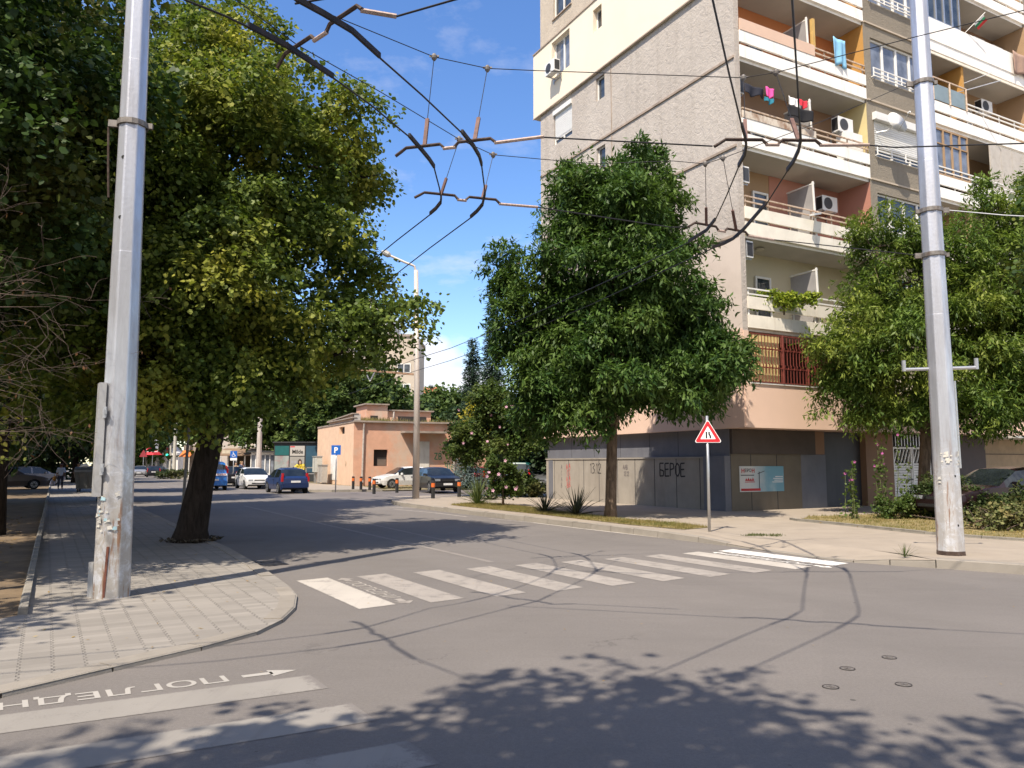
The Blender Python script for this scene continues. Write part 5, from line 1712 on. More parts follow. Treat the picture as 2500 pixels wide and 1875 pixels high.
YUC = leafmat('yucca_blades', (0.03, 0.035, 0.02), (0.10, 0.11, 0.06), (0.16, 0.13, 0.08), .5, .1, 2.0)
DAY = leafmat('daylily_blades', (0.04, 0.07, 0.02), (0.13, 0.16, 0.05), None, 0, .2)
blade_plant('yucca_plant', 'large spiky dark yucca on the strip beside the ash trunk', G(1407, 1258, PV), 70, .95, .05, YUC, 1, 'yucca', 2.0)
blade_plant('yucca_plant', 'smaller spiky yucca left of the large one', G(1331, 1251, PV), 60, .8, .045, YUC, 2, 'yucca', 1.6)
blade_plant('daylily_clump', 'green clump of strap leaves near the lamp post end of the strip', G(1166, 1232, PV), 120, 1.15, .035, DAY, 3, 'plant', .9, 1.1)
blade_plant('yucca_plant', 'low dark spiky plant behind the small pink-flowered shrub', at(1195, 34, .1), 50, 1.2, .06, YUC, 4, 'yucca', 1.2, .7)
blade_plant('weed_tuft', 'little weed growing at the kerb just left of the right metal pole', G(2209, 1360, PV), 40, .24, .01, DAY, 5, 'weed', 3.0, 1.3)

# hollyhocks, bushes and the pile of cut branches on the verge
def stalky(name, label, p, stalks, h, seed, cat='hollyhock'):
    rr = random.Random(seed)
    t = thing(name, label, cat, p)
    m = MB(); lp = []; fl = []
    for i in range(stalks):
        b = Vector(p) + Vector((rr.gauss(0, .22), rr.gauss(0, .15), 0))
        hh = h * rr.uniform(.6, 1.0)
        q = b + Vector((rr.gauss(0, .15), rr.gauss(0, .1), hh))
        mid = b.lerp(q, .5) + Vector((rr.gauss(0, .06), 0, 0))
        m.tube([b, mid, q], [.013, .01, .005], 5)
        for k in range(int(26 * hh)):
            f = rr.random()
            c = b.lerp(mid, f * 2) if f < .5 else mid.lerp(q, f * 2 - 1)
            lp.append(tuple(c + Vector((rr.gauss(0, .09), rr.gauss(0, .09), 0)) * (1.3 - f)))
        fl.append(q - UP * rr.uniform(0, .3))
    m.build('stem', M('green_stem', (0.10, 0.12, 0.04), .8), t)
    lp = np.array(lp)
    rng = np.random.default_rng(seed)
    V, k = leaf_faces(rng, lp, norm(rng.normal(0, 1, (len(lp), 3)) * np.array([1, 1, .3])), .1, .85, .4, 'round')
    mesh_from_arrays('leaves', V, k, HIBL, t, p)
    flowers(t, fl, .045, M('magenta_petals', (0.5, 0.12, 0.36), .8), seed)
    return t


stalky('hollyhock', 'tall hollyhock with magenta flowers, left of the two by the dark shop door', (9.35, 21.75, PV), 5, 1.8, 1)
stalky('hollyhock', 'tall leggy hollyhock, right of the two by the dark shop door', (10.55, 22.3, PV), 6, 2.6, 2)


def shrub(name, label, c, r, mat, seed, clumps, leaf=.07, cat='bush', spread=.16, per=10, zb=PV):
    c = Vector(c)
    return make_tree(name, label, [(c.x, c.y, zb, .03), (c.x, c.y, c.z, .02)], [((c.x, c.y, c.z), r), ((c.x + r[0] * .4, c.y - r[1] * .3, c.z - r[2] * .2), (r[0] * .6, r[1] * .6, r[2] * .7)), ((c.x - r[0] * .45, c.y - r[1] * .3, c.z - r[2] * .15), (r[0] * .6, r[1] * .6, r[2] * .7))],
                     clumps, per, spread, leaf, mat, BARKA, seed, None, cat=cat, droop=.2, boughs=10, zmin=zb + .08)


shrub('low_bush', 'low green bush at the foot of the hollyhocks', (10.9, 22.0, .45), (.75, .5, .35), HIBL, 101, 420)
shrub('dark_bush', 'dark rounded bush before the white shutter door', (12.1, 21.9, .85), (.85, .7, .75), HEDGE, 102, 800)
shrub('dark_bush', 'dark bush between the ash trunk and the right metal pole', (12.2, 20.6, .6), (.6, .5, .5), HEDGE, 103, 420)
shrub('dark_bush', 'dark leafy shoots in front of the dark red car', (12.9, 19.6, .6), (.9, .5, .5), HEDGE, 104, 520)
def pile(name, label, c, L, seed):
    rr = random.Random(seed)
    lobes = [((c[0] + rr.uniform(-L, L), c[1] + rr.uniform(-.5, .5), rr.uniform(.25, .6)), (rr.uniform(.3, .6), rr.uniform(.3, .5), rr.uniform(.15, .3))) for _ in range(9)]
    t = make_tree(name, label, [(c[0], c[1], PV, .03), (c[0] + .1, c[1], .4, .02)], lobes, 480, 8, .2, .085, PILE, BARKA, seed, None, cat='brush pile', droop=.3, boughs=14, zmin=PV + .04)
    m = MB()
    for _ in range(26):
        p = Vector((c[0] + rr.uniform(-L, L), c[1] + rr.uniform(-.6, .6), PV + .05)); d = Vector((rr.gauss(0, .6), rr.gauss(0, .4), rr.uniform(.1, .55)))
        m.tube([p, p + d * .6 + UP * .03, p + d], [.012, .009, .004], 5)
    m.build('sticks', M('dead_twig', (0.15, 0.11, 0.09)), t)


pile('cut_branch_pile', 'pile of withering cut branches on the verge behind the right pole', (11.7, 18.4), 1.0, 105)
pile('cut_branch_pile', 'yellowing heap of cut branches at the right edge', (13.2, 17.8), 1.1, 106)
shrub('dark_bush', 'dark bush at the gable foot, in front of the green van', (.75, 36.5, .7), (.7, .8, .65), HEDGE, 107, 600, .1)
shrub('road_bush', 'low dark bush on the traffic island at the far crossing', (at(427, 88).x, 88, .5), (1.9, 1.0, .6), HEDGE, 108, 420, .14, 'bush', .3)
shrub('balcony_vine', 'yellow-green creeper spilling over the lowest balcony parapet', FF(1.75, -.12, ZF[1] + 1.12), (1.5, .2, .26), leafmat('creeper_leaves', (0.12, 0.2, 0.03), (0.36, 0.40, 0.05), (0.06, 0.12, 0.03), .4, .3, 2.0), 109, 500, .08, 'creeper', zb=ZF[1] + .6)
print('p4 ok')

# ------------------------------------------------------------------ steel poles
def polemat(name, seed, z_rust, warm):
    n = NT(name)
    x, y, z = n.sep()
    v = n.scalevec((7, 7, 0.9), 0, (seed, 0, 0))
    a = n.noise(1.0, 8, 0.65, vec=v)
    c = n.mix(n.ramp(a, .35, .68), (0.60, 0.615, 0.65), (0.38, 0.385, 0.41))
    lowf = n.ramp(z, z_rust, z_rust + 1.6, 1.0, 0.0)
    sp = n.noise(5.0, 9, .75, dist=.5)
    c = n.mix(n.math('MULTIPLY', n.ramp(sp, .40, .53), n.math('MULTIPLY', lowf, .85)), c, warm)
    vs = n.scalevec((16, 16, 1.2), 0, (seed, 3, 0))
    c = n.mix(n.math('MULTIPLY', n.ramp(n.noise(1.0, 7, .7, vec=vs), .56, .62), n.math('MULTIPLY', lowf, .9)), c, (0.20, 0.10, 0.05))
    bits = n.math('MULTIPLY', n.ramp(n.noise(9, 5, .7), .66, .69), lowf)
    c = n.mix(n.math('MULTIPLY', bits, .7), c, (0.75, 0.74, 0.72))
    met = n.ramp(n.math('MULTIPLY', sp, lowf), .1, .5, .6, .05)
    n.bump(n.noise(20, 6), .25, .01)
    return n.done(c, n.ramp(a, .3, .7, .28, .48), met, .5)


POLE1 = polemat('pole_silver_peeling', 1.3, 0.9, (0.30, 0.275, 0.24))
POLE2 = polemat('pole_silver', 4.7, 0.75, (0.36, 0.34, 0.32))
POLE3 = streaked('pole_far', (0.56, 0.51, 0.47), (0.36, 0.30, 0.26), .6, .6, (6, 6, .6), metal=.2)


def octagon_pole(name, label, base, r0, r1, h, mat, lean, collars, sides=8, group='steel overhead-line poles'):
    t = thing(name, label, 'pole', base, 0, group)
    m = MB()
    B = Vector(base)
    top = B + Vector(lean) + UP * h
    zs = sorted([0, h] + [c for c in collars] + [c + .012 for c in collars])
    pts, rs = [], []
    for z in zs:
        f = z / h
        k = sum(1 for c in collars if z > c + .001)
        pts.append(B.lerp(top, f) - UP * .04 * (z == 0)); rs.append((r0 + (r1 - r0) * f) * (1.0 - .008 * k))
    m.tube(pts, rs, sides)
    o = m.build('shaft', mat, t)
    bv = o.modifiers.new('edge', 'BEVEL'); bv.width = .015; bv.segments = 2; bv.limit_method = 'ANGLE'; bv.angle_limit = RAD(20)
    return t, lambda z: (B.lerp(top, z / h), r0 + (r1 - r0) * z / h)


def clampband(t, pos, r, side, tail=0.12):
    m = MB()
    p, d = Vector(pos), Vector(side).normalized()
    m.tube([p - UP * .035, p + UP * .035], r * 1.05 + .008, 16)
    b = m.build('clamp_band', RUSTG, t)
    k = MB()
    k.bar(p + d * (r - .02), p + d * (r + tail), .05, .09)
    k.build('clamp_lug', RUSTG, b)
    k = MB()
    k.bar(p - d * (r - .02), p - d * (r + tail * .6), .05, .07)
    k.build('clamp_lug', RUSTG, b)
    return p + d * (r + tail)


RUSTG = M('rusty_galvanised', (0.20, 0.185, 0.17), .6, .5, .3, 10, dirt=(0.12, .06, .03), dscale=8, damt=.7)
lb = G(272, 1456, PVL)
T1, at1 = octagon_pole('tram_pole', 'thick peeling silver octagonal pole on the left paving with a hatch', lb, .222, .145, 9.6, POLE1, (-.12, .12, 0), (1.5, 4.3, 6.9))
p_, r_ = at1(6.05)
e1 = clampband(T1, p_, r_, (-1, -.2, 0))
m = MB(); m.tube([e1 - UP * .05, e1 + Vector((.02, 0, -.5)), e1 + Vector((.05, 0, -1.0))], .014, 6); m.build('rusty_strap', RUST, T1)
for z in (5.55, 4.75):
    m = MB()
    p_, r_ = at1(z); m.tube([p_ + Vector((-.02, -r_ * .9, 0)), p_ + Vector((-.02, -r_ * .955, 0))], .025, 10)
    m.build('cable_hole', M('hole_black', (.005, .005, .005)), T1)
m = MB()
pa, ra = at1(1.22); pb, rb = at1(2.62)
d = Vector((-.83, -.55, 0)); s = Vector((.55, -.83, 0))
m.hexa([pa + d * ra * .86 - s * .13, pa + d * (ra + .05) - s * .12, pa + d * (ra + .05) + s * .12, pa + d * ra * .86 + s * .13,
        pb + d * rb * .86 - s * .13, pb + d * (rb + .05) - s * .12, pb + d * (rb + .05) + s * .12, pb + d * rb * .86 + s * .13])
hz = m.build('hatch_cover', M('hatch_grey', (.42, .42, .42), .5, .4, .12, 3, dirt=(.25, .23, .2), dscale=4, damt=.5), T1)
for z in (1.55, 2.25):
    m = MB()
    p_, r_ = at1(z); q_ = p_ + d * (r_ * .9) + s * .15
    m.bar(q_ - UP * .07, q_ + UP * .07, .04, .03); m.bar(q_ + s * .02, q_ + s * .07, .03, .05)
    m.build('hinge', GREYM, hz)
m = MB()
p_, r_ = at1(.02); q_, r2 = at1(.62)
m.bar(p_ + Vector((.01, -r_ * .935, 0)), q_ + Vector((.035, -r2 * .935, 0)), .028, .02, 0, Vector((0, -1, 0)))
m.build('rust_seam', M('rust_streak', (.12, .045, .03), .9, 0, .3, 12), T1)
m = MB(); p_, r_ = at1(0)
m.hexa([p_ + Vector((-.27, -.06, 0)), p_ + Vector((-.19, -.1, 0)), p_ + Vector((-.17, .1, 0)), p_ + Vector((-.27, .08, 0)), p_ + Vector((-.27, -.06, .42)), p_ + Vector((-.19, -.1, .42)), p_ + Vector((-.17, .1, .42)), p_ + Vector((-.27, .08, .42))])
m.build('base_cover', M('hatch_grey', (.42, .42, .42)), T1)
rr = random.Random(2)
for i in range(26):
    m = MB()
    z = rr.uniform(.8, 1.3); p_, r_ = at1(z)
    a = rr.uniform(-2.3, -.9)
    q_ = p_ + Vector((math.cos(a), math.sin(a), 0)) * r_ * .985
    tn = Vector((-math.sin(a), math.cos(a), 0)); L = rr.uniform(.01, .035)
    nn = Vector((math.cos(a), math.sin(a), 0)) * .006
    m.poly([q_ + nn + tn * L * rr.uniform(.5, 1) + UP * L * rr.uniform(.2, 1), q_ + nn - tn * L * rr.uniform(.5, 1) + UP * L * rr.uniform(.2, 1), q_ + nn - tn * L - UP * L * rr.uniform(.2, 1), q_ + nn + tn * L - UP * L * rr.uniform(.2, 1)], 0)
    m.build('poster_scrap', rr.choice([M('paper_scrap', (.55, .53, .48), .9, 0, .1, 20)] * 3 + [M('blue_scrap', (.35, .52, .58), .9)]), T1)

rb_ = G(2322, 1354, PV)
T2, at2 = octagon_pole('tram_pole', 'thick silver octagonal pole on the right corner with a side-arm and rust at its foot', rb_, .222, .145, 11.5, POLE2, (.08, .2, 0), (1.33, 4.1, 6.9))
side = Vector((1, -.15, 0))
tips2 = {}
for z, nm, sg in ((8.4, 'hi', -1), (6.0, 'mid', 1), (5.19, 'lo', -1)):
    p_, r_ = at2(z); tips2[nm] = clampband(T2, p_, r_, side * sg)
p_, r_ = at2(3.16)
m = MB()
rt = Vector((.985, -.12, 0))
m.tube([p_ - rt * .60 + UP * .16, p_ - rt * .60 - UP * .03], .035, 10); m.tube([p_ + rt * .60 + UP * .18, p_ + rt * .60 - UP * .01], .035, 10)
m.tube([p_ - rt * .60, p_ + rt * .60 + UP * .02], .03, 10)
m.build('side_arm', GREYM, T2)
m = MB()
q0, r0_ = at2(1.45); q1, r1_ = at2(2.95)
m.tube([q0 + rt * (r0_ + .02), q1 + rt * (r1_ + .02)], .022, 8); m.build('conduit', GREYM, T2)
for z in (.5, 1.32):
    m = MB()
    p_, r_ = at2(z); m.tube([p_ + Vector((.03, -r_ * .88, 0)), p_ + Vector((.03, -r_ * .955, 0))], .02, 10)
    m.build('cable_hole', M('hole_black', (.005, .005, .005)), T2)
rr = random.Random(12)
for i in range(26):
    m = MB()
    z = rr.uniform(1.5, 1.72) if i < 22 else rr.uniform(1.2, 1.3); p_, r_ = at2(z)
    a = rr.choice([rr.uniform(-2.5, -1.6), rr.uniform(-1.2, -.7)]) if i < 22 else -2.6
    q_ = p_ + Vector((math.cos(a), math.sin(a), 0)) * (r_ * .985 + .006)
    tn = Vector((-math.sin(a), math.cos(a), 0)); L = rr.uniform(.01, .035)
    m.poly([q_ + tn * L * rr.uniform(.5, 1) + UP * L * rr.uniform(.2, 1), q_ - tn * L * rr.uniform(.5, 1) + UP * L * rr.uniform(.2, 1), q_ - tn * L - UP * L * rr.uniform(.2, 1), q_ + tn * L - UP * L * rr.uniform(.2, 1)])
    m.build('poster_scrap', M('paper_scrap', (.55, .53, .48)), T2)
m = MB(); p_, r_ = at2(.0); m.tube([p_, p_ + UP * .07], [r_ * 1.03, r_ * 1.0], 8); m.build('rust_foot', RUST, T2)

# lamp post on the island nose
kb = G(1015, 1217, PV)
T3 = thing('street_lamp', 'slim concrete-grey street lamp with bent arm and rusty bracket on the island tip', 'street lamp', kb)
LK_ = kb.y / 1
htop = A(1015, 660, kb.y).z
m = MB(); m.tube([kb, kb + UP * (htop * .5), Vector((A(1016, 660, kb.y).x, kb.y, htop))], [.16, .13, .10], 12); m.build('shaft', POLE3, T3, smooth=True)
tp_ = Vector((A(1016, 660, kb.y).x, kb.y, htop))
m = MB()
q1 = A(1012, 640, kb.y); q2 = A(985, 650, kb.y); q3 = A(952, 624, kb.y)
m.tube([tp_ - UP * .1, Vector((q1.x, kb.y, A(1014, 650, kb.y).z)), A(1006, 647, kb.y), A(990, 641, kb.y), A(952, 624, kb.y)], .055, 8); m.build('lamp_arm', POLE3, T3)
m = MB(); a0, a1 = A(954, 625, kb.y), A(932, 613, kb.y)
m.tube([a0, a0.lerp(a1, .25), a0.lerp(a1, .7), a1], [.06, .14, .15, .04], 10); m.build('lamp_head', M('lamp_grey', (.42, .41, .38), .5, .2), T3)
m = MB(); m.bar(A(1010, 914, kb.y), A(858, 901, kb.y), .09, .09); m.build('rusty_bracket', M('bracket_rust', (.34, .22, .15), .8, .2, .3, 6), T3)
m = MB(); m.tube([A(892, 904, kb.y), A(899, 924, kb.y), A(904, 931, kb.y), A(916, 907, kb.y)], .035, 6); m.build('wire_hanger', GREYM, T3)
# another pole, up the street behind the parked cars
q = at(636, 62); T4 = thing('street_lamp', 'pale post behind the parked cars, beside the far advert kiosk', 'street lamp', q)
m = MB(); m.tube([q, q + UP * 9.5], [.22, .14], 10); m.build('shaft', POLE3, T4)
m = MB(); m.tube([q + UP * 9.5, q + Vector((-.3, -.1, 10.2)), q + Vector((-1.6, -.3, 10.5))], .06); m.build('lamp_arm', POLE3, T4)

# ------------------------------------------------------------------ overhead trolley wires
WZ = 5.4
CABLE = M('cable', (.02, .02, .022), .6, .2)
COPPER = M('contact_wire', (.03, .028, .028), .5, .4)
GUIDE = M('guide_rail_iron', (.022, .019, .02), .6, .3, .4, 5, dirt=(.07, .04, .03), dscale=5, damt=.6)


def gz(x, y, z=WZ): return G(x, y, z)


def contact_wire(name, label, pts, guides, pre=()):
    """pts: points along the wire; guides: index pairs where a stiff guide bar carries it round"""
    P_ = [Vector((p[0], p[1], WZ)) for p in pre] + [gz(*p) for p in pts]
    guides = [(a + len(pre), b + len(pre)) for a, b in guides] + ([(len(pre) - 3, len(pre) - 1)] if pre else [])
    t = thing(name, label, 'overhead wire', P_[len(P_) // 2], 0, 'trolley contact wires')
    m = MB(); m.tube(P_, .0095, 6); m.build('wire', COPPER, t)
    for a, b in guides:
        m = MB()
        seg = P_[a:b + 1]
        for u, v in zip(seg[:-1], seg[1:]): m.bar(u + UP * .02, v + UP * .02, .027, .05)
        m.build('guide_rail', GUIDE, t)
    return P_


def ext(px, py, k=6):      # where the wire leaves over the viewer's head
    return (px, py)


WA = contact_wire('contact_wire', 'left wire of the left trolley pair, with the nearest dark guide bar',
                  [(452, 0), (545, 37), (606, 66), (700, 116), (813, 190), (905, 256), (999, 334), (1030, 370), (1048, 392), (1060, 410), (1073, 460), (1077, 485), (1076, 497), (1064, 512), (1050, 524), (970, 586), (891, 650), (830, 700)], [(2, 4), (6, 9), (11, 14)], [(-16, -1), (-5.95, 3.42), (-4.27, 4.15), (-3.55, 4.6), (-3.23, 4.86), (-2.98, 5.3)])
WB = contact_wire('contact_wire', 'right wire of the left trolley pair, upper guide bar at the top edge',
                  [(700, -14), (724, 2), (790, 38), (860, 80), (927, 141), (1030, 232), (1128, 325), (1156, 360), (1170, 384), (1176, 405), (1183, 460), (1184, 474), (1178, 502), (1165, 518), (1149, 532), (1050, 605), (957, 677), (860, 750)], [(1, 4), (6, 9), (11, 14)], [(-16, -1.7), (-5.78, 3.0), (-4.2, 3.55), (-3.3, 4.05), (-2.95, 4.33), (-2.65, 4.72)])
WCc = contact_wire('contact_wire', 'left wire of the right trolley pair, guide bar bent at the block corner',
                   [(1738, -20), (1740, 0), (1780, 180), (1811, 308), (1820, 340), (1822, 359), (1818, 380), (1803, 408), (1775, 475), (1746, 538), (1725, 565), (1700, 580), (1681, 592), (1560, 650), (1440, 706), (1250, 790), (1100, 850), (1016, 876), (880, 930)], [(3, 7), (9, 12)], [(-9, -6.3), (-.46, 3.3), (.6, 4.62), (.96, 5.05), (1.28, 5.4), (1.47, 5.68)])
WDd = contact_wire('contact_wire', 'right wire of the right trolley pair, crossing the white balconies',
                   [(1933, -20), (1934, 0), (1946, 190), (1953, 310), (1955, 345), (1950, 370), (1937, 398), (1922, 418), (1870, 500), (1815, 563), (1790, 585), (1765, 598), (1740, 606), (1560, 690), (1440, 745), (1250, 825), (1100, 880), (1016, 905), (850, 962)], [(3, 7), (8, 12)], [(-9, -7.1), (-.23, 2.79), (1.2, 4.42), (1.56, 4.84), (1.86, 5.22), (2.06, 5.5)])


def on(P_, x, lo=0.0):
    """point of a wire path nearest picture column x"""
    return min((P_[i].lerp(P_[i + 1], k / 12) for i in range(len(P_) - 1) for k in range(13)), key=lambda q: (proj(q)[0] - x[0]) ** 2 + (proj(q)[1] - x[1]) ** 2)


def proj(q):
    y, z = q.y, q.z - EYE
    dep = y * CP + z * SP
    return (1250 + FPX * q.x / dep, 937.5 - FPX * (-y * SP + z * CP) / dep)


def span(name, label, before, a, b, after, rod=None):
    """a cross span: rope, insulated rods and the rusty yokes that hold the two guide bars at a and b"""
    t = thing(name, label, 'overhead wire', a, 0, 'cross spans of the trolley wires')
    u = (b - a).normalized()
    m = MB()
    m.tube([a - u * .38 + UP * .02, a - u * .3 + UP * .07, a - u * .24 + UP * .11, a + u * .2 + UP * .11, a + u * .26 + UP * .05], .02, 6)
    m.tube([b - u * .26 + UP * .05, b - u * .2 + UP * .11, b + u * .2 + UP * .11, b + u * .27 + UP * .05], .02, 6)
    m.build('yoke', RUST, t)
    m = MB()
    m.tube([a + u * .24 + UP * .05, b - u * .24 + UP * .05], .02, 6)
    m.build('insulator_rod', M('insulator', (.42, .32, .27), .6, .1, .3, 30), t)
    m = MB()
    if after: m.tube([b + u * .25 + UP * .05, rod or (b + u * .85 + UP * .06)], .02, 6)
    if m.v: m.build('insulator_rod', M('insulator', (.42, .32, .27), .6, .1, .3, 30), t)
    m = MB()
    if after: m.tube([rod or (b + u * .8 + UP * .06)] + after, .009, 6)
    if before: m.tube(before + [a - u * .36 + UP * .02], .009, 6)
    if m.v: m.build('rope', CABLE, t)
    return t


a1_, b1_ = on(WA, (735, 130)), on(WB, (840, 68))
span('cross_span', 'nearest cross span with white insulator, rising to the top edge', None, a1_, b1_, [gz(1107, 0, 5.46), gz(1300, -50, 5.5)], gz(968, 40, 5.42))
q0, q1 = Vector((-3.23, 4.86, WZ)), Vector((-2.95, 4.33, WZ))
span('cross_span', 'cross span overhead of the near left paving, seen by its shadow', None, q0, q1, [Vector((-2.05, 2.95, 5.45)), Vector((1.5, -4, 5.6))])
q0, q1 = Vector((1.1, 5.27, WZ)), Vector((1.72, 5.06, WZ))
span('cross_span', 'cross span over the middle of the junction, seen by its shadow', [Vector((-1.8, 6.1, 5.45))], q0, q1, [Vector((3.24, 4.6, 5.42)), Vector((6.5, 3.6, 5.6))])
a2_, b2_ = on(WA, (1042, 372)), on(WB, (1160, 362))
a4_, b4_ = on(WCc, (1820, 362)), on(WDd, (1953, 364))
span('cross_span', 'second cross span, level across the sky to the dark rails at the block corner', None, a2_, b2_, [a4_ - (a4_ - b2_).normalized() * .4 + UP * .03])
span('cross_span', 'cross span over the white balconies running past the right pole', None, a4_, b4_, [gz(2185, 360, 5.5), gz(2500, 350, 5.6), gz(2700, 344, 5.6)])
a3_, b3_ = on(WA, (1077, 492)), on(WB, (1180, 502))
a5_, b5_ = on(WCc, (1728, 566)), on(WDd, (1800, 580))
span('cross_span', 'third cross span sagging behind the middle ash crown', None, a3_, b3_, [gz(1638, 555, 5.42), a5_ - (a5_ - b3_).normalized() * .4 + UP * .03])
span('cross_span', 'lowest cross span made fast to the lowest clamp of the right pole', None, a5_, b5_, [tips2['lo'] + UP * .02])


def hanger(label, top, bot):
    t = thing('wire_hanger', label, 'overhead wire', bot, 0, 'droppers of the trolley wires')
    d = (bot - top)
    m = MB(); m.tube([top, top.lerp(bot, .72)], .005, 5); m.build('dropper', CABLE, t)
    m = MB(); m.bar(top.lerp(bot, .7), bot, .045, .03); m.build('insulator', M('insulator_red', (.15, .085, .07), .7, .1, .3, 12), t)
    m = MB(); m.lathe(top - UP * .05, [(.015, 0), (.035, .03), (.04, .06), (.02, .09)], 10); m.bar(top - Vector((.06, 0, -.01)), top + Vector((.06, 0, .01)), .02); m.build('clamp', RUSTG, t)


UZ = 6.8
s1 = [gz(600, -70, UZ), gz(786, 27, UZ), gz(1060, 139, UZ), gz(1190, 167, UZ), gz(1300, 172, UZ), gz(1815, 190, UZ), gz(1894, 177, UZ), gz(2231, 91, UZ), gz(2500, 25, UZ), gz(2700, -20, UZ)]
t = thing('span_cable', 'upper thin cable from the top edge past both upper droppers to the right edge', 'overhead wire', s1[3], 0, 'thin carrier cables'); m = MB(); m.tube(s1, .006, 5); m.build('rope', CABLE, t)
UZ2 = 6.3
s2 = [gz(560, -12, UZ2), gz(726, 124 - 14, UZ2), gz(935, 228, UZ2), gz(1121, 340, UZ2), gz(1204, 378, UZ2), gz(1450, 400, UZ2), gz(1643, 393, UZ2), gz(1722, 400, UZ2), gz(1765, 386, UZ2)]
pe = tips2['hi']
s2 += [s2[-1].lerp(pe, .5) - UP * .05, pe]
t = thing('span_cable', 'lower thin cable ending at the top clamp of the right pole', 'overhead wire', s2[4], 0, 'thin carrier cables'); m = MB(); m.tube(s2, .006, 5); m.build('rope', CABLE, t)
for lab, tp, bt in (('dropper on the upper cable, left one against the sky', s1[2], a2_ + UP * .1), ('dropper on the upper cable, right one against the sky', s1[3], b2_ + UP * .1),
                    ('dropper with slanting insulator under the lower cable, left', s2[3], a3_ + UP * .1), ('dropper with slanting insulator under the lower cable, right', s2[4], b3_ + UP * .1),
                    ('dropper beside the block corner below the end-on air conditioner', s1[5], a4_ + UP * .1), ('dropper in front of the rusty balcony sheet', s1[6], b4_ + UP * .1),
                    ('dropper before the gable, left of two over the ash crown', s2[7], a5_ + UP * .1), ('dropper before the gable, right of two over the ash crown', s2[8], b5_ + UP * .1)):
    hanger(lab, tp, bt)
pm = tips2['mid']
t = thing('span_cable', 'grey cable leaving the middle clamp of the right pole to the right', 'overhead wire', pm, 0, 'thin carrier cables'); m = MB(); m.tube([pm, pm + (gz(2600, 533, 5.6) - pm) * .5 - UP * .02, gz(2600, 533, 5.6)], .009, 5); m.build('rope', GREYM, t)

# ------------------------------------------------------------------ signs and bollards
BLUE = M('sign_blue', (.015, .12, .48), .45, 0, .03, 2)
SIGNW = M('sign_white', (.82, .82, .82), .45, 0, .02, 2)
SIGNR = M('sign_red', (.55, .02, .03), .45, 0, .03, 2)
SIGNK = M('sign_black', (.02, .02, .02), .5)


def tri(m, c, xd, r, y, rr_=.08, mi=0, th=.004, nrm=None, inset=False):
    """rounded triangle plate"""
    pts = []
    for k in range(3):
        a = math.pi / 2 + k * 2.0944
        v = Vector((math.cos(a), 0, math.sin(a))) * (r - 2 * rr_)
        for j in range(-3, 4):
            b = a + j * .3491
            pts.append(v + Vector((math.cos(b), 0, math.sin(b))) * rr_)
    f = [c + xd * p.x + UP * p.z + nrm * y for p in pts]
    g_ = [p - nrm * th for p in f]
    m.poly(f, mi)
    m.poly(list(reversed(g_)), mi)
    for i in range(len(f)): m.poly([f[i], f[i - 1], g_[i - 1], g_[i]], mi)


sb = G(1732, 1298, PV)
t = thing('warning_sign', 'red bordered triangular road-narrows sign on a grey post', 'road sign', sb)
m = MB(); m.tube([sb, Vector((sb.x + .01, sb.y, 2.75))], .034, 12); m.build('post', GREYM, t, smooth=True)
xd = Vector((.985, -.17, 0)).normalized(); nr = Vector((-.17, -.985, 0)).normalized()
c = Vector((sb.x + .01, sb.y - .05, A(1732, 1060, sb.y).z - .015))
m = MB(); tri(m, c, xd, .36, .0, .035, 0, .01, nr); m.build('rim', SIGNW, t)
m = MB(); tri(m, c, xd, .335, .004, .03, 0, .003, nr); m.build('border', SIGNR, t)
m = MB(); tri(m, c, xd, .2, .007, .012, 0, .002, nr); m.build('face', SIGNW, t)
m = MB()
q = lambda x, z: c + xd * x * .85 + UP * z * .8 + nr * .010
m.bar(q(-.04, -.10), q(-.04, .085), .034, .003, 0, nr)
for a_, b_ in (((.06, -.10), (.06, -.03)), ((.06, -.035), (.03, .015)), ((.03, .01), (.03, .085))): m.bar(q(*a_), q(*b_), .034, .003, 0, nr)
m.build('pictogram', SIGNK, t)


def square_sign(name, label, base, h, size, facing, draw, lean=0, plate=None):
    t = thing(name, label, 'road sign', base)
    B = Vector(base)
    m = MB(); m.tube([B, B + Vector((lean, 0, h))], .036, 10); m.build('post', GREYM, t, smooth=True)
    nr = Vector(facing).normalized(); xd = UP.cross(nr).normalized()
    c = B + Vector((lean, 0, h - size / 2)) + nr * .05
    m = MB()
    m.hexa([c - xd * size / 2 - UP * size / 2, c + xd * size / 2 - UP * size / 2, c + xd * size / 2 - UP * size / 2 + nr * .012, c - xd * size / 2 - UP * size / 2 + nr * .012,
            c - xd * size / 2 + UP * size / 2, c + xd * size / 2 + UP * size / 2, c + xd * size / 2 + UP * size / 2 + nr * .012, c - xd * size / 2 + UP * size / 2 + nr * .012])
    m.build('plate', BLUE, t)
    draw(t, c + nr * .016, xd, nr, size)
    return t, c, xd, nr


pb_ = G(819, 1202, PV)
pb_.y = min(pb_.y, 43)


def drawP(t, c, xd, nr, s):
    text_mesh('letter_p', 'P', SIGNW, c - UP * s * .29 - xd * s * .02, xd, UP, s * .82, t, align='CENTER', bold=.03)


square_sign('parking_sign', 'blue square parking sign with a white P before the pink building', pb_, A(819, 1087, pb_.y).z - PV + .0, .52, (-.1, -1, 0), drawP)


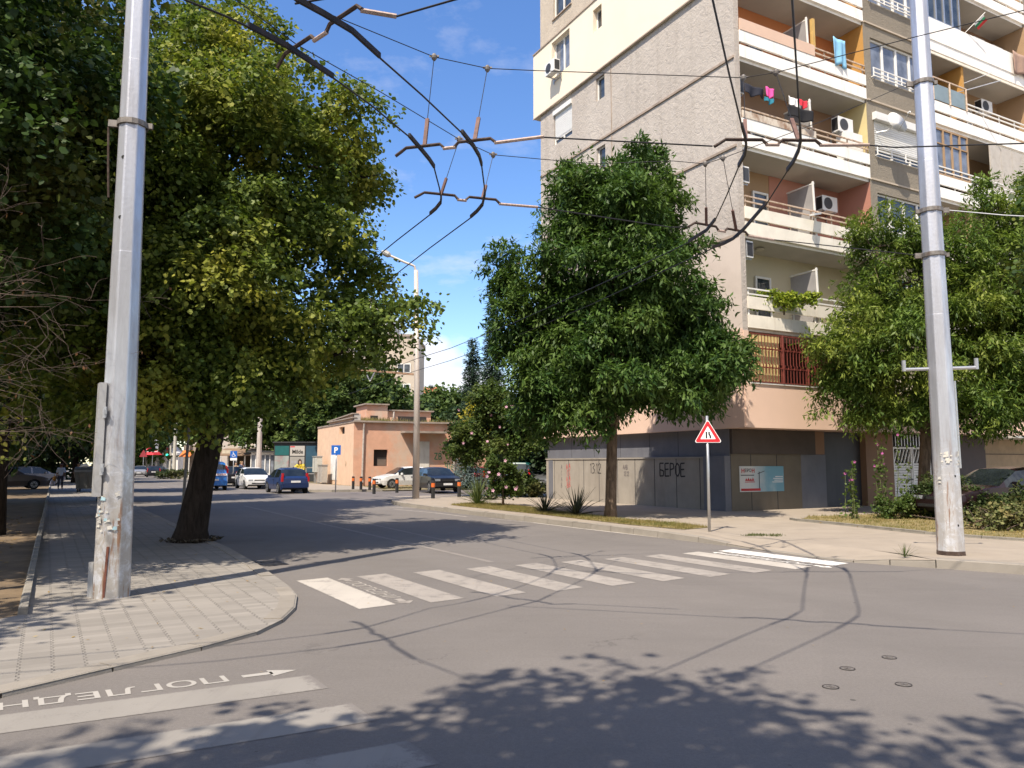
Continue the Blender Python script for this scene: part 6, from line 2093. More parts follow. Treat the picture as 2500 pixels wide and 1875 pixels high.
def drawW(t, c, xd, nr, s):
    m = MB()
    q = lambda x, z: c + xd * x * s + UP * z * s
    for k in range(12):
        a0, a1 = k * .4 + 2.3, (k + 1) * .4 + 2.3
        if k < 11: m.bar(q(-.03 + .2 * math.cos(a0), -.14 + .2 * math.sin(a0)), q(-.03 + .2 * math.cos(a1), -.14 + .2 * math.sin(a1)), s * .06, .003, 0, nr)
    for a_, b_ in (((-.08, .25), (-.05, -.02)), ((-.05, -.02), (.15, -.02)), ((.15, -.02), (.23, -.25)), ((-.06, .12), (.1, .12)), ((.23, -.25), (.32, -.22))): m.bar(q(*a_), q(*b_), s * .07, .003, 0, nr)
    m.tube([q(-.08, .33), q(-.08, .33) + nr * .003], s * .06, 10)
    m.build('pictogram', SIGNW, t)


wb_ = at(575, 58)
t, c, xd, nr = square_sign('disabled_parking_sign', 'blue disabled-parking sign with a white plate under it, behind the blue van', wb_, A(575, 1101, 58).z, .5, (.1, -1, 0), drawW)
m = MB(); m.bar(c - UP * .36 - xd * .24, c - UP * .36 + xd * .24, .02, .18, 0); m.build('lower_plate', SIGNW, t)

sp_ = G(443, 1274, PVL)
t = thing('sign_post', 'thin dark post close behind the lime trunk, its sign lost in the leaves', 'road sign', sp_)
m = MB(); m.tube([sp_, sp_ + Vector((.12, 0, 3.0))], .04, 10); m.build('post', M('post_dark', (.16, .16, .16), .6, .4), t)
rs_ = at(356, 118)
t = thing('warning_sign', 'small red triangular sign on a post at the far street end', 'road sign', rs_)
m = MB(); m.tube([rs_, rs_ + UP * 3], .05, 8); m.build('post', GREYM, t)
m = MB(); tri(m, rs_ + UP * 3.1 + Vector((0, -.06, 0)), Vector((1, 0, 0)), .75, 0, .08, 0, .02, Vector((0, -1, 0))); m.build('face', M('sign_dull_red', (.25, .03, .04), .6), t)

BOLK = M('bollard_black', (.03, .03, .032), .5, .2, .2, 8); ORNG = M('bollard_orange', (.62, .14, .03), .5, 0, .1, 8)
bl0 = None
bls = [((866, 1187), 'bollard at the pink building corner, first of the far trio'), ((885, 1189), 'middle bollard of the far trio before the pink wall'), ((906, 1191), 'right bollard of the far trio, before the white hatchback'),
       ((913, 1206), 'bollard on the pavement edge below the white hatchback front'), ((969, 1203), 'bollard standing alone left of the lamp post'), ((1057, 1217), 'bollard just right of the lamp post foot, before the black hatchback'), ((1121, 1213), 'bollard right of the black hatchback at the lane edge')]
for i, ((px, py), lab) in enumerate(bls):
    p = G(px, py + (0 if i > 2 else 3), PV)
    if i < 3: p = at(px, 47.5 - i * .6, PV)
    if bl0 is None:
        bl0 = thing('bollard', lab, 'bollard', p, 0, 'black bollards with orange bands')
        m = MB(); m.tube([(0, 0, 0), (0, 0, .5)], .085, 12); m.tube([(0, 0, .68), (0, 0, .76), (0, 0, .78)], [.085, .085, .06], 12); m.build('post', BOLK, bl0, local=True)
        m = MB(); m.tube([(0, 0, .5), (0, 0, .68)], .088, 12); m.build('band', ORNG, bl0, local=True)
    else:
        copy_thing(bl0, p, lab, 0)
print('p5 ok')

# ------------------------------------------------------------------ the pink transformer house
PK = at(865, 57)
PWv = Vector((.92, .39, 0)).normalized(); PLv = Vector((-.45, .89, 0)).normalized()


def PR(s, e, z): return PK + PWv * s + PLv * e + UP * z          # right-hand wall, s to the right
def PLF(u, e, z): return PK + PLv * u + PWv * e + UP * z         # left-hand wall, u going away


PINK = streaked('pink_render', (0.58, 0.33, 0.225), (0.50, 0.41, 0.33), .75, .9, (.5, .5, .35), .48, .62)
PINKL = streaked('peach_render', (0.66, 0.46, 0.32), (0.56, 0.42, 0.31), .5, .9, (.5, .5, .3), .5, .7)
ROOFT = M('roof_slab', (0.30, 0.25, 0.21), .9, 0, .2, 2, dirt=(.12, .1, .08), dscale=1.5, damt=.6)
ph = thing('transformer_house', 'low flat-roofed pink rendered building with downpipes behind the parking ground', 'building', PR(5, 5, 0))
hw = [(1.5, 2.55, 1.5, 2.72), (8.0, 9.2, 3.7, 4.35)]
m = MB(); wall_holes(m, PR, 0, 11, -.1, 4.7, hw, .3); m.build('wall', PINK, ph)
hl = [(2.6, 4.2, 3.95, 4.5)]
m = MB(); wall_holes(m, PLF, 0, 11.5, -.1, 4.7, hl, .3)
m.poly([PLF(0, 0, 4.7), PLF(7.5, 0, 4.7), PLF(7.5, 0, 5.05), PLF(0, 0, 5.3)])
m.poly([PLF(11.5, 0, -.1), PLF(11.5, 11, -.1), PLF(11.5, 11, 4.7), PLF(11.5, 0, 4.7)])
m.poly([PR(11, 0, -.1), PR(11, 11.5, -.1), PR(11, 11.5, 4.7), PR(11, 0, 4.7)])
m.build('side_wall', PINKL, ph)
m = MB(); m.box(PR, -.05, 11.2, -.25, 11.5, 4.705, 4.83); m.build('roof', ROOFT, ph)
m = MB(); m.box(PLF, -.12, 7.6, -.18, .2, 5.0, 5.08); m.hexa([PLF(-.12, -.18, 5.3), PLF(7.6, -.18, 5.05), PLF(7.6, .3, 5.05), PLF(-.12, .3, 5.3), PLF(-.12, -.18, 5.38), PLF(7.6, -.18, 5.13), PLF(7.6, .3, 5.13), PLF(-.12, .3, 5.38)]); m.build('parapet_coping', ROOFT, ph)
m = MB(); m.box(PLF, -.08, .35, .0, .45, 4.83, 5.3); m.build('parapet_end', M('weathered_tin', (.45, .42, .39), .6), ph)
DKW = M('dark_void', (.035, .03, .028), .9)
for F, h in ((PR, hw[0]), (PR, hw[1]), (PLF, hl[0])):
    m = MB(); m.box(F, h[0] + .01, h[1] - .01, .25, .32, h[2] + .01, h[3] - .01)
    w = m.build('window', DKW, ph)
m = MB(); m.box(PR, 1.85, 2.5, .2, .24, 1.52, 2.0); m.build('window_board', M('board_brown', (.14, .11, .09), .8), ph)
m = MB(); m.box(PR, 3.5, 6.9, -1.0, -.002, 3.95, 4.1); m.build('canopy', ROOFT, ph)
m = MB(); m.box(PR, 4.5, 5.75, -.04, -.002, .15, 3.35); m.build('door', streaked('white_door', (.62, .6, .55), (.4, .36, .3), .6, .7, (3, 3, .6)), ph)
for s in (.7, 7.75):
    m = MB(); m.tube([PR(s, -.2, 4.6), PR(s, -.1, 4.2), PR(s - .05, -.1, .5), PR(s - .05, -.2, .3)], .075, 8); m.build('downpipe', M('pipe_tin', (.45, .40, .36), .6, .2, .25, 6), ph)
m = MB(); m.box(PLF, 4.6, 6.6, -.03, -.002, .4, 2.5); m.build('pasted_sheet', M('paper_white', (.72, .71, .69), .8, 0, .1, 2, dirt=(.3, .3, .3), dscale=3, damt=.5), ph)
strokes('graffiti', PR, 6.15, 2.0, .48, [L_['Z'], L_['B']], SPRAYG, ph, -.012, .07, 1)
strokes('graffiti', PR, 7.0, 1.2, .55, [L_['9'], L_['1'], L_['6']], SPRAYG, ph, -.012, .05, 1)
strokes('graffiti', PLF, 1.9, 1.5, .35, [L_[c] for c in '16'], M('faded_ochre_spray', (.42, .31, .2), .9), ph, -.012, .06, 1)
vt = [PR(2.2, 4.5, 0), PR(3.7, 4.5, 0)]
m = MB(); m.box(PR, 2.2, 3.9, 4.5, 7.5, 4.84, 6.35); m.box(PR, 3.905, 7.6, 4.7, 7.4, 4.84, 5.9); m.build('vent_house', PINK, ph)
m = MB(); m.box(PR, 2.0, 4.0, 4.3, 7.7, 6.36, 6.46); m.box(PR, 4.01, 7.8, 4.5, 7.6, 5.91, 6.02); m.build('vent_roof', ROOFT, ph)
m = MB(); m.box(PR, 2.5, 3.1, 4.47, 4.5, 5.0, 5.5); m.box(PR, 4.8, 7.2, 4.67, 4.7, 5.0, 5.5); m.build('vent_opening', DKW, ph)
m = MB(); m.tube([PR(4.45, 4.6, 5.9), PR(4.4, 4.5, 5.4), PR(4.2, 4.5, 4.9)], .07); m.build('downpipe', M('pipe_tin', (.45, .40, .36)), ph)
rp = []
rng = np.random.default_rng(77)
rg = MB()
rr = random.Random(77)
for _ in range(900):
    p = PR(rr.choice([rr.uniform(.3, 3), rr.uniform(.3, 10)]), rr.uniform(.2, 3.5), 4.83)
    h = rr.uniform(.1, .45); a = Vector((rr.gauss(0, .3), rr.gauss(0, .3), 1)) * h
    s_ = Vector((.02, .01, 0)); rg.poly([p - s_, p + s_, p + a])
tag(rg.build('roof_weeds', GRASSM, kind='stuff'), 'dry weeds growing along the roof edge of the pink building', 'weeds')

q = PLF(7.6, -.6, 0)
for (u, e, w, h, z0, lab, colr) in ((8.3, -.7, .75, 1.25, .9, 'pale cabinet raised on legs at the left end of the pink building', (.48, .48, .43)), (6.4, -.7, .7, 1.35, .1, 'grey electrical cabinet covered in scrawl by the pink side wall', (.40, .37, .33))):
    p = PLF(u, e, .1)
    t = thing('utility_cabinet', lab, 'utility cabinet', p)
    Fq = lambda x, y, z: p + PLv * x + PWv * y + UP * z
    m = MB(); m.box(Fq, -w, w, -.22, .22, z0, z0 + h); m.build('body', M('cabinet_%d' % int(u), colr, .6, .1, .1, 2, dirt=(.25, .22, .2), dscale=2, damt=.5), t)
    m = MB(); m.box(Fq, -w - .05, w + .05, -.27, .27, z0 + h, z0 + h + .06)
    if z0 > .5: m.box(Fq, -w + .1, -w + .25, -.1, .1, 0, z0); m.box(Fq, w - .25, w - .1, -.1, .1, 0, z0)
    m.build('lid', GREYM, t)
    m = MB(); m.box(Fq, -.01, .01, -.23, -.221, z0 + .1, z0 + h - .1); m.build('door_seam', BLACKM, t)

# ------------------------------------------------------------------ kiosk with advertisements, railing, shelters
def panel_frame(px0, px1, Y):
    a, b = at(px0, Y), at(px1, Y)
    d = (b - a).normalized()
    n = Vector((d.y, -d.x, 0))
    return a, d, n, (b - a).length


a, d, n, Lk = panel_frame(672, 782, 71)
t = thing('advert_kiosk', 'dark kiosk with advertising panels, one of them reading Milde', 'kiosk', a + d * Lk / 2)
K = lambda x, y, z: a + d * x - n * y + UP * z
m = MB(); m.box(K, 0, Lk + 1, 0, 2.2, .1, 3.55); m.build('body', M('kiosk_dark', (.03, .032, .035), .6), t)
m = MB(); m.box(K, -.1, Lk + 1.1, -.15, 2.4, 3.56, 3.68); m.build('roof', M('kiosk_dark', (.03, .032, .035)), t)
TEAL = M('ad_teal', (.012, .10, .10), .5); ADW = M('ad_white', (.42, .40, .37), .5, 0, .03, 1); ADB = M('ad_blue', (.025, .07, .11), .5, 0, .2, 1)  # advert colours darkened to stand in for tree shade over the kiosk
for x0, x1, z0, z1, mt, nm in ((.1, 1.38, 2.45, 3.3, TEAL, 'ad_panel'), (.1, 1.38, .9, 2.4, M('ad_pale', (.25, .28, .27), .5, 0, .3, .9, dirt=(.35, .08, .1), dscale=1.2, damt=.7), 'ad_panel'),
                              (1.48, 2.8, 2.4, 3.3, ADW, 'ad_panel'), (1.48, 2.8, .9, 2.32, M('ad_poster', (.28, .27, .25), .5, 0, .15, 1), 'ad_panel'), (2.92, 4.1, .9, 3.3, ADB, 'ad_panel')):
    m = MB(); m.box(K, x0, x1, -.05, -.002, z0, z1); m.build(nm, mt, t)
text_mesh('lettering', 'Milde', BLACKM, K(1.66, -.06, 2.6), d, UP, .5, t, fit=.98, bold=.02)
m = MB(); m.box(K, 1.5, 1.9, -.056, -.05, 3.17, 3.26); m.build('red_flash', SIGNR, t)
m = MB()
hc = K(2.4, -.058, 1.75)
for cx, cz, rx, rz, mi in ((0, .0, .2, .36, 0), (.02, .06, .1, .14, 1), (0, -.45, .25, .3, 2)):
    pts = [hc + d * (cx + rx * math.cos(k * .5236)) + UP * (cz + rz * math.sin(k * .5236)) + n * (.004 * mi) for k in range(12)]
    m.poly(pts, mi)
m.build('pictured_woman', [M('pic_hair', (.05, .03, .02), .6), M('pic_skin', (.45, .3, .22), .6), M('pic_top', (.55, .45, .4), .6)], t)
m = MB()
for x in (1.6, 1.9): m.box(K, x, x + .22, -.056, -.05, 1.7, 1.95)
m.build('pictured_pack', M('pic_pack', (.3, .3, .32), .6), t)

a, d, n, Lr = panel_frame(690, 782, 66)
t = thing('railing', 'two-bar metal railing in front of the advertising kiosk', 'railing', a + d * Lr / 2)
m = MB()
for z in (.85, 1.35): m.bar(a + UP * z, a + d * Lr + UP * z, .09)
for k in range(4): m.bar(a + d * (Lr * k / 3) + UP * .1, a + d * (Lr * k / 3) + UP * 1.4, .09)
m.build('bars', GREYM, t)
p = at(737, 65, .1)
t = thing('flower_pot', 'pot of bright yellow flowers at the kiosk railing', 'flower pot', p)
m = MB(); m.lathe(p, [(.2, 0), (.26, .5), (.3, 1.05), (.26, 1.06)], 12); m.build('pot', M('pot_brown', (.2, .1, .06), .8), t)
rr = random.Random(3)
flowers(t, [p + Vector((rr.gauss(0, .2), rr.gauss(0, .15), rr.uniform(1.1, 1.5))) for _ in range(45)], .09, M('yellow_petals', (.65, .52, .03), .7), 5)

a, d, n, Ls = panel_frame(617, 674, 74)
t = thing('glazed_kiosk', 'white framed glazed kiosk left of the advertising panels', 'kiosk', a + d * Ls / 2)
K2 = lambda x, y, z: a + d * x - n * y + UP * z
m = MB()
for k in range(6): m.box(K2, Ls * k / 5 - .04, Ls * k / 5 + .04, -.02, .06, .1, 2.6)
m.box(K2, 0, Ls, -.02, .05, 2.5, 2.75); m.box(K2, 0, Ls, -.015, .05, .1, .5)
m.build('frame', WHITEP, t)
m = MB(); m.box(K2, .02, Ls - .02, .06, 2.2, .1, 2.55); m.build('glazing', GLASSB, t)
m = MB(); m.box(K2, -.3, Ls + .2, -.4, 2.4, 2.76, 2.9); m.build('roof', M('kiosk_dark', (.03, .032, .035)), t)

a, d, n, Ls = panel_frame(540, 622, 82)
t = thing('snack_pavilion', 'open wooden snack pavilion with brown slatted roof behind the parked cars', 'pavilion', a + d * Ls / 2)
K3 = lambda x, y, z: a + d * x - n * y + UP * z
m = MB(); m.hexa([K3(-.5, -.6, 2.5), K3(Ls + .5, -.6, 2.5), K3(Ls + .5, 3, 3.2), K3(-.5, 3, 3.2), K3(-.5, -.6, 2.62), K3(Ls + .5, -.6, 2.62), K3(Ls + .5, 3, 3.35), K3(-.5, 3, 3.35)]); m.build('roof', M('slat_brown', (.22, .15, .1), .9, 0, .2, 6), t)
m = MB()
for k in range(5): m.box(K3, Ls * k / 4 - .06, Ls * k / 4 + .06, 0, .12, .1, 2.5)
m.build('post', WHITEP, t)
m = MB(); m.box(K3, 0, Ls, 2.5, 2.7, .1, 3.0); m.build('back_wall', M('pav_dark', (.06, .045, .035), .9), t)
m = MB(); m.box(K3, .3, 1.3, -.1, -.02, 2.75, 3.1); m.build('name_board', M('board_pale', (.5, .45, .35), .7), t)

a, d, n, Ls = panel_frame(452, 478, 95)
t = thing('orange_awning', 'orange shop awning glimpsed left of the lime trunk', 'awning', a + d * Ls / 2)
K4 = lambda x, y, z: a + d * x - n * y + UP * z
m = MB(); m.hexa([K4(0, -1.2, 2.5), K4(Ls, -1.2, 2.5), K4(Ls, 0, 3.1), K4(0, 0, 3.1), K4(0, -1.2, 2.56), K4(Ls, -1.2, 2.56), K4(Ls, 0, 3.3), K4(0, 0, 3.3)]); m.build('canvas', M('awning_orange', (.6, .17, .04), .8), t)
m = MB(); m.box(K4, 0, Ls + 1, .1, 3, .1, 3.9); m.build('shop_front', M('shop_dull', (.28, .24, .2), .8, 0, .4, .8), t)
m = MB(); m.bar(K4(.1, -1.1, 0), K4(.1, -1.1, 2.5), .08); m.bar(K4(Ls - .1, -1.1, 0), K4(Ls - .1, -1.1, 2.5), .08); m.build('post', WHITEP, t)

# far tent, red parasol, hoarding
a, d, n, Ls = panel_frame(360, 440, 138)
t = thing('white_tent', 'white pointed market tent at the street end', 'tent', a + d * Ls * .75)
K5 = lambda x, y, z: a + d * x - n * y + UP * z
TENTW = M('tent_white', (.75, .75, .74), .8, 0, .04, 1)
m = MB()
cx, cy = Ls * .72, 1.6
ap = K5(cx, cy, 6.6)
for k in range(4):
    cs_ = [(Ls * .45, -.5), (Ls, -.5), (Ls, 4), (Ls * .45, 4)]
    (x0, y0), (x1, y1) = cs_[k], cs_[(k + 1) % 4]
    mid0 = K5(cx + (x0 - cx) * .35, cy + (y0 - cy) * .35, 4.5); mid1 = K5(cx + (x1 - cx) * .35, cy + (y1 - cy) * .35, 4.5)
    m.poly([K5(x0, y0, 3.6), K5(x1, y1, 3.6), mid1, mid0]); m.poly([mid0, mid1, ap])
    m.poly([K5(x0, y0, 3.2), K5(x1, y1, 3.2), K5(x1, y1, 3.6), K5(x0, y0, 3.6)])
m.build('canopy', TENTW, t)
m = MB()
m.box(K5, .0, Ls, 0, 4, 0, 2.9)
m.build('wall', TENTW, t)
m = MB()
for x in (.8, 2.2, 3.9): m.box(K5, x, x + 1.0, -.06, -.002, 1.0, 2.2)
m.build('window', M('tent_window', (.25, .28, .3), .4), t)
pc = at(378, 132)
t = thing('red_parasol', 'red pyramid parasol in front of the white tent', 'parasol', pc)
m = MB()
for k in range(4):
    a0, a1 = k * 1.5708 + .5, (k + 1) * 1.5708 + .5
    m.poly([pc + Vector((math.cos(a0) * 1.5, math.sin(a0) * 1.5, 3.2)), pc + Vector((math.cos(a1) * 1.5, math.sin(a1) * 1.5, 3.2)), pc + UP * 4.6])
m.build('canopy', M('parasol_red', (.6, .035, .05), .8), t)
m = MB(); m.tube([pc, pc + UP * 4.5], .06); m.build('pole', GREYM, t)
hb = at(376, 126)
t = thing('hoarding', 'tall roadside hoarding with a red and white poster at the street end', 'billboard', hb)
m = MB(); m.box(lambda x, y, z: hb + Vector((x, y, z)), -.95, .95, 0, .15, 3.6, 7.6); m.build('panel', [SIGNW], t)
m = MB(); m.poly([hb + Vector((-.9, -.01, 3.7)), hb + Vector((.9, -.01, 3.7)), hb + Vector((-.9, -.01, 6.2))]); m.build('red_print', M('parasol_red', (.6, .035, .05)), t)
m = MB(); m.box(lambda x, y, z: hb + Vector((x, y, z)), -1.05, -.95, -.05, .2, 0, 7.7); m.box(lambda x, y, z: hb + Vector((x, y, z)), -1.05, 1.05, -.05, .2, 7.61, 7.75); m.build('frame', BLACKM, t)

# traffic light at the far crossing
p = at(421, 95)
t = thing('traffic_light', 'green-lit traffic light on a pale post at the far crossing', 'traffic light', p)
m = MB(); m.tube([p, p + UP * 3.9], .12, 10); m.build('post', M('post_pale', (.5, .48, .42), .7), t)
m = MB(); m.box(lambda x, y, z: p + Vector((x, y, z)), -.45, -.13, -.25, .05, 2.55, 3.75); hd = m.build('housing', BLACKM, t)
for i, nm in enumerate(('red_lamp', 'amber_lamp', 'green_lamp')):
    c = p + Vector((-.29, -.26, 3.5 - i * .38))
    m = MB(); m.tube([c + Vector((0, .02, 0)), c], .15 if i == 2 else .12, 14)
    if i == 2:
        gm = NT('green_light'); gm.done((.0, .3, .2)); gm.b.inputs['Emission Color'].default_value = (.05, 1, .65, 1); gm.b.inputs['Emission Strength'].default_value = 1.6
        m.build(nm, gm.mat, hd)
    else: m.build(nm, M('lamp_off_%d' % i, [(.08, .01, .01), (.09, .05, .01)][i], .3), hd)
p = at(431, 93)
t = thing('lamp_column', 'thick pale column just right of the green traffic light', 'pole', p)
m = MB(); m.tube([p, p + UP * 8], [.22, .16], 10); m.build('shaft', M('post_pale', (.5, .48, .42)), t)

# far blocks beyond the trees
FARW = M('far_white_render', (.74, .71, .67), .9, 0, .04, .3); FARGR = M('far_grey_render', (.40, .35, .31), .9, 0, .08, .2); FARB = M('far_beige_render', (.46, .40, .33), .9, 0, .08, .2)


def far_block(name, label, px0, px1, Y, ytop, depth, bands, wins, extra=None):
    a = A(px0, ytop, Y); b = A(px1, ytop, Y)
    top = a.z; a.z = b.z = 0
    d = (b - a).normalized(); L = (b - a).length
    t = thing(name, label, 'apartment block', a + d * L / 2)
    Fk = lambda x, y, z: a + d * x + Vector((-d.y, d.x, 0)) * y + UP * z
    z0 = 0
    for zt, mt in bands:
        z1 = top * zt
        m = MB(); m.box(Fk, 0, L, 0, depth, z0, z1); m.build('wall', mt, t); z0 = z1 + .002
    for x, z, w, h in wins:
        m = MB(); m.box(Fk, x, x + w, -.12, -.003, z, z + h); f = m.build('window', WHITEP, t)
        m = MB(); m.box(Fk, x + .12, x + w / 2 - .06, -.14, -.121, z + .12, z + h - .12); m.box(Fk, x + w / 2 + .06, x + w - .12, -.14, -.121, z + .12, z + h - .12); m.build('pane', GLASS, f)
    m = MB(); m.box(Fk, -.2, L + .2, -.2, depth, top, top + .35); m.build('roof', ROOFT, t)
    return t, Fk, L, top


t, Fk, L, top = far_block('tower_block', 'white and grey tower block half hidden behind the lime crown', 820, 905, 112, 735, 12, [(.79, FARGR), (1.0, FARW)], [(1.6 + (i % 2) * 1.2, 3 + i * 2.9, 1.3, 1.4) for i in range(6)])
m = MB(); m.box(Fk, L - 2.0, L - .9, -.05, 0, 22.3, 24.3); m.build('dark_window', DKW, t)
m = MB(); m.box(Fk, L - 1.35, L - .35, -.5, -.06, 18.3, 19.5); acb = m.build('cooler_box', PLASTW, t)
m = MB(); c = Fk(L - .95, -.51, 18.9); m.tube([c, c + Vector((0, -.02, 0))], .4, 14); m.build('fan', FANK, acb)
t, Fk, L, top = far_block('stepped_block', 'stepped roofline with iron terrace railing joined to the tower block', 905, 1014, 114, 822, 12, [(1.0, FARB)], [(L_x, z_, 2.0, 1.4) for L_x in (.8, 4.0) for z_ in (6, 9, 12, 15)] + [(3.7, 13.4, 2.0, 1.4)][:0])
m = MB()
for k in range(15): m.bar(Fk(.2 + k * .3, .3, top + .35), Fk(.2 + k * .3, .3, top + 1.6), .05)
for z in (.9, 1.6): m.bar(Fk(.2, .3, top + z), Fk(4.5, .3, top + z), .06)
m.build('terrace_railing', BLACKM, t)
m = MB(); m.box(Fk, 0, 3.2, 1.5, 8, top + .36, top + 2.2); m.build('roof_house', FARW, t)
a = at(1022, 150)
t = thing('roofed_house', 'bit of an orange tiled roof showing right of the lamp post', 'house', a)
m = MB(); m.box(lambda x, y, z: a + Vector((x, y, z)), -4, 4, 0, 6, 0, 14.5); m.build('wall', FARB, t)
m = MB()
for y0, y1 in ((-.5, 3), (6.5, 3)): m.poly([a + Vector((-4.3, y0, 14.4)), a + Vector((4.3, y0, 14.4)), a + Vector((4.3, y1, 16.8)), a + Vector((-4.3, y1, 16.8))])
m.build('roof', M('tile_orange', (.45, .17, .08), .9, 0, .1, 3), t)
for i, (px0, px1, Y, yt, lab) in enumerate(((560, 800, 150, 985, 'pale block far behind the kiosks under the trees'), (470, 560, 175, 1020, 'grey block at the far street end behind the pavilion'), (930, 1130, 130, 1015, 'low pale wall of a block behind the spruces'))):
    far_block('far_block', lab, px0, px1, Y, yt, 10, [(1.0, (FARB, FARGR, FARW)[i])], [(2 + k * 3.2, 2 + j * 2.9, 1.6, 1.4) for k in range(4) for j in range(3)])
print('p6 ok')

# ------------------------------------------------------------------ cars
CARGL = glassmat('car_glass', (.015, .02, .022), .05, .4)
TRIM = M('car_trim', (.02, .02, .021), .6, 0, .1, 5)
UNDER = M('car_underside', (.008, .008, .008), .9)
LAMPW = M('headlamp', (.36, .38, .40), .15, .3, .1, 10)
LAMPR = M('tail_lamp', (.42, .012, .015), .2, 0, .15, 6)
RIM = M('alloy_rim', (.42, .43, .44), .35, .7, .1, 6)
PLATEM = M('number_plate', (.72, .72, .72), .5)


def paintmat(name, col, coat=.6):
    n = NT(name)
    n.done(n.mix(n.ramp(n.noise(1.5, 3), .3, .7), tuple(x * .92 for x in col), col), .32, .0, .5)
    n.b.inputs['Coat Weight'].default_value = coat if max(col) > .1 else .15
    n.b.inputs['Coat Roughness'].default_value = .06
    return n.mat


# outline: front bumper, bonnet front, base of windscreen, roof start, roof end, foot of rear window, tail ; heights
KINDS = {
    'hatch': dict(L=3.95, W=1.66, H=1.44, wb=2.48, fo=.78, top=[(0, .52), (.06, .70), (.35, .80), (.98, .93), (1.72, 1.38), (2.3, 1.44), (3.2, 1.40), (3.72, .98), (3.90, .86), (3.95, .55)], belt=(.84, .92), gl=(1.0, 3.72), ws=(.98, 1.72), rw=(3.2, 3.72), pill=((2.35, 2.45),)),
    'golf': dict(L=4.02, W=1.70, H=1.42, wb=2.47, fo=.82, top=[(0, .50), (.04, .78), (.12, .84), (1.12, .96), (1.82, 1.37), (2.4, 1.42), (3.45, 1.38), (3.85, .98), (3.98, .90), (4.02, .5)], belt=(.88, .93), gl=(1.14, 3.85), ws=(1.12, 1.82), rw=(3.45, 3.85), pill=((2.42, 2.52), (3.2, 3.45))),
    'estate': dict(L=4.8, W=1.8, H=1.48, wb=2.8, fo=.85, top=[(0, .5), (.06, .72), (.4, .82), (1.35, .97), (2.1, 1.42), (2.8, 1.48), (4.2, 1.44), (4.65, 1.0), (4.77, .9), (4.8, .5)], belt=(.90, .97), gl=(1.37, 4.65), ws=(1.35, 2.1), rw=(4.2, 4.65), pill=((2.7, 2.8), (3.6, 3.7))),
    'sedan': dict(L=4.6, W=1.76, H=1.43, wb=2.68, fo=.86, top=[(0, .5), (.06, .7), (.4, .8), (1.3, .95), (2.0, 1.38), (2.5, 1.43), (3.2, 1.38), (3.9, .98), (4.5, .92), (4.6, .55)], belt=(.86, .95), gl=(1.32, 3.9), ws=(1.3, 2.0), rw=(3.2, 3.9), pill=((2.5, 2.6), (3.2, 3.35))),
    'van': dict(L=4.3, W=1.76, H=1.84, wb=2.7, fo=.8, top=[(0, .55), (.06, .82), (.3, .95), (.95, 1.12), (1.65, 1.74), (2.1, 1.84), (4.05, 1.82), (4.26, 1.1), (4.29, .9), (4.3, .5)], belt=(1.0, 1.1), gl=(.97, 4.26), ws=(.95, 1.65), rw=(4.05, 4.26), pill=((1.95, 2.05), (2.85, 4.1))),
    'mpv': dict(L=4.5, W=1.8, H=1.72, wb=2.8, fo=.8, top=[(0, .5), (.06, .75), (.3, .9), (.95, 1.05), (1.8, 1.62), (2.3, 1.72), (3.95, 1.68), (4.38, 1.02), (4.47, .9), (4.5, .5)], belt=(.94, 1.02), gl=(.97, 4.38), ws=(.95, 1.8), rw=(3.95, 4.38), pill=((2.4, 2.5), (3.3, 3.42))),
}


def interp(tab, x):
    for (x0, z0), (x1, z1) in zip(tab[:-1], tab[1:]):
        if x <= x1: return z0 + (z1 - z0) * (x - x0) / max(x1 - x0, 1e-6)
    return tab[-1][1]


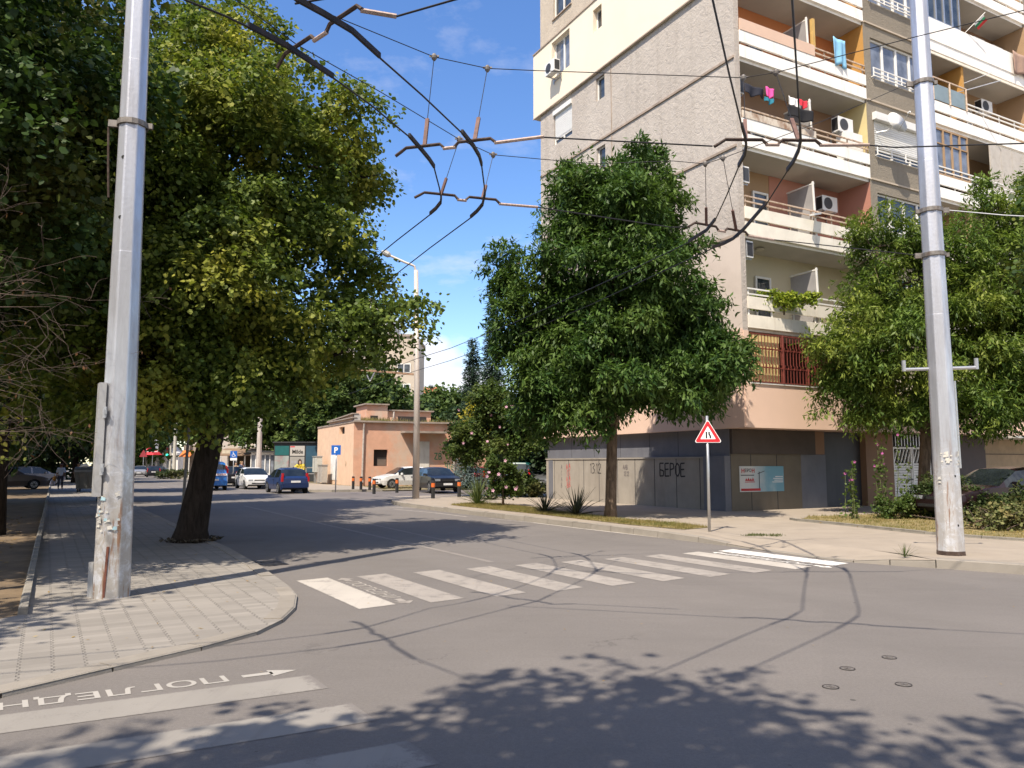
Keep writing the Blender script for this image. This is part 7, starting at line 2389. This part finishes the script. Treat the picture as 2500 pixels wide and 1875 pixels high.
def car(name, label, loc, heading, kind, paint, group=None, plate=True, bumper=None):
    k = KINDS[kind]
    L, W, H = k['L'], k['W'], k['H']
    # local: x along the car from nose (0) to tail (L), shifted to centre; front faces +X after rotation
    h = Vector((heading[0], heading[1], 0)).normalized()
    t = thing(name, label, 'car', loc, math.atan2(h.y, h.x), group)
    wr = .30 if kind not in ('van', 'mpv') else .32
    ax = (k['fo'], k['fo'] + k['wb'])
    xs = sorted(set([0, .03, .1, .2, L - .2, L - .1, L - .03, L] + [p[0] for p in k['top']] + [a + d for a in ax for d in (-.36, -.34, -.28, -.2, -.1, 0, .1, .2, .28, .34, .36)]
                    + [x for p in k['pill'] for x in p] + [i * .25 for i in range(1, int(L / .25))]))
    g0, g1 = k['gl']
    rows = []
    for x in xs:
        zt = interp(k['top'], x)
        end = min(x, L - x)
        wt = W / 2 * (1 - .16 * max(0, 1 - end / .45) ** 2)
        zl = .22
        for a in ax:
            if abs(x - a) < .35: zl = max(zl, .06 + math.sqrt(max(.36 ** 2 - (x - a) ** 2, 0)) + .22 * .0 + .21)
        if end < .12: zl = max(zl, .30)
        bz = min(k['belt'][0] + (k['belt'][1] - k['belt'][0]) * x / L, zt - .04)
        fr = max(0, min(1, (zt - bz - .06) / (H - bz)))
        mid = max(zl + .02, .52)
        mid = min(mid, bz - .03) if bz - .03 > zl else zl + .005
        wroof = wt * (.96 - .22 * fr)
        S_ = [(0, zl), (wt * .94, zl), (wt, mid), (wt * .985, bz), (wroof, bz + (zt - bz) * (.86 if fr > .1 else .6)), (wroof * .72, zt - .012), (0, zt)]
        rows.append((x, S_))
    parts = {n_: MB() for n_ in ('body', 'windscreen', 'rear_window', 'side_window', 'side_window2')}

    def P3(x, p, sgn): return (L / 2 - x, p[0] * sgn, p[1])
    for (x0, s0), (x1, s1) in zip(rows[:-1], rows[1:]):
        xm = (x0 + x1) / 2
        inpil = any(a <= xm <= b for a, b in k['pill'])
        for sgn in (1, -1):
            for i in range(6):
                q_ = [P3(x0, s0[i], sgn), P3(x1, s1[i], sgn), P3(x1, s1[i + 1], sgn), P3(x0, s0[i + 1], sgn)]
                if i == 0: parts['body'].poly(q_, 1); continue
                wsr = k['ws'][0] + .04 < xm < k['ws'][1] - .02
                rwr = k['rw'][0] + .03 < xm < k['rw'][1] - .03
                if i >= 4 and wsr: parts['windscreen'].poly(q_)
                elif i >= 4 and rwr: parts['rear_window'].poly(q_)
                elif i == 3 and k['ws'][0] + .28 < xm < k['rw'][1] - (.22 if kind != 'van' else .1) and not inpil: parts['side_window' if sgn == 1 else 'side_window2'].poly(q_)
                else: parts['body'].poly(q_)
    for (x, s), o in ((rows[0], 1), (rows[-1], -1)):
        parts['body'].poly([P3(x, p, 1) for p in s] + [P3(x, p, -1) for p in reversed(s[1:-1])])
    parts['body'].build('body', [paint, UNDER], t, local=True)
    for n_ in ('windscreen', 'rear_window'):
        if parts[n_].v: parts[n_].build(n_, CARGL, t, local=True)
    for n_ in ('side_window', 'side_window2'):
        if parts[n_].v: parts[n_].build('side_window', CARGL, t, local=True)
    for a in ax:
        for sgn in (1, -1):
            c = Vector((L / 2 - a, sgn * (W / 2 - .1), wr))
            m = MB(); m.tube([c + Vector((0, -.1, 0)), c + Vector((0, -.09, 0)), c + Vector((0, .09, 0)), c + Vector((0, .1, 0))], [wr - .03, wr, wr, wr - .03], 22); w = m.build('wheel', RUBBER, t, local=True)
            m = MB(); y = sgn * .103
            m.tube([c + Vector((0, y * .9, 0)), c + Vector((0, y, 0))], .2, 18)
            r_ = m.build('rim', RIM, w, local=True)
            m = MB()
            for j in range(6):
                a_ = j * 1.047
                d = Vector((math.cos(a_), 0, math.sin(a_)))
                m.bar(c + Vector((0, y * 1.02, 0)), c + Vector((0, y * 1.02, 0)) + d * .17, .035, .012, 0, Vector((0, 1, 0)))
            m.build('rim_gap', TRIM, w, local=True)
    I = lambda x, y, z: Vector((L / 2 - x, y, z))
    bm = bumper or paint
    m = MB(); m.box(I, -.05, .12, -W * .43, W * .43, .34, .56); m.build('front_bumper', bm, t, local=True)
    m = MB(); m.box(I, L - .12, L + .05, -W * .44, W * .44, .34, .58); m.build('rear_bumper', bm, t, local=True)
    zg = interp(k['top'], .1) - .1
    m = MB(); m.box(I, -.03, .1, -W * .2, W * .2, zg - .1, zg + .02); m.build('grille', TRIM, t, local=True)
    m = MB(); m.box(I, -.055, 0, -W * .3, W * .3, .36, .44); m.build('lower_grille', TRIM, t, local=True)
    for sgn in (1, -1):
        y0, y1 = sorted((sgn * W * .25, sgn * W * .425))
        m = MB(); m.box(I, -.02 + .03, .22, y0, y1, zg - .08, zg + .04); m.build('headlight', LAMPW, t, local=True)
        z1 = interp(k['top'], L - .1)
        tall = kind in ('hatch', 'mpv', 'van')
        y0, y1 = sorted((sgn * W * (.36 if tall else .3), sgn * W * .465))
        m = MB()
        if tall: y0, y1 = sorted((sgn * W * .41, sgn * W * .47)); m.box(I, L - .2, L - .015, y0, y1, z1 - .22, z1 + .05); m.box(I, L - .3, L - .1, *sorted((sgn * W * .385, sgn * W * .44)), z1 + .05, min(H - .3, z1 + .28))
        else: m.box(I, L - .2, L + .012, y0, y1, z1 - .22, z1 - .04)
        m.build('tail_light', LAMPR, t, local=True)
        xm_ = k['ws'][0] + .42
        m = MB(); m.hexa([I(xm_, sgn * W * .47, k['belt'][0] + .04), I(xm_, sgn * W * .57, k['belt'][0] + .05), I(xm_ + .1, sgn * W * .57, k['belt'][0] + .05), I(xm_ + .1, sgn * W * .47, k['belt'][0] + .04),
                          I(xm_ + .02, sgn * W * .47, k['belt'][0] + .18), I(xm_ + .02, sgn * W * .56, k['belt'][0] + .18), I(xm_ + .1, sgn * W * .56, k['belt'][0] + .18), I(xm_ + .1, sgn * W * .47, k['belt'][0] + .18)]); m.build('mirror', paint if bumper is None else TRIM, t, local=True)
        m = MB()
        for xd_ in [p[0] + .05 for p in k['pill']][:2]: m.box(I, xd_ - .02, xd_ - .008, *sorted((sgn * (W / 2 - .01), sgn * (W / 2 + .004))), .42, k['belt'][0] - .03)
        m.box(I, k['pill'][0][0] - .22, k['pill'][0][0] - .06, *sorted((sgn * (W / 2 - .02), sgn * (W / 2 + .02))), k['belt'][0] - .1, k['belt'][0] - .07)
        m.build('door_trim', TRIM, t, local=True)
    zp = .72 if kind != 'golf' else .47
    m = MB(); m.box(I, L + .0, L + .06, -.26, .26, zp - .055 - .05, zp + .055 - .05); m.build('number_plate', PLATEM, t, local=True)
    if plate: m = MB(); m.box(I, -.07, 0, -.26, .26, .42, .53); m.build('number_plate', PLATEM, t, local=True)
    return t


def stp(r, a): return st(r, a)


PB = paintmat('paint_blue', (.010, .026, .095)); PWH = paintmat('paint_white', (.76, .76, .75)); PDK = paintmat('paint_dark', (.009, .009, .012)); PBR = paintmat('paint_bright_blue', (.02, .17, .55))
PRD = paintmat('paint_red', (.30, .012, .015)); PGR = paintmat('paint_green', (.005, .07, .065)); PSV = paintmat('paint_silver', (.26, .26, .27)); PMR = paintmat('paint_maroon', (.014, .005, .007)); PGY = paintmat('paint_grey', (.09, .095, .10))
GK = 'cars parked along the far kerb'
car('parked_car', 'dark blue hatchback seen from behind, nearest of the kerbside row', stp(8.95, 30.6), ALONG, 'hatch', PB, GK)
car('parked_car', 'white hatchback facing this way behind the dark blue one', stp(8.95, 39.2), -ALONG, 'hatch', PWH, GK)
car('parked_car', 'dark estate car with red tail lights between the blue van and the white hatchback', stp(8.95, 47.3), ALONG, 'estate', PDK, GK)
vt_ = car('blue_van', 'bright blue van with red lettering across its back, right of the lime trunk', stp(6.0, 38.6), ALONG, 'van', PBR)
L_v, W_v = 4.3, 1.76
def vI(x, y, z): return Vector((L_v / 2 - x, y, z))
m = MB(); m.box(vI, L_v + .02, L_v + .03, -.75, .75, .93, 1.06); m.build('lettering_band', SIGNW, vt_, local=True)
tx = text_mesh('lettering', 'А ТРАКИЯ', SIGNR, (0, 0, 0), (1, 0, 0), (0, 0, 1), .13, None, fit=1.3)
tx.parent = vt_; tx.matrix_parent_inverse = Matrix.Identity(4)
tx.location = vI(L_v + .034, .65, .95); tx.rotation_euler = (0, 0, RAD(-90))
car('parked_car', 'black hatchback nosing out of the parking ground beside the lamp post', (-4.35, 45.6, .06), (.38, -.92), 'golf', PDK, None, bumper=TRIM)
car('parked_car', 'white hatchback side on before the pink wall', (-7.3, 52.6, .06), (-.83, -.56), 'hatch', PWH, None)
car('parked_car', 'red car half hidden behind the blue spruce bough', (-2.0, 55, .06), (.3, .95), 'hatch', PRD)
car('parked_car', 'dark green minivan seen from behind beneath the pink-flowered tree', (.55, 50.0, .06), (.12, .99), 'mpv', PGR)
car('parked_car', 'dark car with a glinting windscreen right of the green minivan', (2.0, 50.8, .06), (-.15, -.98), 'sedan', PGY)
car('parked_car', 'dark red saloon parked behind the bushes at the right edge', (13.55, 21.6, PV + .02), (-.97, -.22), 'sedan', PMR, plate=False)
car('moving_car', 'small dark hatchback driving away at the far street end', at(382, 100), (-.42, .9), 'hatch', PDK, 'cars at the far crossing')
car('moving_car', 'silver-grey saloon coming this way at the far left', at(350, 107), (.35, -.93), 'sedan', PSV, 'cars at the far crossing')
car('moving_car', 'dark saloon turning side on behind the small hatchback', at(398, 112), (.95, .3), 'sedan', PDK, 'cars at the far crossing')
car('parked_car', 'pale car parked in the tree shade at the left, near the woman', at(92, 60, .05), (.6, .8), 'hatch', PSV, 'cars parked in the park shade')
car('parked_car', 'dull brown car in deep shade at the far left', at(20, 50, .05), (.75, .65), 'estate', paintmat('paint_brown', (.10, .075, .06)), 'cars parked in the park shade')

# ------------------------------------------------------------------ people
def skin_mesh(name, pts, edges, radii, mat, parent, off, root=0):
    me = bpy.data.meshes.new(name)
    me.from_pydata([tuple(Vector(p) - off) for p in pts], edges, [])
    me.materials.append(mat)
    o = bpy.data.objects.new(name, me)
    COL.objects.link(o)
    o.parent = parent
    o.modifiers.new('skin', 'SKIN')
    for i, r in enumerate(radii):
        me.skin_vertices[0].data[i].radius = (r, r) if not isinstance(r, tuple) else r
        me.skin_vertices[0].data[i].use_root = (i == root)
    s = o.modifiers.new('sub', 'SUBSURF'); s.levels = 2; s.render_levels = 2
    return o


def person(label, loc, heading, h, shirt, trousers, hair, stride=.25, skin=(.42, .26, .18), carry=None, dress=False, group=None):
    t = thing('person', label, 'person', loc, 0, group)
    B = Vector(loc)
    f = Vector((heading[0], heading[1], 0)).normalized(); r = Vector((f.y, -f.x, 0))
    k = h / 1.7
    q = lambda a, b, z: B + (r * a + f * b + UP * z) * k
    s = stride
    pts = [q(0, 0, .95), q(0, .01, 1.15), q(0, .0, 1.38), q(0, .02, 1.47), q(0, .03, 1.53), q(0, .04, 1.62), q(0, .03, 1.67),
           q(.17, 0, 1.39), q(.23, -.05, 1.13), q(.24, .02, .9), q(.25, .05, .80), q(-.17, 0, 1.39), q(-.23, .07, 1.13), q(-.24, .13, .9), q(-.25, .15, .80),
           q(.09, 0, .88), q(.095, s * .55, .5), q(.1, s * .75, .1), q(.1, s * .75 + .16, .04), q(-.09, 0, .88), q(-.095, -s * .3, .5), q(-.1, -s * .9, .14), q(-.1, -s * .9 + .15, .05)]
    ed = [(0, 1), (1, 2), (2, 3), (3, 4), (4, 5), (5, 6), (2, 7), (7, 8), (8, 9), (9, 10), (2, 11), (11, 12), (12, 13), (13, 14), (0, 15), (15, 16), (16, 17), (17, 18), (0, 19), (19, 20), (20, 21), (21, 22)]
    ra = [.13, .12, .13, .06, .065, .095, .07, .055, .042, .03, .035, .055, .042, .03, .035, .085, .055, .04, .035, .085, .055, .04, .035]
    skin_mesh('body', pts, ed, [x * k for x in ra], M('skin_tone', skin, .6), t, B)
    tp = [q(0, 0, .88), q(0, .01, 1.15), q(0, .0, 1.36), q(0, .01, 1.43), q(.17, 0, 1.40), q(.23, -.05, 1.12), q(-.17, 0, 1.40), q(-.23, .07, 1.12)]
    skin_mesh('shirt', tp, [(0, 1), (1, 2), (2, 3), (2, 4), (4, 5), (2, 6), (6, 7)], [x * k for x in (.165, .15, .155, .07, .075, .06, .075, .06)], shirt, t, B)
    lp_ = [q(0, 0, .95), q(.09, 0, .86), q(.095, s * .55, .5), q(.1, s * .75, .13), q(-.09, 0, .86), q(-.095, -s * .3, .5), q(-.1, -s * .9, .17)]
    skin_mesh('trousers', lp_, [(0, 1), (1, 2), (2, 3), (0, 4), (4, 5), (5, 6)], [x * k for x in (.15, .1, .07, .058, .1, .07, .058)], trousers, t, B)
    hp_ = [q(0, .0, 1.60), q(0, -.01, 1.68), q(0, -.06, 1.60), q(0, -.055, 1.52)]
    skin_mesh('hair', hp_, [(0, 1), (0, 2), (2, 3)], [x * k for x in (.098, .08, .075, .05)], hair, t, B)
    # nose, so the face has a front
    skin_mesh('nose', [q(0, .125, 1.6), q(0, .15, 1.585)], [(0, 1)], [.018 * k, .016 * k], M('skin_tone', skin, .6), t, B)
    return t, q


HAIRD = M('hair_dark', (.04, .025, .018), .7); HAIRL = M('hair_fair', (.4, .28, .14), .7)
wp = at(158, 49, PVL)
t, q = person('woman in a pale blue top and dark trousers walking away under the trees with bags', wp, (-.45, .9), 1.62, M('pale_blue_shirt', (.72, .77, .88), .9, 0, .08, 6), M('dark_trousers', (.06, .06, .08), .9), M('hair_brown', (.16, .07, .045), .7), .22)
for nm, lab, c, col_, sz in (('shopping_bag', 'orange bag held at the left side of the walking woman', q(-.36, .1, .78), (.62, .28, .05), (.1, .16)), ('shopping_bag', 'pale carrier bag with a pink print hanging lowest beside the walking woman', q(-.47, .12, .48), (.66, .62, .66), (.14, .2))):
    tb_ = thing(nm, lab, 'bag', c, 0, 'bags carried by the woman')
    m = MB(); m.tube([c - UP * sz[1], c - UP * sz[1] * .6, c + UP * sz[1] * .4, c + UP * sz[1]], [sz[0] * .8, sz[0] * 1.1, sz[0] * .8, sz[0] * .25], 10); m.build('bag_body', M('bag_%d' % int(col_[1] * 100), col_, .6, 0, .1, 6, dirt=(.5, .1, .2) if sz[0] > .12 else None, dscale=5, damt=.7), tb_, smooth=True)
    m = MB(); m.tube([c + UP * sz[1] * .9, c + UP * (sz[1] + .14)], .012, 5); m.build('handle', M('bag_handle', (.3, .2, .1), .7), tb_)
person('person in black standing in the shade by the dumpster', at(199, 47, PVL), (.9, -.2), 1.68, M('black_top', (.015, .015, .016), .9), M('dark_trousers', (.06, .06, .08)), HAIRD, .1)
person('fair-haired person in a beige top behind the dark estate car', at(581, 64, PV), (.3, -.95), 1.62, M('beige_top', (.42, .34, .24), .9), M('dark_trousers', (.06, .06, .08)), HAIRL, .12)
person('man in a dark blue top behind the white hatchback', at(595, 63, PV), (.8, -.5), 1.75, M('navy_top', (.05, .09, .18), .9), M('dark_trousers', (.06, .06, .08)), HAIRL, .12)

# ------------------------------------------------------------------ dumpster
dp = at(226, 45.5, PVL)
t = thing('dumpster', 'dark grey wheeled dumpster with a rounded lid on the left pavement', 'dumpster', dp, RAD(20))
m = MB()
I = lambda x, y, z: Vector((x, y, z))
m.hexa([I(-.55, -.42, .2), I(.55, -.42, .2), I(.55, .42, .2), I(-.55, .42, .2), I(-.68, -.54, 1.15), I(.68, -.54, 1.15), I(.68, .54, 1.15), I(-.68, .54, 1.15)])
for x in (-.4, 0, .4): m.bar((x, -.45, .3), (x * 1.2, -.56, 1.1), .05, .04)
m.build('bin', M('dumpster_grey', (.075, .08, .08), .6, .3, .2, 3, dirt=(.12, .09, .07), dscale=2, damt=.5), t, local=True)
m = MB()
for k in range(8):
    a0, a1 = math.pi * k / 8, math.pi * (k + 1) / 8
    f = lambda a, x: I(x, -.56 * math.cos(a), 1.16 + .3 * math.sin(a))
    m.poly([f(a0, -.7), f(a0, .7), f(a1, .7), f(a1, -.7)])
for x in (-.7, .7): m.poly([I(x, -.56 * math.cos(math.pi * k / 8), 1.16 + .3 * math.sin(math.pi * k / 8)) for k in range(9)])
m.build('lid', M('dumpster_lid', (.10, .105, .105), .45, .3, .15, 3), t, local=True)
for x in (-.48, .48):
    for y in (-.36, .36):
        m = MB(); m.tube([I(x - .03, y, .1), I(x + .03, y, .1)], .1, 12); m.build('wheel', RUBBER, t, local=True)
bg_ = dp + Vector((-.25, -.1, 1.45))
t = thing('rubbish_bag', 'white plastic bag lying on the dumpster lid', 'bag', bg_)
m = MB(); m.tube([bg_ + Vector((-.28, 0, -.02)), bg_ + Vector((-.12, 0, .06)), bg_ + Vector((.1, .02, .1)), bg_ + Vector((.25, 0, .04))], [.03, .1, .13, .03], 9); m.build('bag_body', PLASTW, t, smooth=True)
print('p7 ok')
